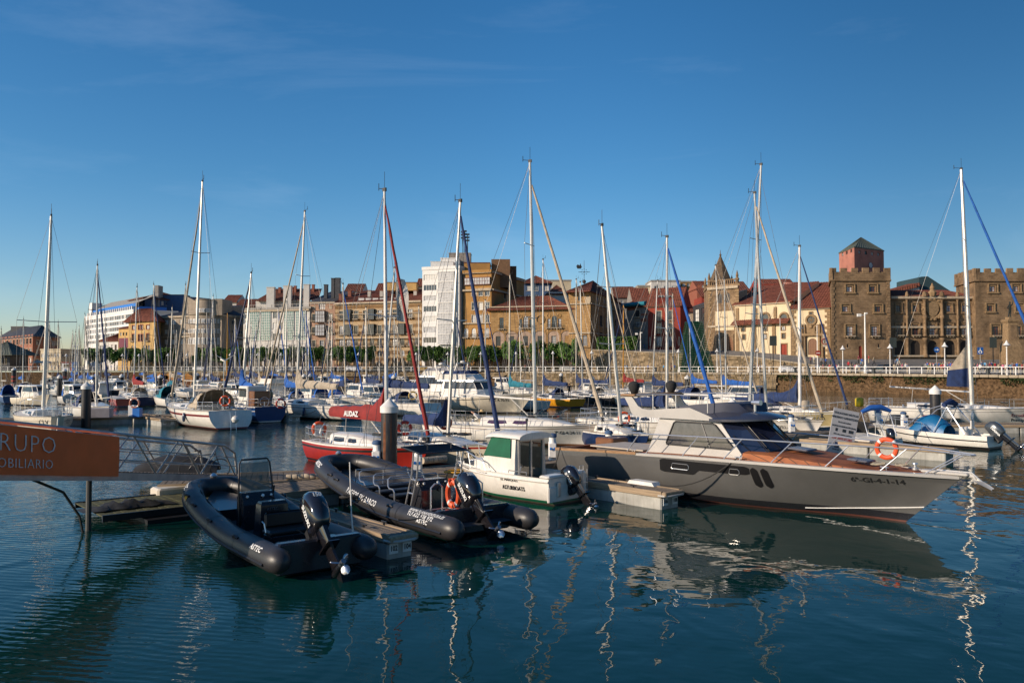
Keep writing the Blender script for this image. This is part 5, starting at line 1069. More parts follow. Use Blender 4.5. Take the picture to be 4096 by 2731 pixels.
def crowd(n, x0, x1, b0, b1, where, ts=tops, bs=('black', 'denim', 'grey', 'beige', 'blue', 'white')):
    for i in range(n):
        x = lerp(x0, x1, (i + random.uniform(.15, .85)) / n); b = random.uniform(b0, b1); p = qpos(x, b); p.z = plaza_z(p.x, p.y) if p.x > 25 else QZ
        person(p, random.uniform(0, 6.28), ts[(i * 5 + int(x0)) % len(ts)], bs[(i * 3) % len(bs)], where, random.choice((0, 1, 2, 0)))
crowd(13, 3240, 3360, 2, 9, 'on the quay before the church front'); crowd(7, 3390, 3450, 1.2, 8, 'on the quay before the castle tower'); crowd(6, 3555, 3640, 1.2, 4, 'at the railing before the castle wing'); crowd(36, 3700, 3850, 4, 12, 'in the crowd before the castle arches')
crowd(22, 3895, 4100, 1.5, 12, 'walking on the quay at the right edge'); crowd(5, 3430, 3500, 12, 22, 'by the castle tower door'); crowd(3, 3015, 3045, 3, 5, 'below the church nave'); crowd(5, 2480, 2600, 3, 9, 'on the street below the hedge'); crowd(4, 2650, 2700, 3, 10, 'by the railing gap'); crowd(4, 2900, 3080, 2, 6, 'walking by the retaining wall')
crowd(4, 3580, 3600, 14, 22, 'before the castle arches at left'); crowd(8, 110, 250, 2, 12, 'by the white parasols'); crowd(9, 330, 520, 3, 9, 'on the far left promenade'); crowd(6, 900, 1060, 3, 9, 'before the white gallery building'); crowd(5, 1190, 1400, 3, 8, 'before the striped building'); crowd(7, 1600, 1900, 2, 7, 'before the tower blocks'); crowd(4, 2010, 2240, 2, 6, 'before the arcaded palace')
p = W(*K(3, 1328, 965), 224); person(Vector((p.x, 224, 9.2)), 1, 'blue', 'denim', '', 1, 'person in blue jacket walking on the terrace beside the red house')
# motorbike by the light pole
t = thing('scooter', 'black and white scooter with a rider by the tall light pole', 'scooter', qpos(3487, 7), .4); g = G(); g.tube([(-.5, 0, .55), (0, 0, .45), (.45, 0, .5), (.6, 0, 1.0)], [.2, .16, .12, .05], 8); part('frame', g, CW, t, True)
for x in (-.55, .65): g = G(); g.torus(.2, .07, 14, 6, (x, 0, .27)); part('wheel', g, TYRE, t)
g = G(); g.rbox(-.6, .1, -.15, .15, .72, .84); part('seat', g, BLACK, t)
# ================================================================ boat building kit
class Hull:
    def __init__(s, L, B, z0, z1, bt=.72, sag=.10, rake=.10, trake=.0, kd=.35, full=1.4, maxp=.42, flare=1.0, bowv=1.1):
        s.__dict__.update(locals())
    def beam(s, t):
        b = s.B / 2
        if t < s.maxp: return b * (s.bt + (1 - s.bt) * sin(pi / 2 * t / s.maxp))
        return max(.03, b * max(0, 1 - ((t - s.maxp) / (1 - s.maxp)) ** (s.full + .9)) ** .95)
    def sheer(s, t): return lerp(s.z0, s.z1, t ** 1.3) - s.sag * sin(pi * t)
    def kz(s, t): return -s.kd * (1 - .5 * t ** 3)
    def yx(s, t, z):
        sh, k = s.sheer(t), s.kz(t); v = max(0, min(1, (sh - z) / (sh - k))); m = smooth((t - .45) / .5)
        f = lerp((1 - v ** 2.8) ** .65, (1 - v) ** s.bowv, m) if v < 1 else 0
        x = s.L * t - s.rake * s.L * v * smooth((t - .55) / .45) ** 1.3 - s.trake * v * max(0, 1 - t / .22)
        return s.beam(t) * f, x
    def pt(s, x, z, side=1, off=.01):
        t = max(0, min(1, x / s.L))
        for _ in range(3): y, xx = s.yx(t, z); t = max(0, min(1, t + (x - xx) / s.L))
        y, xx = s.yx(t, z); return Vector((xx, side * (y + off), z))
    def mesh(s, mats, stripe=None, boot=True, n=22, tm=0, wl=.0):
        """mats: hull, stripe, boot, antifouling, rail"""
        g = G(); a, w_ = stripe if stripe else (.22, .0)
        secs = []
        for i in range(n + 1):
            t = i / n; t = 1 - (1 - t) ** 1.25; sh = s.sheer(t)
            zs = [sh, sh - .06, sh - a, sh - a - w_, lerp(sh - a - w_, .14, .33), lerp(sh - a - w_, .14, .66), .15 + wl * 1.6, .05, -.04, s.kz(t)]
            secs.append([(s.yx(t, z)[1], s.yx(t, z)[0], z) for z in zs])
        mi = [4, 0, 1 if w_ else 0, 0, 0, 0, 2, 3, 3]; m = len(secs[0])
        for sd in (1, -1):
            vs = [(x, sd * y, z) for sec in secs for (x, y, z) in sec]; o = len(g.v); g.v += vs
            for i in range(n):
                for j in range(m - 1):
                    q = (o + i * m + j, o + (i + 1) * m + j, o + (i + 1) * m + j + 1, o + i * m + j + 1); g.f.append(q if sd > 0 else q[::-1]); g.m.append(mi[j])
        for j in range(m - 1): g.f.append((j, j + 1, (n + 1) * m + j + 1, (n + 1) * m + j)); g.m.append(tm if mi[j] in (0, 1, 4) else mi[j])
        return g.mesh('hull', mats, True, 40)
    def deck(s, well=None, low=.05, n=20, camber=.06, edge=.05):
        g = G(); rows = []; ts = sorted({i / n for i in range(n + 1)} | ({well[0], well[1]} if well else set()))
        def row(t, wl):
            b = max(.01, s.beam(t) - edge); z = s.sheer(t) - low; f = well[2] if well else .6
            ca = camber * b; x = s.L * t - .01
            top = [(x, b, z), (x, b * f, z + ca * (1 - f * f)), (x, b * f, well[3] if wl else z + ca * (1 - f * f)), (x, 0, well[3] if wl else z + ca)]
            return top + [(p[0], -p[1], p[2]) for p in top[-2::-1]]
        R = []
        for t in ts:
            if well and abs(t - well[0]) < 1e-6: R += [row(t, False), row(t, True)]
            elif well and abs(t - well[1]) < 1e-6: R += [row(t, True), row(t, False)]
            else: R.append(row(t, bool(well and well[0] < t < well[1])))
        g.loft(R, False, False); return g
def arc_loft(g, secs, mi=0, closed=False): g.loft(secs, closed, False, mi)
def cabin_geo(hu, x0, x1, hprof, wf=.62, low=.05, taper=.82, n=12):
    """coach roof from x0 to x1 with heights from hprof; returns body mesh collector and side point function"""
    def sec(u):
        x = lerp(x0, x1, u); t = x / hu.L; w_ = hu.beam(t) * wf; z = hu.sheer(t) - low
        k = u * (len(hprof) - 1); i = min(int(k), len(hprof) - 2); h = lerp(hprof[i], hprof[i + 1], smooth(k - i) if len(hprof) < 4 else k - i)
        return x, w_, z, max(.02, h)
    g = G(); L = []
    for i in range(n + 1):
        x, w_, z, h = sec(i / n); wt = lerp(w_, w_ * taper, min(1, h / .4))
        L.append([(x, w_, z), (x, wt + .02, z + h * .82), (x, wt * .88, z + h * .97), (x, 0, z + h * 1.06), (x, -wt * .88, z + h * .97), (x, -wt - .02, z + h * .82), (x, -w_, z)])
    g.loft(L, False, False); g.f += [tuple(range(7))]; g.m += [0]; g.f += [tuple(n * 7 + j for j in range(6, -1, -1))]; g.m += [0]
    def side(u, v, sd, off=.012):
        x, w_, z, h = sec(u); wt = lerp(w_, w_ * taper, min(1, h / .4)); return (x, sd * (lerp(w_, wt + .02, v / .82) + off), z + h * v)
    return g, side
def win_strip(side, u0, u1, v0, v1, sd, n=6, slant=.0):
    g = G(); L = []
    for i in range(n + 1):
        f = i / n; L.append([side(lerp(u0, u1 - slant * 0, f), v0 if i not in (0, n) else v0 + .08, sd), side(lerp(u0 + slant, u1 - slant, f), v1, sd)])
    g.loft(L, False, False); return g
BUOYS = []
def lifebuoy(p, rz, label, mat=None, R=.31, tilt=0):
    g = G(); g.torus(R, .075, 28, 8); o = solo('lifebuoy', g, [mat or ORANGE, REFL], label, 'lifebuoy', p, rz, sm=True, rot=(tilt, 0, rz))
    for i, f in enumerate(o.data.polygons):
        c = f.center; a = atan2(c.z, c.x) % (pi / 2)
        if abs(a - pi / 4) < .14: f.material_index = 1
    return o
def rig(root, hu, mx, top, mat, r=.075, spread=((.5, .9),), genoa=None, gr=.08, boom=None, cover=None, bz=1.5, lean=0, lod=1, cr=.2, lines=True, coverlabel=None, bowx=None, boomm=None, gearh=.0, gtop=.96):
    dz = hu.sheer(mx / hu.L) + .1; base = Vector((mx, 0, dz)); top = Vector(top); H_ = (top - base).length
    g = G(); g.tube([base, base.lerp(top, .6), top], [r, r * .95, r * .62], 8); m = part('mast', g, mat, root, True)
    g = G(); g.tube([top, top + Vector((0, 0, .9 if lod else .6))], .012, 4); g.tube([top + Vector((.05, 0, .1)), top + Vector((-.5, .1, .22))], .016, 4); g.box(top.x - .1, top.x + .1, top.y - .04, top.y + .04, top.z, top.z + .16); g.tube([top + Vector((-.5, .1, .12)), top + Vector((-.5, .1, .45))], .02, 4); part('masthead_gear', g, IRON, m)
    sp = []
    for f, w_ in spread:
        c = base.lerp(top, f); g = G(); g.tube([c + Vector((-.15, w_, .06)), c, c + Vector((-.15, -w_, .06))], .028, 5); part('spreader', g, mat if lod else IRON, m); sp.append((c, w_))
    bw = hu.beam(mx / hu.L) - .08; g = G(); rr = .011 if lod else .016
    for s in (1, -1):
        pts = [Vector((mx - .15, s * bw, hu.sheer(mx / hu.L)))] + [c + Vector((-.15, s * w_, .06)) for c, w_ in sp] + [top]; g.tube(pts, rr, 3)
        if sp: g.tube([Vector((mx - .4, s * bw, dz)), sp[0][0]], rr, 3); g.tube([Vector((mx + .3, s * bw, dz)), sp[0][0]], rr, 3)
    g.tube([top, Vector((.1, 0, hu.z0 + .1))], rr, 3); bx = bowx or hu.L * .985; ft = base.lerp(top, gtop)
    g.tube([ft, Vector((bx, 0, hu.z1 + .05))], rr, 3); part('rigging', g, WIRE, root)
    if genoa:
        a, b = Vector((bx, 0, hu.z1 + .45)), ft.lerp(Vector((bx, 0, hu.z1)), .02); rn = random.Random(int(H_ * 10)); n = 16
        g = G(); g.tube([b.lerp(a, (i / n)) + Vector((0, rn.uniform(-.015, .015), 0)) for i in range(n + 1)], [gr * (.45 + .62 * (i / n) ** .7) * rn.uniform(.88, 1.1) for i in range(n + 1)], 8); part('furled_sail', g, genoa, root, True)
        g = G(); g.lathe([(.1, 0), (.1, .05), (.05, .07), (.05, .16), (.1, .18), (.1, .22)], 10, (a.x, 0, a.z - .3)); part('furling_drum', g, BLACK, root)
    if boom:
        bl, bh = boom; a = Vector((mx - .12, 0, dz + bz)); b = a + Vector((-bl, lean, bh)); g = G(); g.tube([a, b], .06 if lod else .07, 8); part('boom', g, boomm or mat, root, True)
        if cover:
            n = 14; L = []; rn = random.Random(int(bl * 100)); u = (b - a)
            for i in range(n + 1):
                f = i / n; c = a + u * f; hh = cr * (1.9 - 1.1 * f ** .6) * rn.uniform(.9, 1.1); ww = cr * (.85 - .45 * f) * rn.uniform(.88, 1.1)
                up = hh * 1.25 + (.55 * cr / .25 * max(0, 1 - f / .2) ** 2 if i < 3 else 0)
                L.append([(c.x, c.y + ww * .5, c.z - .12), (c.x, c.y + ww, c.z + up * .25), (c.x, c.y + ww * .55, c.z + up * .72), (c.x, c.y, c.z + up), (c.x, c.y - ww * .55, c.z + up * .72), (c.x, c.y - ww, c.z + up * .25), (c.x, c.y - ww * .5, c.z - .12)])
            g = G(); g.loft(L, True, True); part('sail_cover', g, cover, root, True, 60, label=coverlabel)
        g = G(); g.tube([b, top], rr * .8, 3); g.tube([a.lerp(b, .7), Vector((mx - bl * .75, 0, hu.sheer(.2)))], .014, 4); g.tube([a.lerp(b, .3), Vector((mx - .1, 0, dz + .1))], .03, 4); part('boom_line', g, WIREL, root)
    return m
def rails(root, hu, h=.62, lod=1, pul=True, push=True, x0=.06, x1=.9, mat=None, gates=()):
    mat = mat or STEEL; r = .016 if lod else .02; L = hu.L
    def P(t, hh=h, inn=.06): return Vector((L * t, 0, hu.sheer(t) + hh)), max(.02, hu.beam(t) - inn)
    if pul:
        g = G(); top = []
        for t, s in ((x1 - .02, 1), (.97, 1), (1.012, 0), (.97, -1), (x1 - .02, -1)): c, b = P(min(1, t)); top.append((L * t, s * b * (1 if t < .95 else 1.4), c.z + .06 * (t > .95)))
        g.tube(top, r * 1.2, 5)
        for t in (x1 - .02, .96):
            for s in (1, -1): c, b = P(t); g.tube([(c.x, s * b * (1 if t < .95 else 1.25), c.z), (c.x - .08, s * b, c.z - h)], r, 4)
        part('pulpit', g, mat, root)
    if push:
        g = G(); top = [];
        for t, s in ((x0 + .08, 1), (x0 + .02, 1), (.012, .8), (.012, -.8), (x0 + .02, -1), (x0 + .08, -1)): c, b = P(t); top.append((c.x, s * b, c.z))
        g.tube(top, r * 1.2, 5); g.tube([(x, y, z - h * .45) for x, y, z in top], r, 4)
        for (x, y, z) in top[:3] + top[3:]: g.tube([(x, y, z), (x, y, z - h)], r, 4)
        part('pushpit', g, mat, root)
    g = G(); n = 5 if lod else 3; w_ = G()
    for s in (1, -1):
        pts = []
        for i in range(n + 2):
            t = lerp(x0 + .08, x1 - .02, i / (n + 1)); c, b = P(t); pts.append(Vector((c.x, s * b, c.z)))
            if 0 < i <= n: g.tube([pts[-1], pts[-1] - Vector((0, 0, h))], r, 4)
        w_.tube(pts, r * .45, 3); w_.tube([p - Vector((0, 0, h * .48)) for p in pts], r * .45, 3)
    part('stanchions', g, mat, root); part('lifeline', w_, WIREL, root)
def hood(root, hu, x0, x1, w_, h, mat, z=None, label=None, back=True):
    z = hu.sheer(x0 / hu.L) if z is None else z; L = []
    for i in range(7):
        f = i / 6; x = lerp(x0, x1, f); hh = h * (1 - f ** 2.4 * .92); ww = w_ * (1 - .12 * f)
        L.append([(x, ww * cos(a), z + hh * (sin(a) ** .75 if sin(a) > 0 else 0)) for a in [pi * k / 10 for k in range(11)]])
    g = G(); g.loft(L, False, False); part('sprayhood', g, mat, root, True, 60, label=label)
    g = G()
    for s in (1, -1): g.add([(x1 - (x1 - x0) * .62, s * w_ * .965, z + h * .3), (x1 - (x1 - x0) * .2, s * w_ * .94, z + h * .22), (x1 - (x1 - x0) * .3, s * w_ * .82, z + h * .52), (x1 - (x1 - x0) * .62, s * w_ * .86, z + h * .62)], [(0, 1, 2, 3)])
    part('hood_window', g, DKGLASS, root)
def boat_root(name, label, cat, stern, bow, group=None):
    v = Vector(bow) - Vector(stern); t = thing(name, label, cat, (stern[0], stern[1], 0), atan2(v.y, v.x), group); return t, v.length
def to_local(t, p): return Matrix.Rotation(-t.rotation_euler.z, 4, 'Z') @ (Vector(p) - t.location)
IN, OUT = Vector((-.66, .75)), Vector((.66, -.75))
def sailboat(label, stern, bow, mastpx, hullm=None, B=None, z0=1.0, z1=1.25, stripe=None, stripem=None, boot=None, mastm=None, mf=.58, cover=None, genoa=None, hoodm=None, boom=True, lod=1, cr=.2, spread=((.5, .9),), well=True, cab=(.34, .80), ch=(.42, .45, .3, .03), name='sailing_boat', rmast=.075, gr=.085, bz=1.3, trake=-.35, bt=.74, boomlen=None, fenders=2, decm=None, winm=None, gtop=.96, boomm=None, boomrise=0, wins=True, bottom=None, rake=.1, coverlabel=None, engine=False, tmat=None):
    t, L = boat_root(name, label, 'sailing boat', stern, bow); B = B or L * .31; hu = Hull(L, B, z0, z1, bt=bt, trake=trake, sag=.08 * L / 9, rake=rake)
    hullm = hullm or WHITE; boot = boot or stripem or NAVYP
    ms = [hullm, stripem or hullm, boot, bottom or ANTIF, TRIMW if hullm in (WHITE, CREAM) else WHITE]
    link('hull', hu.mesh(ms, stripe, n=22 if lod else 12), t)
    part('deck', hu.deck((.05, .32, .55, z0 - .42) if well else None, n=18 if lod else 10), decm or DECKW, t)
    cg, side = cabin_geo(hu, L * cab[0], L * cab[1], ch, .62, n=12 if lod else 6); cb = part('coach_roof', cg, WHITE, t, True, 50)
    for sd in (1, -1):
        if not wins: break
        if lod: 
            for (a, b) in ((.08, .3), (.36, .52)): part('cabin_window', win_strip(side, a, b, .3, .72, sd, 4, .02), winm or DKGLASS, cb)
        else: part('cabin_window', win_strip(side, .08, .5, .3, .72, sd, 3, .02), winm or DKGLASS, cb)
    if lod:
        g = G()
        for x in (.60, .72, .84): g.rbox(L * x - .25, L * x + .25, -.25, .25, hu.sheer(x) + (.12 if x > .78 else .36 * ch[1] / .45), hu.sheer(x) + (.17 if x > .78 else .47 * ch[1] / .45), .02)
        part('deck_hatch', g, DKGLASS, t)
        g = G()
        for s in (1, -1):
            for x in (.2, .28): g.lathe([(.1, 0), (.06, .05), (.08, .13), (.03, .15)], 10, (L * x, s * hu.beam(x) * .72, hu.sheer(x) + .02))
        part('winch', g, STEEL, t)
        g = G(); g.torus(.38, .018, 20, 5, (L * .12, 0, z0 + .35), 'x'); g.tube([(L * .12, 0, z0 - .4), (L * .12, 0, z0 + .35)], .05, 6); part('steering_wheel', g, STEEL, t)
    rails(t, hu, lod=lod)
    mx = L * mf; mastm = mastm or ALU
    if mastpx:
        a = t.rotation_euler.z; wb = Vector((stern[0] + mx * cos(a), stern[1] + mx * sin(a), 0)); top = to_local(t, W(mastpx[0], mastpx[1], wb.y))
        bl = boomlen or L * .40
        rig(t, hu, mx, top, mastm, rmast, spread, genoa, gr, (bl, boomrise) if boom else None, cover, bz, 0, lod, cr, gtop=gtop, boomm=boomm, coverlabel=coverlabel)
    if hoodm: hood(t, hu, L * .30, L * .44, B * .27, .95, hoodm, z=hu.sheer(.35) + .1)
    for k in range(fenders if lod else 0):
        g = G(); x = .3 + .25 * k; s = -1 if k % 2 else 1; p = hu.pt(L * x, hu.sheer(x) - .55, s, .13); g.lathe([(.02, .35), (.1, .25), (.12, 0), (.1, -.25), (.02, -.33)], 10, p); g.tube([p + Vector((0, 0, .3)), p + Vector((0, -.1 * s, .65))], .01, 3)
        solo('fender', g, [NAVYP, WHITE][k % 2], ('navy' if k % 2 == 0 else 'white') + ' fender on the ' + ' '.join(label.split()[:11]), 'fender', t.location, t.rotation_euler.z, sm=True)
    return t, hu
TRIMW = M('toe_rail', (.30, .27, .22), .5)
def mboat(label, stern, bow, kind='cabin', hullm=None, canopy=None, B=None, z0=.9, z1=1.4, cab=(.3, .7), ch=1.3, lod=0, name='motor_boat', stripem=None, engine=None):
    t, L = boat_root(name, label, 'motor boat', stern, bow); B = B or min(4.2, L * .34); hu = Hull(L, B, z0, z1, bt=.9, rake=.14, sag=.05, kd=.3, maxp=.35); hullm = hullm or WHITE
    link('hull', hu.mesh([hullm, stripem or hullm, stripem or NAVYP, ANTIF, WHITE], (.25, .07) if stripem else None, n=16), t); part('deck', hu.deck((.04, cab[0], .8, z0 - .5), n=14), DECKW, t)
    x0, x1 = L * cab[0], L * cab[1]; z = hu.sheer(.5) - .05; w_ = B * .36
    if kind in ('cabin', 'fly'):
        h = ch; fr = .55 * h; secs = []
        for (xx, ww, zz) in ((0, 1, 0), (0, .95, h * .55), (0, .86, h), ): pass
        g = G(); A = [(x0, w_, z), (x1 + fr * .8, w_ * .8, z), (x0 + .05, w_ * .97, z + h * .45), (x1 + fr * .4, w_ * .8, z + h * .45)]
        def ring(zz, f, xf, xb): return [(xb, w_ * f, zz), (xf - .5, w_ * f, zz), (xf, w_ * f * .62, zz), (xf, -w_ * f * .62, zz), (xf - .5, -w_ * f, zz), (xb, -w_ * f, zz)]
        g.loft([ring(z, 1, x1 + fr, x0), ring(z + h * .48, .96, x1 + fr * .55, x0), ring(z + h * .96, .86, x1, x0 + .1)], True, False); cb = part('cabin', g, WHITE, t, False)
        g = G(); r0, r1 = ring(z + h * .5, .965, x1 + fr * .54 + .01, x0 + .25), ring(z + h * .9, .88, x1 + fr * .08 + .01, x0 + .3)
        g.loft([[Vector(p) * 1 + Vector((0, .015 if p[1] > 0 else -.015, 0)) for p in r] for r in (r0, r1)], False, False); part('cabin_window', g, DKGLASS, cb)
        g = G()
        for a, b in zip(r0, r1): g.tube([Vector(a) + Vector((.012, .02 if a[1] > 0 else -.02, 0)), Vector(b) + Vector((.012, .02 if b[1] > 0 else -.02, 0))], .045, 4)
        part('window_pillar', g, WHITE, cb)
        g = G(); g.loft([ring(z + h * .95, 1.0, x1 + .15, x0 - .5), ring(z + h * 1.03, .98, x1 + .1, x0 - .5), ring(z + h * 1.08, .8, x1 - .1, x0 - .4)], True, True); part('roof', g, WHITE, cb, True, 30)
        if kind == 'fly':
            zz = z + h * 1.05; g = G(); g.loft([ring(zz, .85, x1 - .4, x0 - .9), ring(zz + .55, .9, x1 - .9, x0 - .9)], True, False); part('flybridge', g, WHITE, t); g = G(); g.loft([ring(zz + .56, .88, x1 - .95, x0), ring(zz + .9, .8, x1 - 1.4, x0 + .2)], False, False); part('windscreen', g, DKGLASS if not canopy else canopy, t)
            g = G(); g.tube([(x0 - .6, w_ * .8, zz), (x0 - 1.0, w_ * .7, zz + 1.4), (x0 - 1.0, -w_ * .7, zz + 1.4), (x0 - .6, -w_ * .8, zz)], .07, 6); g.lathe([(.05, 0), (.3, .1), (.3, .25), (.05, .32)], 12, (x0 - 1.0, 0, zz + 1.4)); part('radar_arch', g, WHITE, t)
    if kind == 'open':
        g = G(); g.loft([[(x1 + .3, w_ * .8, z + .1), (x1 + .7, 0, z + .1), (x1 + .3, -w_ * .8, z + .1)], [(x1 - .2, w_ * .75, z + .75), (x1 + .1, 0, z + .8), (x1 - .2, -w_ * .75, z + .75)]], False, False); part('windscreen', g, DKGLASS, t)
    if canopy and kind != 'fly':
        hood(t, hu, x0 - .9 if kind == 'cabin' else x0, x0 + .2 if kind == 'cabin' else x1, w_ * 1.02, ch * .95 if kind == 'cabin' else 1.3, canopy, z=z)
    g = G()
    for s in (1, -1):
        pts = [(L * u, s * max(.03, hu.beam(u) - .08), hu.sheer(u) + (.5 if u > .45 else .02)) for u in (.42, .5, .62, .74, .86, .95, 1.0)]; g.tube(pts, .018, 4)
        for (x, y, zz) in pts[1:-1]: g.tube([(x, y, zz), (x, y, zz - .5)], .014, 4)
    part('bow_rail', g, STEEL, t)
    if engine: outboard(t, Vector((-.25, 0, z0 - .1)), .8, engine)
    return t, hu
def outboard(root, p, s=1.0, text=None, tilt=.75, cap=None, num=None, rz=0, prop=True):
    """parts of an outboard motor; p is the clamp point on the transom, the motor hangs aft of it"""
    M_ = Matrix.Translation(p) @ Matrix.Rotation(rz, 4, 'Z') @ Matrix.Rotation(tilt, 4, 'Y') @ Matrix.Scale(s, 4)
    def ring(x, hw, z, hl, k=.55): return [(x + hl, hw * k, z), (x + hl * k, hw, z), (x - hl * k, hw, z), (x - hl, hw * k, z), (x - hl, -hw * k, z), (x - hl * k, -hw, z), (x + hl * k, -hw, z), (x + hl, -hw * k, z)]
    g = G(); g.T = M_; g.loft([ring(-.32, .14, -.12, .26), ring(-.32, .21, .0, .36), ring(-.33, .25, .25, .40), ring(-.34, .25, .5, .38), ring(-.31, .23, .72, .34), ring(-.25, .18, .86, .26), ring(-.2, .1, .91, .15)], True, True); cw_ = part('cowling', g, cap or GLOSSK, root, True, 60)
    g = G(); g.T = M_; g.loft([ring(-.36, .10, -.1, .22), ring(-.40, .075, -.5, .18), ring(-.42, .055, -.85, .17), ring(-.44, .045, -1.15, .2)], True, True); g.loft([ring(-.44, .17, -.62, .30, .8), ring(-.46, .16, -.65, .30, .8)], True, True); lg = part('leg', g, GLOSSK, root, True, 50)
    g = G(); g.T = M_; g.tube([(-.12, 0, -1.22), (-.3, 0, -1.24), (-.6, 0, -1.24), (-.72, 0, -1.24)], [.02, .09, .085, .05], 10); g.add([(-.3, 0, -1.3), (-.55, 0, -1.3), (-.5, 0, -1.62), (-.4, 0, -1.6), (-.3, .012, -1.3)], [(0, 1, 2, 3)]); g.box(-.3, .12, -.13, .13, -.32, .02); part('gearcase', g, GLOSSK, lg, True, 50)
    if prop:
        g = G(); g.T = M_; g.tube([(-.70, 0, -1.24), (-.86, 0, -1.24)], [.075, .06], 12)
        for k in range(3):
            a = k * 2 * pi / 3 + .3; L = []
            for (rr, c, tw) in ((.06, .05, 1.0), (.12, .10, .85), (.18, .125, .7), (.24, .10, .6), (.275, .03, .55)):
                da = c / rr * .5; L.append([(-.78 + c * sin(tw) * q + .035 * q * q, rr * cos(a + q * da * 1.2), -1.24 + rr * sin(a + q * da * 1.2)) for q in (-1, -.5, 0, .5, 1)])
            g.loft(L, False, False)
        part('propeller', g, M('propeller_steel', (.42, .42, .44), .22, .9), lg, True, 50)
    g = G(); g.T = M_; g.box(-.06, .1, -.2, .2, -.3, .12); g.box(-.3, -.02, -.1, .1, -.25, -.1); part('bracket', g, BLACK, root)
    if text:
        for sd in (1, -1):
            def fn(X, Y, Z, sd=sd): return M_ @ Vector((-.33 + Y * .9 - .05, sd * (.262 + Z), .12 + X))
            if sd < 0: lettering(text, .17, REFL, cw_, lambda X, Y, Z: M_ @ Vector((-.38 + Y, -(.256 + Z), .60 - X)), bold=.006)
            else: lettering(text, .17, REFL, cw_, lambda X, Y, Z: M_ @ Vector((-.28 - Y, .256 + Z, .60 - X)), bold=.006)
    if num: lettering(num, .15, REFL, cw_, lambda X, Y, Z: M_ @ Vector((-.60 - .0 + (-.005 - Z) * 1 + (-.05 + .08 * 0) - .03 + (0.70 - .70), -X, .62 + Y - .02)), align='CENTER', bold=.004)
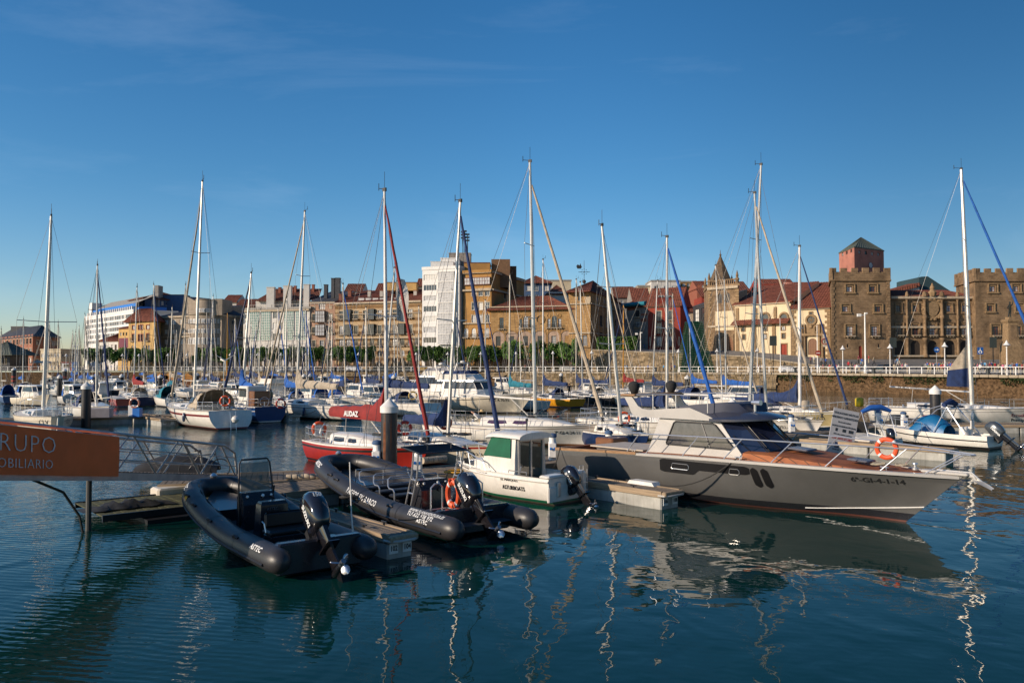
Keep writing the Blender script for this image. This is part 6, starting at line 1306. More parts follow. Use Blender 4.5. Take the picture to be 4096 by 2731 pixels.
# ---------------------------------------------------------------- background fleet
def by_mast(xb, d, L, dr, mf=.58):
    m = Vector((XD(xb, d), d)); v = (IN if dr == 'in' else OUT if dr == 'out' else Vector(dr)).normalized(); s = m - v * L * mf; return (s.x, s.y), tuple(s + v * L)
FAR = [
 ('white sloop with navy bundled mainsail and dark furled sail by the first black pile', 388, 69, 9.5, 'out', (390, 1063), WHITE, NAVY, NAVY, None), # label, mast base px, depth, length, direction, mast top px, hull, cover, genoa, hood
 ('white sailing boat with navy furled sail at far left edge', 8, 118, 9, 'in', (5, 1318), WHITE, None, NAVY, None),
 ('white sailing boat with blue cover before the brick hall', 94, 135, 8.5, 'out', (94, 1277), WHITE, BLUE, None, None),
 ('dark blue hulled sailing boat with red sail cover and beige hood', 536, 97, 9.5, 'in', (548, 1150), NAVYP, REDC, None, BEIGE),
 ('white sailing boat with long blue cover beside the dark blue one', 626, 112, 9, 'out', (615, 1140), WHITE, BLUE, NAVY, None),
 ('white sailing boat with pale mast behind the big red striped sloop', 738, 118, 9, 'in', (742, 1140), WHITE, None, BEIGE, None),
 ('white sailing boat with thin mast before the rounded corner tower', 847, 128, 8, 'in', (847, 1277), WHITE, NAVY, NAVY, None),
 ('white sailing boat with yellowish wooden mast', 909, 124, 8.5, 'out', (910, 1252), WHITE, None, NAVY, None),
 ('white sloop with blue dodger panel and blue cover before white building', 1143, 85, 9.5, 'in', (1147, 1190), WHITE, BLUE, BEIGE, BLUE),
 ('white sloop with royal blue furled sail before striped building', 1384, 88, 9, 'out', (1372, 1137), WHITE, NAVY, BLUE, BLUE),
 ('small white sloop with slim navy cover before striped building', 1466, 104, 8, 'in', (1464, 1230), WHITE, NAVY, NAVY, None),
 ('small white sloop with blue cover in front of white tower', 1676, 108, 8, 'in', (1675, 1226), WHITE, BLUE, None, None),
 ('white sloop with bare mast right of the ochre tower block', 1942, 106, 8.5, 'out', (1941, 1201), WHITE, None, NAVY, None),
 ('white sloop with teal sail cover and open transom', 2036, 86, 9, 'in', (2040, 1101), WHITE, TEAL, None, None),
 ('small white boat with short mast behind the teal covered sloop', 2084, 118, 7, 'in', (2078, 1303), WHITE, None, NAVY, None),
 ('yellow hulled sailing boat with navy cover and dark hood', 2172, 92, 9.5, 'in', (2172, 1040), YELP, NAVY, None, NAVY),
 ('black hulled sailing boat with white waterline beside the yellow one', 2330, 97, 10, 'in', (2321, 1130), BLKP, None, None, BEIGE),
 ('white sloop with high navy cover behind the black hulled boat', 2304, 106, 10, 'in', (2305, 1119), WHITE, NAVY, None, None),
 ('white sloop with navy cover pointing left beside the black hulled boat', 2442, 94, 10, 'out', (2425, 1068), WHITE, NAVY, BEIGE, None),
 ('white ketch with dark red cover and yellow mast', 2492, 112, 9, 'in', (2494, 1221), WHITE, REDC, NAVY, None),
 ('white cruising sloop with navy cover before the red house', 2608, 92, 10.5, 'in', (2630, 1124), WHITE, NAVY, None, None),
 ('white sloop with thin mast before the bottle sculpture', 2692, 112, 8.5, 'out', (2691, 1176), WHITE, None, BLUE, None),
 ('white sloop with blue and white striped cover before the dark annex', 2764, 104, 9.5, 'in', (2757, 1257), WHITE, BLUE, None, None),
 ('white sloop with bright blue cover before the church tower', 2888, 96, 10.5, 'in', (2862, 1063), WHITE, BLUE, None, None),
 ('white sloop with bare aluminium mast before the church tower', 2903, 84, 9, 'out', (2897, 1119), WHITE, None, BEIGE, NAVY),
 ('white sloop with short mast at left behind the pilot boat', 233, 140, 8, 'in', (233, 1290), WHITE, NAVY, None, None),
 ('white sloop with thin mast left of the yellow villa', 352, 138, 8, 'in', (352, 1275), WHITE, BLUE, None, None),
 ('small white sloop left of the black pile with white cap', 300, 118, 7.5, 'out', (303, 1330), WHITE, BLUE, None, None),
 ('white sloop with grey mast left of the blue stern', 1036, 112, 8.5, 'in', (1042, 1240), WHITE, BEIGE, NAVY, None)]
for i, (lb, xb, d, L, dr, top, hm, cv, gn, hd) in enumerate(FAR):
    s, b = by_mast(xb, d, L, dr); sailboat(lb, s, b, top, hm, L * .32, 1.0, 1.3, cover=cv, genoa=gn, hoodm=hd, lod=0, cr=.27, rmast=.085, gr=.085, spread=((.52, .8),) if i % 3 else ((.38, .8), (.68, .65)), mastm=[ALU, CREAM, ALU, WHITE][i % 4] if xb not in (909, 2492) else YELP, bt=.8)
MB = [ # label, centre px, depth, length, dir, kind, hull, canopy
 ('small white pilot boat with round wheelhouse and red roof ring', 140, 93, 6.6, (.8, -.5), 'cabin', CREAM, None), ('white cabin cruiser with large front windows behind tall left mast', 262, 122, 8, 'out', 'cabin', WHITE, None),
 ('white cruiser with dark blue canopy right of the left mast', 345, 72, 7.5, 'in', 'open', WHITE, NAVY), ('white motor cruiser with blue awning by the first black pile', 300, 96, 7, 'out', 'cabin', WHITE, BLUE),
 ('white cabin boat with dark windscreen before the yellow villa', 470, 122, 8, 'out', 'cabin', WHITE, None), ('grey white cabin boat with roof rack before the white apartments', 415, 108, 7.5, 'in', 'cabin', CREAM, None),
 ('white wheelhouse boat behind the blue hulled stern', 1010, 80, 7.5, 'in', 'cabin', WHITE, None), ('white flybridge cruiser with navy canopy before the white gallery building', 1080, 108, 9.5, 'in', 'fly', WHITE, NAVY),
 ('white cabin cruiser with blue canvas before the striped building', 1440, 100, 7.5, 'in', 'cabin', WHITE, NAVY), ('small white wheelhouse boat before the striped building', 1500, 92, 7, 'out', 'cabin', WHITE, None),
 ('white sports boat with curved windscreen behind the yellow sailing boat', 2265, 112, 7.5, 'in', 'open', WHITE, None), ('white wheelhouse boat with dark awning before the church tower', 2975, 90, 7, 'in', 'cabin', WHITE, NAVY),
 ('blue covered dinghy hull at far left', 30, 100, 5.5, 'in', 'open', BLUEP, BLUE), ('small white motor boat with blue cover at far left', 95, 112, 6, 'in', 'open', WHITE, BLUE),
 ('red inflatable speed boat beside the dark blue sailing boat', 470, 92, 5.5, 'in', 'open', REDP, None), ('small white day boat left of the red striped sloop', 660, 92, 6.5, 'in', 'open', WHITE, TEAL),
 ('white day boat with teal cover before the orange huts', 700, 128, 6.5, 'out', 'open', WHITE, TEAL), ('white day boat with grey cabin before the rounded tower', 800, 125, 7, 'in', 'cabin', WHITE, None),
 ('white cabin cruiser behind the boom of the red striped sloop', 880, 112, 7.5, 'in', 'cabin', WHITE, BEIGE), ('white cruiser with low cabin beside the wooden masted boat', 940, 100, 7, 'out', 'cabin', WHITE, None),
 ('white wheelhouse boat with blue tarpaulin left of the beige cover', 1250, 92, 7, 'in', 'cabin', WHITE, BLUE), ('white cabin cruiser with beige canopy before the pink house', 1320, 104, 8, 'in', 'cabin', WHITE, BEIGE),
 ('white fishing boat with arch before the retaining wall', 2560, 112, 7.5, 'in', 'cabin', WHITE, None), ('white low cruiser before the bottle sculpture', 2730, 88, 8.5, 'in', 'open', WHITE, NAVY), ('white cabin cruiser before the palace corner tower', 2380, 118, 8, 'out', 'cabin', WHITE, NAVY)]
for lb, x, d, L, dr, kd, hm, cv in MB:
    s, b = by_mast(x, d, L, dr, .5); mboat(lb, s, b, kd, hm, cv, stripem=[None, NAVYP, DARKR][int(x) % 3] if hm == WHITE else None)
s, b = by_mast(1745, 93, 13.5, (-.85, .52), .45); mboat('large white flybridge motor yacht with grey cover and oval windows', s, b, 'fly', WHITE, M('grey_canvas', (.2, .2, .22), .8), 4.3, 1.5, 2.2, (.25, .6), 1.7)
s, b = by_mast(1915, 80, 12.5, (.86, -.5), .5); yt, yh = mboat('white cabin cruiser with tall flybridge and registration on its bow', s, b, 'fly', CREAM, NAVY, 4.0, 1.35, 2.0, (.22, .55), 1.6, stripem=BLACK)
lettering('7ª-ST-4-70-92', .42, BLACK, yt, lambda X, Y, Z: yh.pt(8.3 + X, 1.15 + Y, -1, .02), sx=.8)
# black pontoon piles with pale conical caps
def pile(x, d, top=3.35, r=.31, label='', cap=TPOLE, mat=PILEM, y=None, z0=-2, stripes=False):
    t = thing('mooring_pile', label, 'mooring pile', (XD(x, d), d, 0)); g = G(); g.lathe([(r, z0), (r, top - .55)], 20); part('post', g, mat, t, True)
    g = G(); g.lathe([(r * 1.13, top - .55), (r * 1.13, top - .32), (r * 1.05, top - .3), (.02, top)], 20); part('cap', g, cap, t, True, 30)
    if stripes:
        for k in range(3): g = G(); g.lathe([(r * 1.02, .6 + k * .8), (r * 1.02, 1.0 + k * .8)], 16, caps=False); part('red_band', g, REDP, t, True)
for x, d, lb in ((348, 61, 'black pile with white cap beside the weathered stern at left'), (642, 122, 'black pile with white cap beside the orange huts'), (488, 130, 'thin black pile before the yellow villa'), (2367, 104, 'black pile with white cap before the palace corner tower'), (2244, 150, 'thin black pile before the arcaded palace'), (2748, 112, 'black pile with white cap before the bottle sculpture'),
 (1217, 135, 'left of two thin capped piles before the pink house'), (1242, 135, 'right of two thin capped piles before the pink house'), (2928, 39.5, 'short black pile with white cap behind the grey motor yacht'), (3738, 50, 'black pile with white cap before the castle centre'), (790, 150, 'thin black pile before the white parked car'), (241, 118, 'black pile with white cap by the red banner'), (836, 150, 'thin black pile right of the axel mast'), (1576, 118, 'pale capped pile behind the dark red sail cover')):
    pile(x, d, label=lb, mat=BLACK if d > 60 else PILEM, top=3.35 if d > 45 else (2.95 if x < 3000 else 3.35), r=.34 if d > 60 else .31)
pile(57, 165, 4.3, .42, 'red and black striped pile at the far left', TPOLE, BLACK, stripes=True); pile(260, 160, 4.1, .42, 'red and black striped pile behind the tall left mast', TPOLE, BLACK, stripes=True)

# crowded rows of distant boats below the quay wall
random.seed(33); PROTO = []
for k, (hm, cv, gn, hd, hn, cn) in enumerate(((WHITE, NAVY, NAVY, None, 'white', 'navy sail cover'), (WHITE, BLUE, BEIGE, None, 'white', 'blue sail cover'), (WHITE, BEIGE, None, NAVY, 'white', 'beige cover and navy hood'), (NAVYP, NAVY, BLUE, None, 'navy hulled', 'navy cover'), (WHITE, None, NAVY, BLUE, 'white', 'bare boom and blue hood'))):
    s_, b_ = by_mast(1000, 160, 8.2, 'in'); t, _ = sailboat('p', s_, b_, (1000 + 3 * k, 1318 - 22 * k), hm, 2.7, 1.0, 1.25, cover=cv, genoa=gn, hoodm=hd, lod=0, cr=.3, rmast=.1, gr=.12, spread=((.5, .8),), bt=.8); PROTO.append((t, 'distant %s sailing boat with %s ' % (hn, cn), 'sailing boat'))
for k, (kd, cv, hn) in enumerate((('cabin', None, 'cabin boat with dark windows'), ('cabin', NAVY, 'cabin boat with navy canvas'), ('open', BLUE, 'open boat under a blue cover'))):
    s_, b_ = by_mast(1000, 160, 6.5, 'out', .5); t, _ = mboat('p', s_, b_, kd, WHITE, cv); PROTO.append((t, 'distant white %s ' % hn, 'motor boat'))
used = set(); n = 0
for row, (d, x0, x1) in enumerate(((143, -84, -6), (161, -98, -14), (180, -108, -24), (199, -114, -46))):
    x = x0
    while x < x1:
        x += random.choice((4.6, 5.4, 6.6)); k = random.choice((0, 0, 1, 1, 2, 3, 4, 5, 5, 6, 7)); r_, lb, ct = PROTO[k]
        if k in used: r_ = copy_tree(r_)
        used.add(k); r_.location = (x, d + random.uniform(-1, 1), 0); r_.rotation_euler.z += random.uniform(-.06, .06) + (pi if random.random() < .3 else 0); px_ = CX + F * x / d; tag(r_, lb + 'before the ' + ('brick hall' if px_ < 330 else 'white and blue apartments' if px_ < 520 else 'yellow villa' if px_ < 650 else 'grey corner building' if px_ < 960 else 'white gallery building' if px_ < 1240 else 'pink house' if px_ < 1340 else 'striped palace' if px_ < 1680 else 'white tower'), ct, 'boats in the far rows'); r_.name = 'sailing_boat' if ct[0] == 's' else 'motor_boat'
        r_.scale = (1, 1, random.uniform(.9, 1.12))
# ================================================================ near moored boats
BLKL = M('black_lettering', (.02, .02, .02), .5); WHL = M('white_lettering', (.7, .7, .68), .5)
def hull_text(t, hu, body, size, x, z, mat=BLKL, side=-1, sx=1, bold=0, label=None):
    return lettering(body, size, mat, t, (lambda X, Y, Z: hu.pt(x + X, z + Y, -1, .012 + Z)) if side < 0 else (lambda X, Y, Z: hu.pt(x - X, z + Y, 1, .012 + Z)), sx=sx, bold=bold)
t, hu = sailboat('weathered cream double ended sailing boat seen from its stern behind the gangway', (-30.6, 54.4), (-36.6, 61.0), (205, 865), CREAM, 3.5, 1.15, 1.35, (.3, .05), TRIMW, bt=.22, trake=-.3, cab=(.3, .75), spread=((.46, 1.9),), boom=False, cover=None, rmast=.13, well=True, fenders=0, mf=.45)
for sd in (1, -1): lettering('CLV', .42, BLKL, t, (lambda X, Y, Z: hu.pt(1.0 - X * 1, .62 + Y, 1, .02)) if sd > 0 else (lambda X, Y, Z: hu.pt(.5 + X, .62 + Y, -1, .02)))
g = G(); g.loft([[(-.28, .05, 1.05), (.05, .05, 1.05), (.05, -.05, 1.05), (-.28, -.05, 1.05)], [(.0, .05, -.3), (.5, .05, -.3), (.5, -.05, -.3), (.0, -.05, -.3)]]); part('rudder', g, WHITE, t)
t, hu = sailboat('large white sloop with dark red stripes, cream hood and broad scooped stern', (-20.3, 58.2), (-28.3, 67.0), (810, 728), WHITE, 3.9, 1.35, 1.6, (.28, .15), DARKR, genoa=BEIGE, trake=.55, bt=.82, cab=(.3, .82), spread=((.36, .95), (.68, .75)), rmast=.11, gr=.10, bz=1.6, boomm=WHITE, boomlen=4.6, lod=1, cover=None)
hood(t, hu, 2.6, 5.0, 1.45, 1.35, BEIGE, z=1.45); g = G(); L = []
for i in range(6): f = i / 5; L.append([(lerp(.6, 3.2, f), 1.5 * cos(pi * k / 8), 2.75 + .22 * sin(pi * k / 8) - .12 * abs(f - .5)) for k in range(9)])
g.loft(L, False, False); part('bimini', g, BEIGE, t, True, 60); g = G()
for s in (1, -1):
    for x in (.7, 3.0): g.tube([(1.8, s * 1.5, 1.4), (x, s * 1.5, 2.75)], .02, 5)
part('bimini_frame', g, STEEL, t); g = G(); g.tube([(1.0, .1, 1.3), (1.0, .1, 4.9)], .03, 6); part('generator_pole', g, STEEL, t); g = G()
g.tube([(.75, .1, 4.95), (1.2, .1, 4.95)], .08, 8); g.add([(1.2, .1, 4.95), (1.6, .1, 5.25), (1.65, .1, 4.95)], [(0, 1, 2)])
for k in range(3): a = k * 2.09 + .5; g.tube([(.75, .1, 4.95), (.75, .1 + .75 * cos(a), 4.95 + .75 * sin(a))], [.05, .02], 5)
part('wind_generator', g, WHITE, t); 
a = Vector((hu.L * .58 - .12, 0, hu.sheer(.58) + 1.7)); lettering('AXEL VORIX', .24, DARKR, t, lambda X, Y, Z: (a.x - 3.2 - X * -1, -.075 - .0, a.z - .07 + Y * .6) if False else (a.x - 1.8 - X, .075, a.z - .07 + Y * .6))
g = G(); g.lathe([(.02, -.28), (.2, -.18), (.28, 0), (.2, .18), (.02, .28)], 14); o = solo('ball_fender', g, WHITE, 'white ball fender hanging at the scooped stern of the red striped sloop', 'fender', (-19.7, 57.5, .75), sm=True)
g = G()
for s in (-.2, .2): g.tube([(-.62, s, -.1), (-.4, s, 1.3)], .018, 5)
for z in (.1, .4, .7, 1.0): g.tube([(lerp(-.6, -.42, z), -.2, z), (lerp(-.6, -.42, z), .2, z)], .016, 5)
part('boarding_ladder', g, STEEL, t)
lifebuoy((XD(903, 57.6), 57.6, 2.05), .3, 'orange lifebuoy on the stern rail of the red striped sloop', R=.33)
t, hu = sailboat('blue hulled wooden motor sailer with upturned blue cover seen from astern', (XD(1085, 64.8), 64.8), (XD(1085, 64.8) - 6.6, 72.3), (1005, 1094), NAVYP_B if 'NAVYP_B' in globals() else M('deep_blue_paint', (.012, .05, .17), .3, coat=.4), 3.1, 1.3, 1.4, (.32, .05), WHITE, genoa=NAVY, cover=BLUE, cr=.38, bt=.85, trake=-.15, boomlen=2.2, cab=(.3, .7), gr=.12, rmast=.1)
g = G(); g.rbox(1.6, 2.6, -.7, .7, 1.2, 2.5, .05); part('wheelhouse_door', g, WOOD, t); g = G(); g.rbox(2.6, 4.4, -.85, .85, 1.2, 2.9, .08); part('wheelhouse', g, WHITE, t); g = G()
for s in (1, -1): g.box(2.8, 4.2, s * .86, s * .87, 2.0, 2.7)
part('wheelhouse_window', g, DKGLASS, t)
lifebuoy((XD(1125, 64.5), 64.5, 1.55), .1, 'orange red lifebuoy on the stern corner of the blue boat', M('red_buoy', (.5, .04, .02), .5), R=.34)
t, hu = sailboat('white cruising sloop with beige boom cover beside the blue stern', (XD(1402, 68.5), 68.2), (XD(1402, 68.5) - 9.6, 75.2), (1219, 848), WHITE, 3.7, 1.25, 1.5, (.2, .05), BLACK, genoa=BEIGE, cover=BEIGE, cr=.36, bt=.85, trake=.5, rmast=.12, boomlen=5.2, gr=.1, spread=((.34, .9), (.66, .8)), bottom=BLKP)
t, hu = sailboat('white sloop with navy boom cover and navy hood left of the motor yachts', (XD(1722, 73.5), 73.0), (XD(1722, 73.5) - 8.2, 79.4), (1578, 1073), WHITE, 3.4, 1.2, 1.4, (.25, .04), TRIMW, genoa=None, cover=NAVY, cr=.34, bt=.85, trake=.45, rmast=.1, boomlen=5.8, hoodm=NAVY, bottom=DARKR, fenders=1)
g = G(); n = 10; a = W(1580, 1110, 77); b = W(1598, 1280, 77); L = []
for i in range(n + 1): f = i / n; z = lerp(a.z, b.z, f); w_ = .25 + 1.1 * sin(pi * min(1, f * .6 + .2)); L.append([(a.x + .1 + .1 * f, 77, z), (a.x + w_ * .5, 77 + .15 * sin(f * 9), z - .1), (a.x + w_, 77 + .2 * sin(f * 7 + 1), z - .2)])
g.loft(L, False, False); fl = solo('harbour_flag', g, M('flag_cloth', (.6, .56, .5), .8), 'long white printed flag hanging at the navy covered sloop mast', 'flag')
lettering('PUERTO DEPORTIVO', .55, NAVYP, fl, lambda X, Y, Z: (a.x + .35 + Y * .8, 76.7, a.z - .9 - X * .62))
lifebuoy((XD(1652, 72.4), 72.4, 1.9), .2, 'faded yellow lifebuoy on the navy covered sloop', M('old_yellow_buoy', (.5, .33, .08), .6), R=.34)
RED = sailboat('red hulled sloop with dark red boom cover behind the thick foreground pile', (-9.7, 39.6), (-3.5, 34.5), (1538, 766), REDP, 2.6, .98, 1.12, (.16, .1), BLACK, cover=REDC, genoa=REDC, mf=.66, bt=.55, trake=-.3, cr=.34, rmast=.085, gr=.085, boomlen=3.9, bz=1.05, cab=(.26, .74), ch=(.5, .5, .36, .03), fenders=0, bottom=REDP, mastm=TPOLE, boomrise=.1)
t, hu = RED
lettering('AUDAZ', .34, WHL, t, lambda X, Y, Z: (hu.L * .66 - .12 - 2.6 + X, -.24 - Z, hu.sheer(.6) + 1.22 + Y), bold=.012, sx=.85); hull_text(t, hu, '7ª-ST-4-23-08', .2, hu.L * .52, .5)
lifebuoy((-9.3, 38.95, 1.5), .5, 'orange lifebuoy with white towel on the red sloop stern', R=.3); g = G(); g.box(-.17, .17, -.02, .02, -.3, .2); solo('towel', g, M('towel', (.6, .58, .55), .9, bump=.5), 'white towel hung on the red sloop stern rail', 'towel', (-9.3, 38.85, 1.45), .5)
lifebuoy(W(1619, 1712, 37.5), .3, 'red orange lifebuoy right of the thick foreground pile', MATS['red_buoy'], R=.28)
t, hu = sailboat('cream sloop with red sheer stripe and navy boom cover', (-6.4, 41.0), (-.5, 34.8), (1841, 810), CREAM, 2.7, 1.0, 1.15, (.1, .09), REDP, cover=NAVY, genoa=NAVY, mf=.58, cr=.26, rmast=.09, gr=.1, boomlen=3.3, bz=.75, cab=(.3, .76), fenders=0, bottom=BLUEP)
hull_text(t, hu, '7ª GI-4-2-16', .17, hu.L * .80, .62); lifebuoy(W(1780, 1690, 38.2), .2, 'orange horseshoe lifebuoy below the blue boom cover', R=.27)
t, hu = sailboat('white sloop with tinted cabin windows and thick white mast', (-4.9, 49.6), (5.2, 44.9), (2120, 650), WHITE, 3.4, 1.15, 1.3, (.14, .035), WOOD, genoa=BEIGE, mf=.62, rmast=.115, gr=.12, boomlen=5.0, bz=1.35, cab=(.34, .86), boomm=WHITE, ch=(.5, .52, .4, .05), winm=M('purple_tint_glass', (.06, .03, .07), .08), fenders=1, spread=((.4, .8), (.68, .7)), boomrise=.25, gtop=.93)
hull_text(t, hu, '7ª-GI-4-24-11', .27, hu.L * .76, .72, sx=.9)
for xx in (7.0, 8.3): g = G(); g.T = Matrix.Translation((xx, -.3, 1.72)) @ Matrix.Rotation(-.5, 4, 'Y'); g.rbox(0, .7, -.3, .3, 0, .05, .02); part('open_hatch', g, DKGLASS, t)
t, hu = sailboat('navy hulled sloop with teak deck behind the grey motor yacht stern', (4.3, 47.2), (7.0, 41.2), (2408, 905), NAVYP, 2.5, .95, 1.05, (.05, .02), WHITE, mf=.6, rmast=.1, boom=False, decm=M('teak_deck', (.22, .15, .09), .8, stretch=(1, 20, 1)), fenders=0, gr=.07, spread=((.42, .8), (.7, .6)))
hull_text(t, hu, '7ª-GI-3-48-09', .2, hu.L * .6, .62, WHL)
t, hu = sailboat('white sloop with navy boom cover and bright blue furled sail', (5.2, 54.8), (12.0, 47.0), (2668, 951), WHITE, 3.2, 1.1, 1.3, (.3, .04), TRIMW, cover=NAVY, genoa=BLUE, mf=.64, rmast=.1, gr=.12, boomlen=3.7, cr=.3, bz=.9); lifebuoy(W(2497, 1672, 50), .2, 'orange and white lifebuoy in front of the yacht flybridge', R=.34)
s, b = by_mast(2995, 54, 11.5, 'out', .6); t, hu = sailboat('tall masted white sloop with bare white boom', s, b, (3044, 662), WHITE, 3.5, 1.2, 1.4, mf=.6, rmast=.115, boomm=WHITE, boomlen=5.2, bz=1.2, genoa=None, spread=((.4, .8), (.7, .7)))
t, hu = sailboat('white sloop with village registration and beige furled sail beside the notice board', (12.6, 56.6), (19.1, 49.4), (3018, 775), WHITE, 3.0, 1.1, 1.25, (.12, .03), BLACK, genoa=BEIGE, mf=.60, rmast=.1, gr=.10, boom=False, fenders=0); hull_text(t, hu, '7ªVILL-3-82', .28, hu.L * .72, .62, sx=.85)
t, hu = sailboat('pale yellow hulled sloop with navy boom cover and white mast', (17.9, 65.2), (24.3, 58.2), (3198, 988), M('pale_yellow_hull', (.50, .40, .20), .35, coat=.3), 3.1, 1.1, 1.3, (.12, .08), WHITE, cover=NAVY, genoa=NAVY, mf=.60, rmast=.13, boomlen=5.4, cr=.36, bz=.7, mastm=TPOLE, hoodm=NAVY); hull_text(t, hu, '7ªGI-4-32', .28, hu.L * .72, .62)
t, hu = sailboat('long white training sloop with printed boom and school name on its hull', (29.1, 66.2), (41.2, 60.4), (3845, 679), WHITE, 4.0, 1.3, 1.5, (.22, .03), BLACK, genoa=BLUE, mf=.56, rmast=.17, boomlen=5.7, bz=1.15, boomm=TPOLE, boomrise=.35, boot=BLUEP, gr=.12, cab=(.22, .8), spread=((.42, .9), (.7, .8)), gtop=.97)
hull_text(t, hu, 'Escuela de Navegación', .34, hu.L * .745, .72, REDP, sx=.95); hull_text(t, hu, 'Principado de Asturias', .34, hu.L * .745, .36, BLKL, sx=.95); hull_text(t, hu, '6ª GI-4-1', .2, hu.L * .86, 1.12)
a = Vector((hu.L * .56 - .12, 0, hu.sheer(.56) + 1.25)); lettering('658 188 195  www.titulosnauticosasturias.com', .2, BLKL, t, lambda X, Y, Z: (a.x - 5.1 + X * .8, -.08, a.z + .28 - X * .05 + Y * .8))
g = G(); p = Vector((hu.L * .56, 0, 0)); x0 = hu.L * .56 - .15; g.add([(x0, -.05, 2.9), (x0 - 1.6, -.1, 2.95), (x0 - 1.5, -.1, 4.2), (x0, -.05, 4.4)], [(0, 1, 2, 3)]); part('sail_bag', g, NAVY, t); g = G(); g.add([(x0, -.05, 4.4), (x0 - 1.5, -.1, 4.2), (x0 - .1, -.05, 6.3)], [(0, 1, 2)]); part('sail_corner', g, BEIGE, t)
for i, (x, y, d, m, lb) in enumerate([(3222, 1617, 60, BEIGE, 'cream covered bundle on the pale yellow sloop'), (3437, 1607, 57, M('bright_yellow', (.6, .42, .02), .6), 'yellow life sling bag on the stern rail of the training sloop')]):
    p = W(x, y, d); g = G(); g.rbox(-.28, .28, -.18, .18, -.35, .3, .08); solo('rail_bag', g, m, lb, 'bag', p, .3, sm=True, ang=50)
# ---- small open boat at the right
t, hu = mboat('white open day boat with blue tarpaulin and grey outboard', (26.3, 44.0), (22.1, 49.5), 'none', WHITE, None, 2.3, .75, 1.05, (.45, .8), stripem=BLACK); 
g = G(); L = []
for i in range(8): f = i / 7; h = 1.15 * sin(pi * (.12 + .8 * f)) ** .7; L.append([(lerp(2.4, 4.4, f), .75 * cos(pi * k / 8), .6 + h * sin(pi * k / 8) ** .8 + .04 * sin(k * 3 + i)) for k in range(9)])
g.loft(L, False, True); part('tarpaulin', g, TEAL if False else M('blue_tarp', (.008, .12, .28), .45, bump=.8, bscale=5), t, True, 60); g = G()
for s in (1, -1): g.tube([(4.6, s * .8, .9), (3.4, s * .75, 2.0), (2.4, s * .6, 2.35), (1.9, s * .6, 2.3)], .03, 6); g.tube([(1.2, s * .9, .8), (2.3, s * .6, 2.3)], .03, 6); g.tube([(2.9, s * .85, .8), (2.2, s * .6, 2.3)], .03, 6)
part('canopy_frame', g, STEEL, t); g = G(); g.tube([(2.35, .75, 2.35), (2.3, 0, 2.5), (2.35, -.75, 2.35)], [.12, .2, .14], 8); part('folded_canopy', g, NAVY, t, True)
g = G(); g.rbox(1.3, 1.7, -.5, -.1, .5, 1.15, .08); g.rbox(1.25, 1.33, -.5, -.1, 1.0, 1.5, .03); g.rbox(1.3, 1.7, .1, .5, .5, 1.15, .08); part('helm_seat', g, WHITE, t)
outboard(t, Vector((-.05, 0, .62)), .92, 'YAMAHA', .8, M('grey_cowling', (.07, .08, .09), .25, .3, coat=.6))

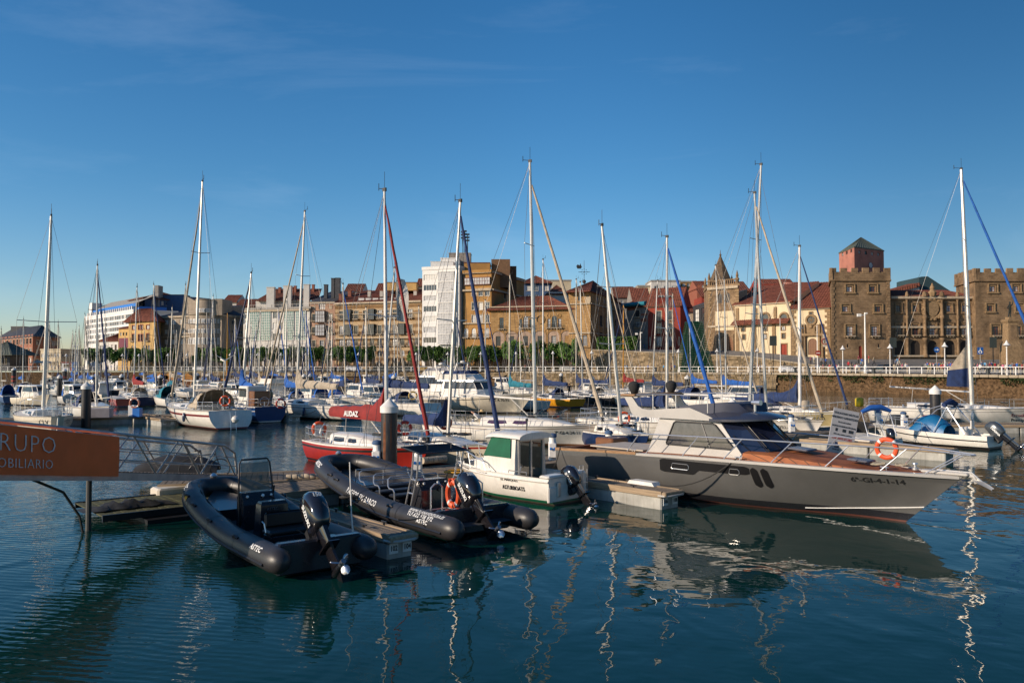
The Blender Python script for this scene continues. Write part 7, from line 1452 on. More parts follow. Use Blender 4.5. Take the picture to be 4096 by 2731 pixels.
# ================================================================ inflatables
def rib(label, stern, nose, B, r, text, etext, enum, big, tx=0):
    t, L = boat_root('inflatable_boat', label, 'inflatable boat', stern, nose); yb = B / 2 - r; n = 44; path = []; rad = []
    def cl(u):                          # u 0..1 from port stern round the nose to starboard stern
        s = 1 if u < .5 else -1; v = u * 2 if u < .5 else (1 - u) * 2; v = v * 1.0
        xs = L * .56; arc = v * (L + B * .25)
        if arc < xs: x, y = arc, yb
        else: f = min(1, (arc - xs) / (L + B * .25 - xs)); x = xs + (L - r - xs) * sin(f * pi / 2) ** .92; y = yb * max(0, cos(f * pi / 2)) ** .62
        z = (.40 if big else .42) + (.75 if big else .62) * smooth((x / L - .25) / .8) ** 1.2
        return Vector((x - .25, s * y, z))
    for i in range(n + 1): path.append(cl(i / n))
    rad = [r * min(1, .35 + 3.2 * min(i, n - i) / n * 2) if False else r for i in range(n + 1)]
    d0 = (path[0] - path[1]).normalized(); ends = [path[0] + d0 * .45, path[0] + d0 * .38, path[0] + d0 * .22]; d1 = (path[-1] - path[-2]).normalized()
    P = ends + path + [path[-1] + d1 * .22, path[-1] + d1 * .38, path[-1] + d1 * .45]; R = [r * .25, r * .62, r * .9] + rad + [r * .9, r * .62, r * .25]
    g = G(); g.tube(P, R, 18); part('tube', g, RUBB, t, True, 50)
    g = G(); g.tube([p + Vector((0, 0, -r * .25)) + (Vector((0, 1 if p.y >= 0 else -1, 0)) if p.x < L * .75 else Vector((.7, p.y / yb, 0)).normalized()) * r * .93 for p in path], .055, 6, ry=.035); part('rub_strake', g, BLACK, t, True)
    g = G()                              # seams and patches
    for u in (.12, .24, .33, .41, .59, .67, .76, .88):
        i = int(u * n); p = path[i]; q = path[i + 1]; g.tube([p, p + (q - p).normalized() * .045], r + .006, 18, caps=False)
    part('tube_seam', g, BLACK, t, True)
    for k, x in enumerate([1.6, 3.6, 4.6, L * .72] if not big else [2.4, 5.9, 6.8]):
        for s in (1, -1):
            i = min(range(n // 2), key=lambda i: abs(path[i].x - x)); p = path[i]; a = .75; c = Vector((p.x, s * (p.y + r * cos(a)), p.z + r * sin(a)))
            g = G(); g.tube([c + Vector((-.14, 0, 0)), c + Vector((-.07, s * .03, .04)), c + Vector((.07, s * .03, .04)), c + Vector((.14, 0, 0))], .035, 6); part('grab_handle', g, BLACK, t, True)
    g = G(); g.tube([(p.x, p.y - (r * .55 if p.y > 0 else -r * .55), p.z + r * .82 + (.03 if k % 2 else -.01)) for k, p in enumerate(path[8:n - 7])], .014, 5); part('grab_line', g, ROPEK, t)
    hu = Hull(L * .93, B - r * 1.2, .38, .85, bt=.92, sag=0, rake=.22, kd=.25, maxp=.3); link('hull', hu.mesh([BLKP, BLKP, BLKP, BLKP, BLKP], None), t, (tx, 0, 0))
    g = G(); g.loft([[(-.1, yb, .36), (-.1, -yb, .36)], [(L * .55, yb, .38), (L * .55, -yb, .38)], [(L * .78, yb * .6, .5), (L * .78, -yb * .6, .5)], [(L * .9, .05, .62), (L * .9, -.05, .62)]], False, False); part('floor', g, M('grey_deck_tread', (.035, .035, .04), .8), t)
    g = G(); g.loft([[(L * .62, yb * .85, .72), (L * .62, -yb * .85, .72)], [(L * .8, yb * .45, .86), (L * .8, -yb * .45, .86)], [(L * .9, .04, .95), (L * .9, -.04, .95)]], False, False); g.add([(L * .62, yb * .85, .38), (L * .62, -yb * .85, .38), (L * .62, -yb * .85, .72), (L * .62, yb * .85, .72)], [(0, 1, 2, 3)]); part('bow_locker', g, BLKP, t)
    g = G(); g.rbox(tx - .35, tx - .1, -yb * .97, yb * .97, .05, .74, .04); part('transom', g, BLKP, t)
    g = G(); g.lathe([(.09, 0), (.11, .04), (.05, .1), (.02, .11)], 12, (path[n // 2].x, 0, path[n // 2].z + r)); part('bow_cleat', g, STEEL, t)
    def tube_text(body, size, x, a0, sx=1, bold=.004, mat=WHL, side=1, rr=0):
        def fn(X, Y, Z):
            xx = x - X; i = max(0, min(n // 2 - 1, int(sum(1 for q in path[:n // 2] if q.x < xx)) - 1)); p, q = path[i], path[i + 1]; f = max(0, min(1.5, (xx - p.x) / max(1e-5, q.x - p.x))); c = p.lerp(q, f) if f <= 1 else q; a = a0 + Y / r; k = r + .006 + Z
            w_ = (q - p).normalized(); nn = Vector((-w_.y, w_.x, 0)); nn = nn if nn.y > 0 else -nn
            return c + nn * (k * cos(a)) + Vector((0, 0, k * sin(a)))
        return lettering(body, size, mat, t, fn, sx=sx, bold=bold, space=1.16)
    for args in text: tube_text(*args)
    outboard(t, Vector((tx - .02, 0, .78 if not big else .70)), .95, etext, .74, GLOSSK, enum); return t, L, path, yb
def console(t, x, y, w_, h, scr=True, d=.55):
    g = G(); g.loft([[(x - d * .1, y + w_, .38), (x + d, y + w_, .38), (x + d, y - w_, .38), (x - d * .1, y - w_, .38)], [(x + .0, y + w_, h * .78), (x + d, y + w_ * .95, h * .9), (x + d, y - w_ * .95, h * .9), (x + .0, y - w_, h * .78)], [(x + .22, y + w_ * .96, h), (x + d * .95, y + w_ * .9, h), (x + d * .95, y - w_ * .9, h), (x + .22, y - w_ * .96, h)]]); part('console', g, BLKP, t, True, 25)
    g = G(); g.T = Matrix.Translation((x - .08, y - w_ * .35, h * .84)) @ Matrix.Rotation(-.6, 4, 'Y'); g.torus(.17, .018, 20, 6, (0, 0, 0), 'x')
    for k in range(3): a = k * 2.09 + .5; g.tube([(0, 0, 0), (.0, .16 * cos(a), .16 * sin(a))], .012, 4)
    part('steering_wheel', g, BLACK, t)
    for k, (yy, rr) in enumerate(((.30, .035), (-.1, .04), (-.32, .03))): g = G(); g.T = Matrix.Translation((x + .1, y + yy * w_ / .42, h * .93)) @ Matrix.Rotation(-1.0, 4, 'Y'); g.lathe([(rr, 0), (rr, .03), (rr * .8, .035)], 14); part('gauge', g, REFL if k else WHITE, t)
    g = G(); g.tube([(x + .3, y - w_ - .03, h * .9), (x + .28, y - w_ - .05, h + .12)], [.02, .03], 6); part('throttle', g, BLACK, t)
    if scr:
        fr = [(x + .28, y + w_ + .02, .45), (x + .30, y + w_ + .03, h), (x + .42, y + w_ * .95, h + .72), (x + .45, y + w_ * .8, h + .82), (x + .45, y - w_ * .8, h + .82), (x + .42, y - w_ * .95, h + .72), (x + .30, y - w_ - .03, h), (x + .28, y - w_ - .02, .45)]
        g = G(); g.tube(fr, .024, 8); part('screen_frame', g, BLACK, t, True); g = G(); g.add([(x + .33, y + w_ * .9, h), (x + .42, y + w_ * .88, h + .74), (x + .42, y - w_ * .88, h + .74), (x + .33, y - w_ * .9, h)], [(0, 1, 2, 3)]); part('windscreen', g, GLASS('smoked_screen', (.7, .75, .8), .38), t)
t, L, path, yb = rib('black inflatable with centre console and smoked windscreen, nearest the camera', (-4.35, 18.0), (-9.0, 23.95), 2.6, .285, [('ASTEC', .16, .62, .5, 1.2, .005), ('ASTEC', .2, 6.9, .6, 1.1, .004)], 'SUZUKI', '150', False, .05)
console(t, 3.4, -.02, .42, 1.28)
g = G(); g.loft([[(2.35, .36, .38), (2.85, .36, .38), (2.85, -.36, .38), (2.35, -.36, .38)], [(2.4, .34, 1.12), (2.72, .34, 1.12), (2.72, -.34, 1.12), (2.4, -.34, 1.12)], [(2.46, .3, 1.2), (2.68, .3, 1.2), (2.68, -.3, 1.2), (2.46, -.3, 1.2)]]); part('leaning_post', g, BLKP, t, True, 30)
lettering('ASTEC', .1, M('faint_lettering', (.10, .10, .11), .5), t, lambda X, Y, Z: (2.38 - Z, .2 - X, 1.0 + Y))
g = G(); g.rbox(1.1, 1.6, -.62, .62, .62, .74, .04); part('bench_seat', g, BLACK, t, True, 30); g = G(); g.rbox(1.58, 1.68, -.55, .55, .74, 1.08, .04); part('seat_back', g, BLACK, t, True, 30); g = G(); g.rbox(1.1, 1.6, -.58, .58, .36, .62, .02); part('seat_base', g, BLKP, t)
g = G()
for s in (1, -1): g.tube([(1.25, s * .66, .7), (1.3, s * .68, .9), (1.42, s * .68, .93)], .016, 6)
part('grab_rail', g, STEEL, t); g = G(); g.rbox(-.05, .6, -.75, -.2, .37, .62, .05); g.rbox(-.05, .6, .2, .75, .37, .62, .05); part('stern_locker', g, BLKP, t, True, 30)
g = G(); g.tube([(-.3, -.75, .8), (-.28, -.72, 1.2), (-.22, -.70, 2.35)], [.022, .015, .012], 6); part('antenna', g, TPOLE, t)
i = int(.335 * 44 + .5); p = path[i]; g = G(); c = [Vector((p.x, p.y + .29 * cos(a), p.z + .29 * sin(a))) for a in (.45, .9)]; a0 = .5
for k, (f0, f1, m) in enumerate(((0, .25, REDP), (.25, .75, M('flag_yellow', (.6, .38, .02), .6)), (.75, 1, REDP))):
    g = G(); q = path[i + 1]; w_ = (q - p).normalized(); nn = Vector((-w_.y, w_.x, 0)); vs = []
    for f in (f0, f1): a = lerp(.25, .85, f); vs += [p + nn * .294 * cos(a) + Vector((0, 0, .294 * sin(a))) + w_ * e for e in (-.14, .14)]
    g.add(vs, [(0, 1, 3, 2)]); part('flag_stripe', g, m, t)
t, L, path, yb = rib('large black tour inflatable with bench rows, steel rack and grey lettering', (-.75, 21.45), (-6.45, 28.95), 3.0, .30, [('PASEOS EN BARCO', .23, 5.15, .25, .84, .004), ('WWW.PLANAVENTURA.ES', .14, 1.55, .95, .9, .003), ('TLF.622 538 972', .16, 1.5, .50, 1.0, .003), ('ASTEC', .14, .95, .10, 1.2, .004), ('ASTEC', .2, 8.3, .6, 1.1, .01)], 'SUZUKI', '300', True, .72)
console(t, 2.45, -.05, .5, 1.22, False, .6)
for k, x in enumerate((3.45, 4.35, 5.3)):
    g = G(); g.rbox(x - .2, x + .2, -.85, .85, .66, .76, .03); part('bench_seat', g, BLACK, t, True, 30); g = G(); g.rbox(x - .14, x + .14, -.7, .7, .38, .66, .02); part('bench_base', g, BLKP, t)
    g = G(); g.tube([(x - .2, .86, .40), (x - .2, .88, .86), (x - .12, .88, .93), (x + .1, .88, .93), (x + .18, .88, 1.0), (x + .22, .86, 1.18), (x + .22, .78, 1.24), (x + .22, -.78, 1.24), (x + .22, -.86, 1.18), (x + .18, -.88, 1.0), (x + .1, -.88, .93), (x - .12, -.88, .93), (x - .2, -.88, .86), (x - .2, -.86, .4)], .02, 6); g.tube([(x + .2, .86, 1.05), (x + .2, -.86, 1.05)], .016, 6); part('bench_rail', g, STEEL, t, True)
g = G(); g.tube([(6.5, .5, .5), (6.5, .5, 1.15), (6.5, -.5, 1.15), (6.5, -.5, .5)], .02, 6); part('bow_hoop', g, STEEL, t, True)
g = G(); top = [(1.95, .82, 2.08), (2.95, .82, 2.18), (2.95, -.82, 2.18), (1.95, -.82, 2.08)]; g.tube(top, .024, 6, closed=True)
for k in range(7): f = (k + 1) / 8; g.tube([(lerp(1.95, 2.95, f), .82, lerp(2.08, 2.18, f)), (lerp(1.95, 2.95, f), -.82, lerp(2.08, 2.18, f))], .028, 5)
g.tube([(2.2, .4, 2.14), (2.2, .4, 2.28), (2.7, .4, 2.3), (2.7, -.4, 2.3), (2.2, -.4, 2.28), (2.2, -.4, 2.14)], .022, 6); part('roof_rack', g, M('dark_steel_tube', (.08, .08, .085), .3, .8), t, True)
g = G()
for s in (1, -1): g.tube([(2.95, s * .7, .4), (2.5, s * .74, 1.4), (2.35, s * .76, 2.1)], .026, 6); g.tube([(2.65, s * .7, .4), (2.2, s * .74, 1.4), (2.1, s * .76, 2.08)], .026, 6); g.tube([(2.72, s * .72, .9), (2.44, s * .72, .9)], .018, 5); g.tube([(2.55, s * .73, 1.3), (2.26, s * .73, 1.3)], .018, 5)
part('rack_leg', g, STEEL, t, True)
g = G(); g.tube([(1.75, .9, .42), (1.9, .9, .5), (1.9, -.1, .5), (1.2, -.1, .5), (1.2, .9, .5)], .02, 6, closed=True); g.tube([(1.65, .62, .5), (1.65, .62, 1.15), (1.65, .5, 1.25), (1.65, .36, 1.25), (1.65, .25, 1.15), (1.65, .25, .5)], .022, 6); g.tube([(1.55, -.45, .5), (1.55, -.45, 1.35), (1.0, -.45, 1.4), (.7, -.45, 1.3), (.7, -.45, .4)], .022, 6); part('stern_frame', g, STEEL, t, True)
g = G(); 
for k in range(9): x = lerp(1.15, 1.9, k / 8); g.box(x - .03, x + .03, -.1, .9, .44, .485)
part('stern_grating', g, BLACK, t)
g = G(); g.torus(.29, .085, 26, 8); m = solo('lifebuoy', g, [ORANGE, REFL], 'orange lifebuoy with line hung on the stern frame of the tour inflatable', 'lifebuoy', rot=(0, 0, 0), sm=True); p = Matrix.Rotation(t.rotation_euler.z, 4, 'Z') @ Vector((1.65, -.12, .92)) + t.location; m.location = p; m.rotation_euler = (0, 0, t.rotation_euler.z + .25); m.scale = (.72, 1, 1.15)
for f in m.data.polygons:
    c = f.center
    if abs((atan2(c.z, c.x) % (pi / 2)) - pi / 4) < .14: f.material_index = 1
g = G(); random.seed(4)
for k in range(14): a = random.uniform(0, 6); g.tube([p + Vector((random.uniform(-.15, .15), random.uniform(-.08, .08), .33 + random.uniform(-.08, .1))) for _ in range(3)], .018, 5)
solo('rope_bundle', g, ORANGE, 'tangled orange rope on top of the hanging lifebuoy', 'rope')

# ================================================================ small cabin boat
t, L = boat_root('fishing_boat', 'small white cabin fishing boat with green window cover and sliding glass door', 'fishing boat', (1.85, 26.75), (-2.05, 30.35)); hu = Hull(L, 2.15, .88, .98, bt=.93, sag=.02, rake=.20, kd=.3, maxp=.4, full=1.5, bowv=.9)
link('hull', hu.mesh([WHITE, WHITE, GREENL, M('weedy_waterline', (.09, .06, .04), .8, var=.5), WHITE], (.22, .02)), t); part('deck', hu.deck((.02, .32, .84, .42), camber=.1), DECKW, t)
g = G(); g.tube([hu.pt(L * u, hu.sheer(u) - .10, 1, .02) for u in [.0, .1, .2, .35, .5, .65, .8, .9, .97]], .035, 6); g.tube([hu.pt(L * u, hu.sheer(u) - .10, -1, .02) for u in [.0, .1, .2, .35, .5, .65, .8, .9, .97]], .035, 6); part('rubbing_strake', g, WHITE, t, True)
zd = .9; g = G(); sx = [(3.15, .80, .02), (3.15, .76, .45), (2.88, .74, 1.12)]
g.loft([[(1.66, .80, .44), (3.3, .80, .9), (3.3, -.80, .9), (1.66, -.80, .44)], [(1.66, .79, 1.4), (3.12, .77, 1.4), (3.12, -.77, 1.4), (1.66, -.79, 1.4)], [(1.66, .74, 2.08), (2.75, .70, 2.1), (2.75, -.70, 2.1), (1.66, -.74, 2.08)]], True, False); cb = part('cabin', g, WHITE, t)
g = G(); L_ = []
for x, ex in ((1.38, 0), (1.6, .02), (2.6, .03), (2.92, .0), (3.0, -.05)): L_.append([(x, .86 * cos(pi * k / 10), 2.06 + ex + .20 * sin(pi * k / 10) ** .8) for k in range(11)] + [(x, -.8, 2.03 + ex), (x, .8, 2.03 + ex)])
g.loft(L_, True, True); part('roof', g, WHITE, cb, True, 40)
g = G(); L_ = []
for f in range(6): u = f / 5; x = lerp(3.1, 4.75, u); w_ = lerp(.72, .25, u ** 1.5); h = lerp(.5, .12, u); z = hu.sheer(x / hu.L) - .04; L_.append([(x, w_, z), (x, w_ * .9, z + h * .8), (x, w_ * .6, z + h), (x, 0, z + h * 1.08), (x, -w_ * .6, z + h), (x, -w_ * .9, z + h * .8), (x, -w_, z)])
g.loft(L_, False, True); ft = part('foredeck_trunk', g, WHITE, t, True, 40); g = G()
for s in (1, -1): g.add([(3.9, s * .72, 1.02), (4.35, s * .57, 1.02), (4.35, s * .53, 1.2), (3.95, s * .66, 1.24)], [(0, 1, 2, 3)])
part('trunk_window', g, DKGLASS, ft)
g = G(); g.add([(1.66 - .02, .62, .5), (1.66 - .02, -.62, .5), (1.66 - .02, -.60, 1.98), (1.66 - .02, .60, 1.98)], [(0, 1, 2, 3)]); dr = part('sliding_door', g, M('dark_green_glass', (.012, .03, .028), .04, spec=1), cb)
g = G()
for (y0, y1, z0, z1) in ((.58, .68, .44, 2.04), (-.68, -.58, .44, 2.04), (-.58, .58, 1.95, 2.04), (-.58, .58, .44, .53), (-.03, .04, .53, 1.95)): g.box(1.60, 1.655, y0, y1, z0, z1)
part('door_frame', g, ALU, dr)
g = G(); g.add([(1.84, .80, 1.40), (2.95, .79, 1.42), (3.14, .785, 1.40), (2.80, .73, 2.05), (1.86, .76, 2.04)], [(0, 1, 2, 3, 4)]); g.v = [(x, y + .025, z) for x, y, z in g.v]; part('window_cover', g, M('green_canvas', (.006, .10, .05), .85, var=.25), cb)
g = G(); g.add([(3.15, .66, 1.42), (3.15, -.66, 1.42), (2.80, -.60, 2.03), (2.80, .60, 2.03)], [(0, 1, 2, 3)]); g.v = [(x + .02, y, z) for x, y, z in g.v]; part('windscreen', g, DKGLASS, cb)
g = G(); 
for s in (1, -1):
    pts = [(2.6, s * .98, .95), (3.0, s * .96, 1.22), (3.9, s * .8, 1.45), (4.7, s * .5, 1.62), (5.1, s * .28, 1.6), (5.22, 0, 1.5)]; g.tube(pts, .02, 6)
    for i in (1, 2, 3, 4): x, y, z = pts[i]; g.tube([(x, y, z), (x - .15, y * 1.04, .93)], .015, 5)
part('bow_rail', g, STEEL, t, True); g = G(); g.tube([(.95, 1.0, .93), (.95, 1.0, 1.02), (1.75, 1.0, 1.02), (1.75, 1.0, .93)], .016, 5); g.tube([(.1, -.75, .9), (.1, -.75, 1.15), (.1, -.95, 1.15), (.1, -.95, .6)], .016, 5); g.tube([(2.5, .45, 2.27), (2.5, .45, 2.33), (2.1, .45, 2.33), (2.1, .45, 2.27)], .012, 4); g.tube([(1.3, 1.0, .93), (1.15, 1.05, 1.2)], .03, 6); part('hand_rail', g, STEEL, t)
g = G(); g.rbox(0.0, .42, .15, 1.0, .86, .97, .04); g.rbox(-.02, .42, -1.0, -.35, .5, 1.0, .06); g.rbox(-.02, .08, -1.0, 1.0, .1, .62, .03); part('stern_platform', g, WHITE, t, True, 30)
g = G(); g.rbox(-.08, -.02, .45, .62, .28, .75, .02); part('trim_panel', g, ALU, t); g = G()
for y in (-.7, -.95): g.tube([(-.06, y, 1.05), (-.1, y, -.1)], .014, 5)
for z in (.1, .35, .6): g.tube([(-.08, -.7, z), (-.08, -.95, z)], .013, 5)
part('boarding_ladder', g, STEEL, t)
outboard(t, Vector((-.02, -.1, .50)), .74, 'SUZUKI', .62, GLOSSK, None)
hull_text(t, hu, 'EL MARQUES', .115, 2.05, .68, side=1, sx=1.15); hull_text(t, hu, 'ASTURBOATS', .19, 2.0, .40, side=1, sx=.85, bold=.004); hull_text(t, hu, '608 59 18 97', .11, 3.35, .78, side=1, sx=1.1); hull_text(t, hu, 'TEYCHAN 540', .10, 4.55, .84, side=1, sx=1.1)
g = G(); g.lathe([(.02, 0), (.02, .35), (.05, .36), (.05, .42), (.01, .44)], 8, (2.0, -.2, 2.25)); g.tube([(1.5, .2, 2.1), (1.46, .2, 2.02)], .03, 5); part('navigation_light', g, BLACK, t)

# ================================================================ grey motor yacht
GREYH = M('grey_metal_hull', (.135, .132, .126), .24, .25, var=.12, scale=1.2, coat=.3, dirt=.05); SUP = M('pale_grey_paint', (.42, .40, .37), .42, .1, var=.12, scale=1.0, coat=.15)
def teak():
    m, n, l, p = _mk('orange_teak'); p.inputs['Roughness'].default_value = .75; tc = n.new('ShaderNodeTexCoord'); s = n.new('ShaderNodeSeparateXYZ'); l.new(tc.outputs['Object'], s.inputs[0])
    a = n.new('ShaderNodeMath'); a.operation = 'PINGPONG'; a.inputs[1].default_value = .035; l.new(s.outputs[1], a.inputs[0]); b = n.new('ShaderNodeMath'); b.operation = 'LESS_THAN'; b.inputs[1].default_value = .004; l.new(a.outputs[0], b.inputs[0])
    z = n.new('ShaderNodeTexNoise'); z.inputs['Scale'].default_value = 1.5; z.inputs['Detail'].default_value = 8; l.new(tc.outputs['Object'], z.inputs['Vector']); r = n.new('ShaderNodeValToRGB'); r.color_ramp.elements[0].color = (.20, .055, .018, 1); r.color_ramp.elements[1].color = (.36, .115, .035, 1); r.color_ramp.elements[0].position = .35; r.color_ramp.elements[1].position = .65; l.new(z.outputs[0], r.inputs[0])
    mm = n.new('ShaderNodeMixRGB'); mm.inputs[2].default_value = (.05, .025, .012, 1); l.new(b.outputs[0], mm.inputs[0]); l.new(r.outputs[0], mm.inputs[1]); l.new(mm.outputs[0], p.inputs['Base Color']); return m
TEAK = teak(); ROOFN = M('navy_roof_paint', (.045, .05, .075), .22, .2, coat=.8, var=.1); WTOP = M('weathered_wood', (.30, .17, .08), .7, var=.45, stretch=(1, 12, 12), scale=2)
yr, L = boat_root('motor_yacht', 'large grey motor yacht with orange teak deck and navy windscreen', 'motor yacht', (3.0, 33.05), (12.45, 22.35)); hu = Hull(L, 3.95, 1.26, 1.46, bt=.86, sag=-.17, rake=.13, kd=.55, full=1.25, maxp=.42, bowv=1.2)
link('hull', hu.mesh([GREYH, GREYH, BLKP, M('red_brown_bottom', (.10, .03, .02), .6), SUP], None, n=34, wl=.07), yr)
dk = hu.deck((.02, .295, .86, .62), n=30, camber=.05, low=.02); part('deck', dk, TEAK, yr)
g = G()                                   # pale margin and rubbing strake
for s in (1, -1):
    L_ = []
    for i in range(31):
        u = lerp(.30, .995, i / 30); b = hu.beam(u); z = hu.sheer(u); w_ = .16 + .25 * smooth((u - .9) / .1); L_.append([(L * u, s * (b + .02), z - .07), (L * u, s * (b + .02), z + .015), (L * u, s * max(0, b - w_), z + .02), (L * u, s * max(0, b - w_), z - .03)])
    g.loft(L_, True, True)
part('deck_margin', g, SUP, yr, True, 30); g = G()
for s in (1, -1):
    L_ = []
    for i in range(13): u = lerp(0, .30, i / 12); b = hu.beam(u); z = hu.sheer(u); L_.append([(L * u, s * (b + .04), z - .04), (L * u, s * (b + .04), z + .05), (L * u, s * (b - .16), z + .05), (L * u, s * (b - .16), z - .04)])
    g.loft(L_, True, True)
g.box(-.02, .16, -hu.beam(0), hu.beam(0), 1.23, 1.32); part('wooden_capping', g, WTOP, yr)
g = G(); tr = [(.70, .36), (.76, .42), (.84, .35)]
for s in (1, -1):                          # spray chine, white and black lines along the forefoot
    L_ = []
    for i in range(18): u = lerp(.70, .93, i / 17); z = lerp(.14, .50, ((u - .70) / .23) ** 1.2); p = hu.pt(L * u, z, s, -.01); L_.append([p + Vector((0, 0, .02)), p + Vector((0, s * .035, .01)), p + Vector((0, s * .035, -.01)), p + Vector((0, 0, -.02))])
    g.loft(L_, True, True)
part('spray_rail', g, TPOLE, yr, True); 
for s in (-1, 1):
    n = 40; g = G(); L_ = []
    for i in range(n + 1):
        f = i / n; x = lerp(5.35, 8.68, f); e = .05 if i in (0, n) else (.015 if i in (1, n - 1) else 0); lo = lerp(.93, 1.03, 0) if f < .40 else (lerp(.93, 1.09, smooth((f - .40) / .08))); L_.append([hu.pt(x, lo + e, s, .012), hu.pt(x, lerp(1.37, 1.36, f) - e, s, .012)])
    g.loft(L_, False, False); bw = part('hull_window', g, M('matte_black', (.008, .008, .009), .6, spec=.15), yr)
    for (xa, xb) in ((5.85, 6.55), (8.0, 8.35)): g = G(); g.tube([hu.pt(x, z, s, .02) for x, z in ((xa, 1.1), (xa + .05, 1.25), (xb - .05, 1.25), (xb, 1.2), (xb, 1.12), (xb - .05, 1.07), (xa + .05, 1.07))], .012, 5, closed=True); part('window_ring', g, STEEL, bw)
    for xc in (8.86, 9.18):
        g = G(); L_ = []
        for k in range(11):
            zz = lerp(-.31, .31, k / 10); e = max(0, abs(zz) - .19); wd = sqrt(max(.0004, .0144 - e * e)); x_ = xc - zz * .18; L_.append([hu.pt(x_ + q * wd, 1.03 + zz, s, .014) for q in (-1, 0, 1)])
        g.loft(L_, False, False); part('hull_vent', g, MATS['matte_black'], yr)
hull_text(yr, hu, '6ª-GI-4-1-14', .2, 11.55, 1.14, sx=1.35, bold=.004)
# superstructure
g = G(); ys = 1.36; low = [(4.34, 1.42), (8.15, 1.45)]
g.loft([[(4.30, ys, 1.4), (8.35, ys, 1.45), (8.35, -ys, 1.45), (4.30, -ys, 1.4)], [(4.80, ys * .93, 2.68), (7.25, ys * .9, 2.70), (7.25, -ys * .9, 2.70), (4.80, -ys * .93, 2.68)]], True, False); cab = part('cabin', g, SUP, yr)
def cside(x, z, s, off=.012): f = (z - 1.4) / 1.28; return (x, s * (lerp(ys, ys * .93, f) + off), z)
for s in (-1, 1):
    wp = [(5.15, 1.86), (5.17, 1.80), (7.72, 1.80), (7.86, 1.86), (7.12, 2.56), (7.02, 2.60), (5.52, 2.60), (5.44, 2.55)]; g = G(); g.add([cside(x, z, s) for x, z in wp], [tuple(range(8))]); wn = part('side_window', g, M('grey_curtained_glass', (.09, .085, .085), .06, var=.3, scale=6, spec=.8), cab)
    g = G(); g.tube([cside(x, z, s, .02) for x, z in wp], .03, 6, closed=True); g.tube([cside(6.95, 1.82, s, .02), cside(6.60, 2.58, s, .02)], .025, 5); part('window_frame', g, BLACK, wn, True)
lo = [(8.15, -1.34, 1.50), (8.95, -.95, 1.72), (9.25, 0, 1.86), (8.95, .95, 1.72), (8.15, 1.34, 1.50)]; hi = [(7.25, -1.20, 2.70), (7.85, -.85, 2.72), (8.1, 0, 2.76), (7.85, .85, 2.72), (7.25, 1.20, 2.70)]
g = G(); g.loft([lo, hi], False, False); g.add([(8.0, -1.34, 1.3)] + lo + [(8.0, 1.34, 1.3)], [tuple(range(7))]); part('windscreen_surround', g, ROOFN, cab)
for i in range(4):
    a, b, c, d = map(Vector, (lo[i], lo[i + 1], hi[i + 1], hi[i])); m = (a + b + c + d) / 4; nn = (b - a).cross(d - a).normalized(); nn = nn if nn.x > 0 else -nn; q = [p.lerp(m, .1) + Vector((0, 0, .0)) + nn * .012 for p in (a, b, c, d)]; g = G(); g.add(q, [(0, 1, 2, 3)]); pn = part('windscreen', g, M('navy_tinted_glass', (.012, .016, .035), .03, spec=1), cab)
    g = G(); g.tube([p + nn * .01 for p in q], .016, 5, closed=True); g.tube([q[0].lerp(q[1], .5) + nn * .03, q[0].lerp(q[1], .35).lerp(q[3], .6) + nn * .04], .014, 4); part('wiper', g, BLACK, pn)
g = G()                                    # overhanging roof, navy in front
rf = lambda x, w_, z, th, c=.34: [(x, w_, z - th), (x, w_, z), (x, w_ * .72, z + c * .75), (x, 0, z + c), (x, -w_ * .72, z + c * .75), (x, -w_, z), (x, -w_, z - th)]
g.loft([rf(6.5, 1.335, 2.80, .10, .3), rf(7.2, 1.46, 2.76, .08, .32), rf(7.8, 1.36, 2.77, .07, .28), rf(8.3, 1.1, 2.79, .06, .2), rf(8.65, .7, 2.80, .05, .1), rf(8.8, .2, 2.81, .04, .03)], True, True); part('roof_brow', g, ROOFN, yr, True, 35)
g = G(); L_ = [[(x, w_, z0), (x, w_ * .98, z1), (x, -w_ * .98, z1), (x, -w_, z0)] for x, w_, z0, z1 in ((5.5, 1.30, 2.85, 3.10), (6.2, 1.26, 2.9, 3.20), (7.2, 1.08, 2.9, 3.30), (7.75, .85, 2.9, 3.27), (7.95, .6, 2.9, 3.0))]; g.loft(L_, True, True); part('flybridge_cover', g, M('navy_cover', (.022, .028, .055), .6, var=.2), yr, True, 30)
for s in (-1, 1):
    pr = [(3.95, 2.70), (7.30, 2.70), (6.95, 2.86), (6.2, 3.10), (5.2, 3.03), (4.45, 2.96), (4.15, 2.99), (3.95, 3.08), (3.65, 3.42), (3.28, 3.42), (3.50, 3.1), (3.62, 2.85), (3.74, 2.74)]; g = G(); g.prism(pr, 'y', s * 1.34, s * 1.42); part('flybridge_side', g, SUP, yr)
    g = G()
    for x in (4.6, 5.6, 6.9): g.tube([(x, s * 1.38, 2.95), (x, s * 1.38, 3.52)], .018, 5)
    g.tube([(3.6, s * 1.36, 3.47), (5.0, s * 1.38, 3.52), (6.9, s * 1.38, 3.52)], .018, 5); part('flybridge_rail', g, STEEL, yr)
g = G(); g.box(3.9, 6.6, -1.34, 1.34, 2.70, 2.76); part('flybridge_floor', g, SUP, yr); g = G(); g.rbox(3.15, 3.85, -1.5, 1.5, 3.42, 3.50, .03); part('arch_beam', g, WTOP, yr)
for s, nm in ((-1, 'near'), (1, 'far')): g = G(); g.lathe([(.03, -.27), (.12, -.22), (.21, -.08), (.27, .1), (.25, .24), (.14, .33), (.02, .36)], 11, (0, 0, 0)); g.v = [(x * .8 + 3.5, y * .8 + s * 1.1, z * .8 + 3.68) for x, y, z in g.v]; part('covered_lamp', g, M('black_bag', (.02, .02, .02), .9, bump=.5), yr, True)
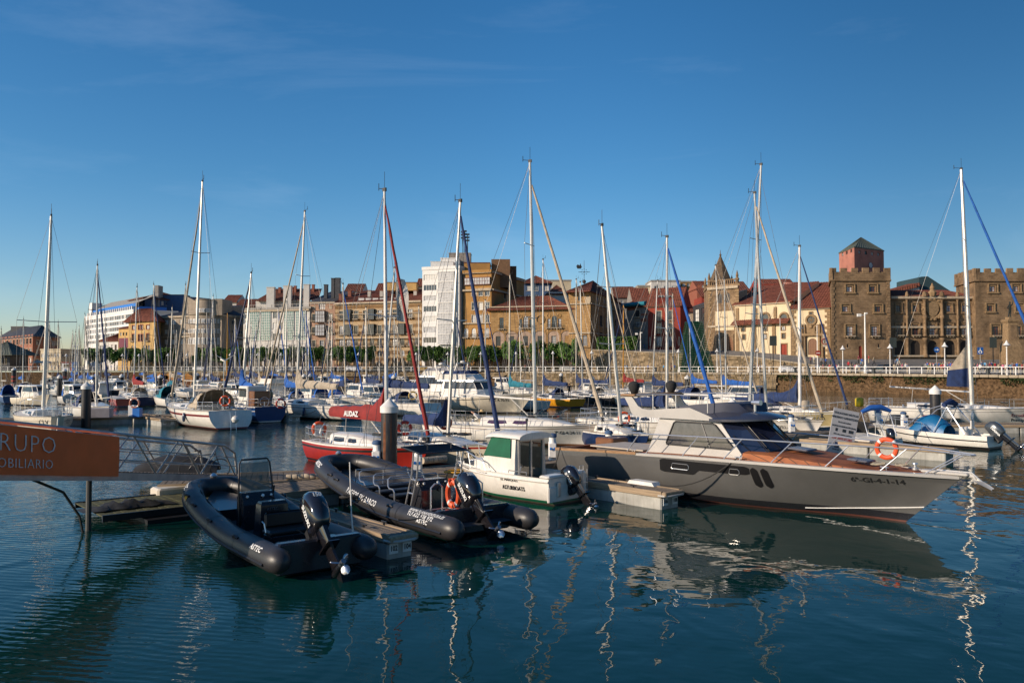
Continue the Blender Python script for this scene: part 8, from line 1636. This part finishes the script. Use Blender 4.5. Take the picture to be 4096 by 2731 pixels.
g = G(); g.lathe([(.05, -.2), (.05, .12)], 8, (7.95, -.2, 3.12)); g.tube([(7.85, -.2, 3.30), (8.2, -.25, 3.30)], [.07, .09], 10); part('searchlight', g, STEEL, yr, True)
cg, _ = cabin_geo(hu, 8.3, 12.9, (.30, .27, .17, .06, .0), .86, low=.03, taper=.9, n=14); part('raised_foredeck', cg, TEAK, yr, True, 40)
for x, w_ in ((9.6, .35), (11.5, .32)): g = G(); z = hu.sheer(x / L) + (.33 if x < 10 else .16); g.T = Matrix.Translation((x, -.15, z)) @ Matrix.Rotation(.06, 4, 'Y'); g.rbox(-w_, w_, -w_, w_, 0, .06, .03); part('deck_hatch', g, M('grey_hatch', (.13, .13, .15), .25), yr)
rails_ = G()
for s in (-1, 1):
    def RP(u, h): return Vector((L * u, s * max(.04, hu.beam(u) - .12), hu.sheer(u) + h))
    pts = [RP(.262, .02), RP(.30, .62), RP(.31, .69)] + [RP(u, .68) for u in (.4, .5, .6, .7, .8, .88, .94)] + [Vector((L + .25, s * .16, hu.sheer(1) + .62))]; rails_.tube(pts, .023, 6)
    for u in (.37, .48, .59, .70, .81, .91): a = RP(u, .68); b = RP(u - .045, .02); rails_.tube([a, b], .018, 6)
    rails_.tube([Vector((L + .05, s * .25, hu.sheer(1) + .64)), RP(.94, .03)], .018, 6)
rails_.tube([(L + .25, .16, hu.sheer(1) + .62), (L + .33, 0, hu.sheer(1) + .62), (L + .25, -.16, hu.sheer(1) + .62)], .023, 6); part('deck_rail', rails_, STEEL, yr, True)
g = G(); z = hu.sheer(.98); g.rbox(13.2, 14.45, -.14, .14, z + .02, z + .12, .03); g.tube([(14.2, 0, z + .1), (14.55, 0, z + .02), (14.62, 0, z - .15)], .06, 8); part('bow_roller', g, SUP, yr, True, 30); g = G(); g.tube([(13.6, 0, z + .12), (14.5, 0, z + .12), (14.75, 0, z - .1)], .035, 6); L_ = [[(lerp(14.55, 15.0, f) + .05 * (abs(q) < .5), q * .17 * sin(pi * (.25 + .7 * f)), z - .02 - .22 * f ** 1.5 - .06 * abs(q)) for q in (-1, -.5, 0, .5, 1)] for f in (0, .25, .5, .75, 1)]; g.loft(L_, False, False); part('anchor', g, ALU, yr, True)
g = G(); g.lathe([(.08, 0), (.08, .06), (.04, .08), (.04, .15), (.08, .17), (.07, .2)], 12, (13.0, 0, hu.sheer(.92) + .05)); part('windlass', g, STEEL, yr, True)
g = G()
for (x, y) in ((12.4, -.62), (8.3, -1.75), (4.0, -1.75)): z = hu.sheer(x / L) + .03; g.tube([(x - .12, y, z + .08), (x + .12, y, z + .08)], .018, 6); g.tube([(x - .05, y, z), (x - .05, y, z + .08)], .016, 5); g.tube([(x + .05, y, z), (x + .05, y, z + .08)], .016, 5)
part('cleat', g, STEEL, yr); g = G(); g.box(1.3, 3.9, -1.1, .9, 1.42, 1.47); part('cockpit_table', g, M('pale_table', (.5, .42, .33), .5), yr); g = G(); g.box(1.5, 3.7, -.95, .7, .62, 1.42); part('engine_box', g, M('brown_grey_box', (.12, .10, .09), .6), yr)
g = G(); g.rbox(.25, 1.2, .3, 1.3, .62, 1.62, .05); part('wooden_locker', g, WOOD, yr)
def atY(x, y, z): return Matrix.Rotation(yr.rotation_euler.z, 4, 'Z') @ Vector((x, y, z)) + yr.location
lifebuoy(atY(11.75, 1.02, 1.98), yr.rotation_euler.z + .15, 'bright orange lifebuoy hung on the bow rail of the grey motor yacht', R=.28)
def rope(pts, label, sag=.2, r=.016, mat=None, n=10):
    a = []
    for p, q in zip(pts, pts[1:]):
        p, q = Vector(p), Vector(q)
        for i in range(n + 1): f = i / n; a.append(p.lerp(q, f) - Vector((0, 0, sag * 4 * f * (1 - f))))
    g = G(); g.tube(a, r, 6); return solo('mooring_rope', g, mat or ROPEK, label, 'rope', sm=True)
def coil(c, label, r=.22, k=4, mat=None, rr=.018):
    g = G(); rn = random.Random(int(c[0] * 100)); pts = []
    for i in range(k * 14): a = i * 2 * pi / 14; q = r * (1 + .25 * sin(i * .37)) * rn.uniform(.93, 1.07); pts.append((q * cos(a), q * .8 * sin(a), .02 + .012 * (i % 5)))
    g.tube(pts, rr, 5); return solo('coiled_rope', g, mat or ROPE, label, 'rope', c, sm=True)
coil(atY(12.2, -.45, 1.62), 'pale rope coiled on the yacht foredeck by the cleat', .2); coil(atY(12.6, .15, 1.58), 'white rope laid near the yacht windlass', .18, 3)

# ================================================================ pontoons and gangway
PLANK = M('weathered_plank', (.17, .135, .10), .85, var=.5, scale=2, stretch=(1.2, 9, 4), bump=.5, bscale=14); PLANKM = M('mossy_plank', (.075, .075, .03), .9, var=.7, scale=3, bump=.5)
EDGE = M('pale_timber_edge', (.33, .24, .15), .8, var=.4, scale=2, stretch=(.6, 8, 8), bump=.3); FLOAT = M('concrete_float', (.38, .37, .33), .8, var=.3, dirt=.35, scale=1.5); GALV = M('galvanised_steel', (.42, .40, .37), .5, .3, var=.3)
PD, QD = Vector((.75, .66, 0)).normalized(), Vector((.66, -.75, 0)).normalized()
def pontoon(label, a, b, w_, z=.55, pl=.16, mat=PLANK, long=False, singles=True, edge=EDGE, floats=True):
    a, b = Vector((a[0], a[1], 0)), Vector((b[0], b[1], 0)); L = (b - a).length; u = (b - a) / L; t = thing('pontoon', label, 'pontoon', (a.x, a.y, 0), atan2(u.y, u.x)); e = .09
    if long:
        n = int((w_ - 2 * e) / .13); pw = (w_ - 2 * e) / n; seg = max(1, round(L / 2.6)); g = G(); g.rbox(0, L / seg - .012, -pw / 2 + .006, pw / 2 - .006, -.04, 0, .006); me = g.mesh('plank', mat); k = 0
        for s in range(seg):
            for i in range(n): o = link('plank', me, t, (s * L / seg, -w_ / 2 + e + pw * (i + .5), z - .003 * ((i * 7 + s * 3) % 4))); k += 1
    elif singles:
        n = int(L / pl); me = []
        for v in range(3): g = G(); g.rbox(.005, L / n - .008, -w_ / 2 + e + .01 * v, w_ / 2 - e - .008 * v, -.035, 0, .006); me.append(g.mesh('plank', mat))
        for i in range(min(n, 295)): link('plank', me[i % 3], t, (i * L / n, 0, z - .004 * ((i * 5) % 3)))
    else:
        g = G(); n = int(L / pl)
        for i in range(n): g.box(i * L / n + .005, (i + 1) * L / n - .01, -w_ / 2 + e, w_ / 2 - e, z - .035, z - .003 * (i % 3))
        o = part('planks', g, mat, t); o['kind'] = 'stuff'
    g = G()
    for s in (1, -1): g.box(0, L, s * w_ / 2 - (e if s > 0 else 0), s * w_ / 2 + (0 if s > 0 else e), z - .16, z + .025)
    part('edge_beam', g, edge, t)
    if floats:
        k = max(1, int(L / 3.2)); 
        for i in range(k):
            x0 = i * L / k + .04; g = G(); g.rbox(x0, (i + 1) * L / k - .06, -w_ / 2 + .05, w_ / 2 - .05, -.35, z - .17, .04); part('float', g, FLOAT, t)
    return t
c0 = Vector((-6.5, 27.4, 0))
w1 = c0 - PD * 3.2; w2 = c0 + PD * 17
pontoon('main planked pontoon behind the inflatables and the fishing boat', w1, w2, 2.4, pl=.17); pontoon('far run of the main pontoon behind the grey motor yacht', c0 + PD * 17.3, c0 + PD * 62, 2.3, pl=.2, singles=False)
def finger(label, tip, L, w_=.8, nums=None, white=False):
    tip = Vector((tip[0], tip[1], 0)); t = pontoon(label, tip, tip - QD * L, w_, .55, long=True); g = G(); g.rbox(-.18, .0, -w_ / 2, w_ / 2, .42, .56, .03); part('end_board', g, EDGE, t)
    g = G(); g.tube([(.1, -w_ / 2 - .02, .44), (-.12, -w_ / 2 + .02, .44), (-.22, -w_ / 2 + .18, .44), (-.22, w_ / 2 - .18, .44), (-.12, w_ / 2 - .02, .44), (.1, w_ / 2 + .02, .44)], .035, 8); part('bumper_rail', g, M('bumper_grey', (.42, .40, .36), .6), t, True)
    if nums:
        for k, nb in enumerate(nums):
            y = w_ * (.24 - .48 * k); g = G(); g.box(.012, .036, y - .12, y + .12, .12, .36); pl = part('number_plate', g, TPOLE, t); lettering(nb, .17, BLKL, pl, lambda X, Y, Z: (.010 - Z, y - X, .19 + Y), align='CENTER', bold=.004, sx=.8)
            for z in (): pass
    for x in (1.2, 3.6, 5.6):
        if x > L: continue
        for s in (1, -1): g = G(); g.tube([(x - .12, s * (w_ / 2 - .1), .64), (x + .12, s * (w_ / 2 - .1), .64)], .02, 6); g.tube([(x, s * (w_ / 2 - .1), .56), (x, s * (w_ / 2 - .1), .64)], .03, 6); part('cleat', g, BLACK, t)
    return t
finger('finger pontoon between the two black inflatables numbered 102 and 104', (-2.62, 19.15), 8.8, .78, ('102', '104')); finger('grey finger pontoon numbered 106 and 108 beside the grey yacht', (5.05, 25.75), 6.6, 1.0, ('106', '108'))
finger('finger pontoon at right below the open day boat', (26.8, 40.6) if False else (XD(3795, 38.8), 38.8), 7.5, 1.1, None); finger('far pale finger pontoon beside the red striped sloop', (XD(700, 62.2), 61.2), 8, 1.2, ('103', ''))
finger('dark finger pontoon between the blue stern and the white cruising sloop', (XD(1192, 67), 66), 7, 1.2, ('98', '96')); pontoon('second walkway running behind the left sloops', (-46, 57.5), (-24, 67.5), 2.2, pl=.25, singles=False); pontoon('middle walkway beneath the white motor yachts', (-9, 88), (14, 104), 2.2, pl=.3, singles=False); pontoon('third walkway behind the training sloop', (24, 56.2), (52, 55), 2.0, pl=.3, singles=False)
pontoon('mossy low floating dock under the gangway', (-12.5, 23.9), (-9.2, 26.8), 3.1, .3, .2, PLANKM, edge=BLACK, floats=False); g = G(); g.box(-1.2, 1.2, -2.0, 2.0, -.35, .12); solo('dock_float', g, BLACK, 'black float under the mossy dock', 'float', (-10.8, 25.4, 0), .72)
pontoon('planked landing platform at the foot of the gangway', (-12.2, 28.3), (-7.6, 29.6), 2.6, .53, .18)
g = G(); random.seed(9); L_ = []
for i in range(15): f = i / 14; L_.append([(lerp(-1.3, 1.3, f), lerp(-.42, .42, k / 6) + .06 * sin(i * 1.7), .33 + .16 * max(0, sin(pi * f)) * (sin(pi * k / 6)) * (1 + .6 * sin(i * 2.3 + k)) + .01) for k in range(7)])
g.loft(L_, False, False); solo('crumpled_tarpaulin', g, M('black_tarp', (.03, .03, .03), .7, var=.6), 'crumpled black tarpaulin lying on the mossy dock', 'tarpaulin', (-11.5, 24.2, 0), .75, sm=True, ang=80)
g = G(); L_ = []
for i in range(12): f = i / 11; h = .75 * sin(pi * (.08 + .84 * f)) ** .6; L_.append([(lerp(-1.5, 1.5, f), .75 * cos(pi * k / 10), .35 + h * sin(pi * k / 10) ** .7) for k in range(11)])
g.loft(L_, False, True); solo('covered_dinghy', g, M('black_cover', (.02, .02, .022), .8, var=.4, bump=.6, bscale=4), 'dinghy under a black cover behind the gangway', 'dinghy', (-13.0, 31.5, 0), .25, sm=True, ang=60)
g = G(); g.rbox(-.7, .7, -.4, .4, .0, .5, .06); solo('cube_float', g, CREAM, 'cream plastic float beside the mossy dock', 'float', (-11.3, 27.2, 0), .72)
# gangway
ga, gb = Vector((-11.0, 15.2, 2.62)), Vector((-9.8, 29.0, .62)); gl = (gb - ga); GL = sqrt(gl.x ** 2 + gl.y ** 2); sl = gl.z / GL; t = thing('gangway', 'grey steel truss gangway sloping down from the left with an orange banner', 'gangway', ga, atan2(gl.y, gl.x))
def GP(x, y, z): return (x, y, z + sl * x)
for s, y in (('near', 0.0), ('far', 1.25)):
    g = G(); X0 = 0; pts = [GP(0, y, 1.0), GP(GL - 1.15, y, 1.0), GP(GL - .35, y, .78), GP(GL - .1, y, .05)]; g.tube(pts, .045, 4); part('handrail', g, GALV, t)
    g = G(); g.add([GP(0, y - .04, -.02), GP(GL, y - .04, -.02), GP(GL, y + .04, -.02), GP(0, y + .04, -.02), GP(0, y - .04, -.26), GP(GL, y - .04, -.20), GP(GL, y + .04, -.20), GP(0, y + .04, -.26)], [(0, 1, 2, 3), (4, 5, 6, 7), (0, 1, 5, 4), (3, 2, 6, 7), (0, 3, 7, 4), (1, 2, 6, 5)]); part('side_beam', g, GALV, t)
    n = 5; st = (GL - .4) / n
    for i in range(n):
        for (xa, za, xb, zb) in ((i * st + .2, 0, (i + .5) * st + .1, 1.0), ((i + .5) * st + .3, 1.0, (i + 1) * st + .1, 0)): g = G(); g.tube([GP(xa, y, za), GP(xb, y, zb)], .032, 4); part('truss_diagonal', g, GALV, t)
    for z in (.32, .62): g = G(); g.tube([GP(0, y + .03, z), GP(GL - .2, y + .03, z)], .02, 4); part('mid_rail', g, GALV, t)
g = G(); g.box(0, .17, .05, 1.2, -.05, .0); me = g.mesh('plank', PLANK); n = int(GL / .19)
for i in range(n): link('plank', me, t, (i * GL / n, 0, sl * i * GL / n), (0, 0, 0))
g = G(); g.tube([GP(7.0, 1.25, -.2), GP(7.0, 1.25, -.2 - (2.62 + sl * 7) - .6)], .075, 10); g.tube([GP(4.6, 1.25, -.2), GP(5.9, 1.25, -.55), GP(6.6, 1.25, -1.2), GP(6.95, 1.25, -2.2)], .035, 6); part('support_post', g, M('shade_toned_post', (.06, .06, .055), .6), t, True)  # post colour darkened to carry the shade under the gangway
BAN = M('orange_banner_cloth', (.85, .15, .028), .75, var=.12, scale=1.2, bump=.5, bscale=2.5); g = G(); L_ = []
xb = 6.2
for i in range(25): x = lerp(0, xb, i / 24); L_.append([GP(x, -.085 - .012 * sin(x * 5 + z * 4) * (1 - z * .3), z) for z in (-.12, .1, .3, .5, .7, .92)])
g.loft(L_, False, False); bn = solo('banner', g, BAN, 'orange advertising banner tied to the gangway rail', 'banner', ga, t.rotation_euler.z, sm=True)
lettering('GRUPO', .56, WHL, bn, lambda X, Y, Z: GP(4.0 - 2.82 + X, -.106 - Z, .38 + Y), sx=1.2, space=1.12, bold=-.012); lettering('INMOBILIARIO', .30, WHL, bn, lambda X, Y, Z: GP(3.9 - 2.9 + X, -.106 - Z, .03 + Y), sx=1.2, space=1.08, bold=-.006)
# bicycle on the landing
t = thing('bicycle', 'dark bicycle leaning at the lower end of the gangway', 'bicycle', (-10.9, 28.7, .55), .22)
for x in (-.52, .52): g = G(); g.torus(.33, .02, 26, 6, (x, 0, .34)); g.lathe([(.03, -.02), (.03, .02)], 8, (x, 0, .34)); [g.tube([(x, 0, .34), (x + .32 * cos(k * pi / 5), 0, .34 + .32 * sin(k * pi / 5))], .003, 3) for k in range(10)]; part('wheel', g, TYRE, t)
g = G(); bb, st_, hd, rw, fw = (-.08, 0, .3), (-.2, 0, .82), (.36, 0, .85), (-.52, 0, .34), (.52, 0, .34)
for a, b in ((bb, st_), (bb, hd), (st_, hd), (bb, rw), (st_, rw), (hd, fw)): g.tube([a, b], .018, 6)
g.tube([st_, (-.23, 0, .95)], .015, 5); part('frame', g, BLACK, t); g = G(); g.rbox(-.36, -.12, -.06, .06, .95, 1.0, .02); part('saddle', g, BLACK, t); g = G(); g.tube([hd, (.35, 0, 1.0)], .015, 5); g.tube([(.38, .28, 1.02), (.34, 0, 1.0), (.38, -.28, 1.02)], .014, 5); part('handlebar', g, BLACK, t)
# service pedestals
def pedestal(p, label, cap=BLUEP):
    t = thing('service_pedestal', label, 'service pedestal', p); g = G(); g.lathe([(.17, 0), (.17, .75), (.15, .78), (.15, .95)], 16); g.rbox(-.16, .16, -.26, -.1, .1, .72, .03); part('body', g, TPOLE, t, True, 40); g = G(); g.lathe([(.17, .95), (.19, .97), (.19, 1.02), (.15, 1.1), (.02, 1.13)], 16); part('cap', g, cap, t, True, 30)
    g = G()
    for x in (-.08, .08): g.tube([(x, -.26, .5), (x, -.33, .48)], .05, 8)
    part('socket', g, BLUEF, t)
for d, x, lb in ((31.2, 1510, 'blue capped pedestal left of the thick foreground pile'), (34.4, 2209, 'blue capped pedestal behind the fishing boat'), (36.0, 2434, 'blue capped pedestal beside the yacht stern'), (48.0, 3162, 'blue capped pedestal behind the yacht windscreen'), (29.4, 1672, 'grey capped pedestal behind the tour inflatable rack'), (51, 3610, 'white pedestal before the training sloop at right'), (52.5, 3512, 'white pedestal left of the dark box at right')): pedestal((XD(x, d), d, .55), lb)
pile(1558, 31.2, 3.28, .315, 'thick black steel pile with white conical cap and rust streaks in the foreground')
PL = bpy.data.objects[[o.name for o in COL.objects if o.get('label', '').startswith('thick black steel pile')][0]]
RUST = M('rust_streak', (.16, .055, .02), .9, var=.6, scale=4); g = G(); random.seed(2)
for k in range(7):
    a = -2.05 + random.uniform(-.12, .12) if k < 5 else -1.2; z1 = random.uniform(2.2, 2.7); z0 = random.uniform(.5, 1.4); w_ = random.uniform(.04, .09); q = []
    for i in range(7): f = i / 6; ww = w_ * (.4 + .6 * sin(pi * f)) * random.uniform(.7, 1.2); z = lerp(z0, z1, f); q.append([(.3165 * cos(a - ww), .3165 * sin(a - ww), z), (.3165 * cos(a + ww), .3165 * sin(a + ww), z)])
    g.loft(q, False, False)
part('rust_streak', g, RUST, PL)
# loose things
g = G()
for k in range(6): g.tube([(k * .2, 0, 0), (k * .2 + .03, 0, 0), (k * .2 + .17, 0, 0), (k * .2 + .19, 0, 0)], [.08, .1, .1, .08], 10)
solo('ribbed_fender', g, M('old_fender', (.42, .34, .24), .7, var=.3), 'cream ribbed fender strip along the main pontoon edge', 'fender', (-7.9, 28.3, .64), .25, sm=True)
g = G()
for k in range(5): g.tube([(k * .22, 0, 0), (k * .22 + .2, 0, 0)], .13, 10)
solo('ribbed_fender', g, MATS['old_fender'], 'cream ribbed fender behind the tour inflatable rack', 'fender', W(1690, 1842, 30.5), .72, sm=True)
coil(W(1835, 1890, 30.0), 'yellow hose coiled on the main pontoon', .45, 6, M('yellow_hose', (.55, .28, .02), .5), .02); coil(W(1395, 1992, 24), 'black rope bundle at the pontoon corner', .2, 5, ROPEK, .03)
g = G(); g.prism([(0, 0), (1.15, 0), (1.05, .12), (.1, .12)], 'y', 0, .38); solo('plastic_step', g, TPOLE, 'white plastic step on the finger beside the grey yacht', 'step', (3.9, 27.45, .56), -.85)
rope([(-3.9, 20.0, .62), (-4.3, 18.6, .7), (-5.0, 18.8, .75)], 'dark mooring line from the finger to the near inflatable', .12); rope([(-2.9, 20.6, .62), (-1.9, 21.6, .7)], 'short dark line between finger and tour inflatable', .1); rope([(-4.6, 22.6, .62), (-4.2, 24.3, .8)], 'dark line from finger to the tour inflatable tube', .06)
rope([(4.6, 27.0, .64), atY(8.3, -1.8, 1.62)], 'black mooring line from the finger to the grey yacht cleat', .42, .022); rope([(1.6, 31.0, .64), atY(.3, -1.75, 1.36)], 'black stern line of the grey yacht', .1, .02); rope([(.9, 30.2, .62), (1.95, 26.2, .95)], 'dark line to the fishing boat stern', .15)
rope([(-13.0, 51.5, .8), (-9.9, 39.8, 1.0)], 'pale line from the red sloop stern', .3, .012, ROPE); rope([(-27.5, 60.3, .6), (-24.0, 62.8, 1.35)], 'dark mooring line of the red striped sloop', .3, .02); rope([(XD(1192, 66) + .3, 66.5, .6), (XD(1290, 69), 69, 1.25)], 'dark bow spring of the white cruising sloop', .25, .02)

# notice board with lettering
SGN = M('sign_white', (.42, .41, .42), .6, var=.1); c = W(3372, 1725, 42.5); t = thing('sign_board', 'leaning white notice board advertising nautical courses', 'sign', c, .1); t.rotation_euler = (0, .20, .12); g = G(); g.box(-.72, .72, -.02, .02, -1.35, 1.15); part('board', g, SGN, t)
for body, s, z, m in (('TITULACIONES NÁUTICAS', .16, .86, BLKL), ('APROBADO GARANTIZADO', .165, .64, BLKL), ('En una sola mañana:', .125, .42, BLKL), ('LICENCIA DE NAVEGACIÓN (Titulín)', .115, .2, BLKL), ('P.E.R. clases teóricas y prácticas', .11, -.22, BLKL), ('LLÁMANOS: 671.580.5', .165, -.45, REDP), ('ESCUELA NÁUTICA ALTAMAR', .09, -1.02, BLKL)): lettering(body, s, m, t, lambda X, Y, Z: (X, -.024 - Z, z + Y), align='CENTER', sx=.72, bold=.002)
g = G(); [g.box(x, x + .05, -.03, -.021, -.04, .12) for x in (-.45, -.38, -.05, .02, .09, .3, .37, .44, .51)]; part('figures', g, BLKL, t); g = G(); g.box(-.35, -.05, -.03, -.021, -.9, -.6); part('flag_emblem', g, NAVYP, t); g = G(); g.add([(.05, -.026, -.9), (.35, -.026, -.82), (.28, -.026, -.72), (.35, -.026, -.62), (.05, -.026, -.55)], [(0, 1, 2, 3, 4)]); part('pennant_emblem', g, BLUEF, t); g = G(); [g.box(x, x + .04, .02, .08, -1.9, 1.1) for x in (-.3, .3)]; part('board_leg', g, WOOD, t)
# deck people and bits
person((XD(1330, 74), 74, 1.5), -1.2, 'white', 'beige', '', 3, 'person in white shirt and brown shorts bending on the deck under the beige boom cover'); person((XD(1085, 68.5), 68.5, .95), 2.5, 'beige', 'grey', '', 0, 'person in beige shirt standing in the blue boat cockpit'); person((XD(1045, 68.2), 68.2, .8), 1, 'pink', 'denim', '', 0, 'sun tanned person beside the wheelhouse door of the blue boat')
person((XD(2277, 91), 91, .9), 0, 'black', 'black', '', 0, 'person in black jumper standing on the yellow sailing boat'); person((XD(1925, 47.5), 47.5, .45), 1.2, 'white', 'beige', '', 3, 'person in white shirt and straw hat crouching in the white sloop cockpit')
g = G(); g.lathe([(.02, .12), (.1, .11), (.12, .02), (.24, 0), (.24, -.01), (.11, -.01)], 14); solo('straw_hat', g, M('straw', (.5, .36, .18), .9), 'straw hat on the crouching person in the white sloop', 'hat', (XD(1925, 47.5) + .05, 47.3, 1.88), sm=True)
g = G(); g.rbox(-.3, .3, -.25, .25, 0, .7, .03); solo('dock_box', g, BLUEF, 'bright blue box on the far pontoon beside the faded lifebuoy', 'box', (XD(553, 63.5), 63.5, .55)); g = G(); g.rbox(-.25, .25, -.2, .2, 0, .9, .03); solo('dock_cabinet', g, TPOLE, 'white cabinet beside the blue box on the far pontoon', 'cabinet', (XD(533, 64), 64, .55)); lifebuoy((XD(541, 63.3), 63.3, 1.65), 0, 'faded pink orange lifebuoy on the far pontoon above the blue box', M('faded_buoy', (.5, .2, .13), .7), R=.36)
g = G(); g.rbox(-1.0, 1.0, -.5, .5, 0, .75, .04); solo('dock_box', g, M('grey_locker', (.30, .28, .30), .7), 'long grey locker right of the black pile at left', 'box', (XD(395, 62.5), 62.5, .55), .2); g = G(); g.rbox(-.45, .45, -.4, .4, 0, .85, .03); solo('dock_box', g, DARKC, 'dark box on the pontoon before the training sloop', 'box', (XD(3592, 52), 52, .55)); g = G(); g.rbox(-.9, .9, -.5, .5, 0, .9, .03); solo('dock_box', g, DARKC, 'dark grey box between the two white motor yachts', 'box', (XD(1760, 76), 76, .5)); 
coil((XD(3580, 49.5), 49.5, .58), 'turquoise rope heap on the right pontoon', .6, 5, M('turquoise_rope', (.01, .25, .4), .7), .05)
t = thing('bicycle', 'bicycle standing on the pontoon by the right black pile', 'bicycle', (XD(3700, 51.5), 51.5, .56), .1)
for x in (-.52, .52): g = G(); g.torus(.33, .03, 22, 5, (x, 0, .34)); part('wheel', g, TYRE, t)
g = G()
for a, b in ((bb, st_), (bb, hd), (st_, hd), (bb, rw), (hd, fw)): g.tube([a, b], .025, 5)
part('frame', g, REDP, t)
t, hu = mboat('small white inflatable tender with blue bimini left of the day boat', (XD(3545, 43.5), 43.5), (XD(3400, 47.5), 47.8), 'open', WHITE, None, 1.9, .55, .8, (.4, .7)); g = G(); g.tube([(1.2, .8, 2.0), (1.2, .3, 2.22), (1.2, -.3, 2.25), (1.2, -.85, 2.05)], [.1, .16, .16, .1], 8); part('bimini_roll', g, BLUE, t, True); g = G(); [g.tube([(2.3, s * .8, .7), (1.2, s * .8, 2.0), (.5, s * .8, .7)], .022, 5) for s in (1, -1)]; part('bimini_frame', g, STEEL, t); outboard(t, Vector((-.15, 0, .55)), .7, None, .2, GLOSSK)
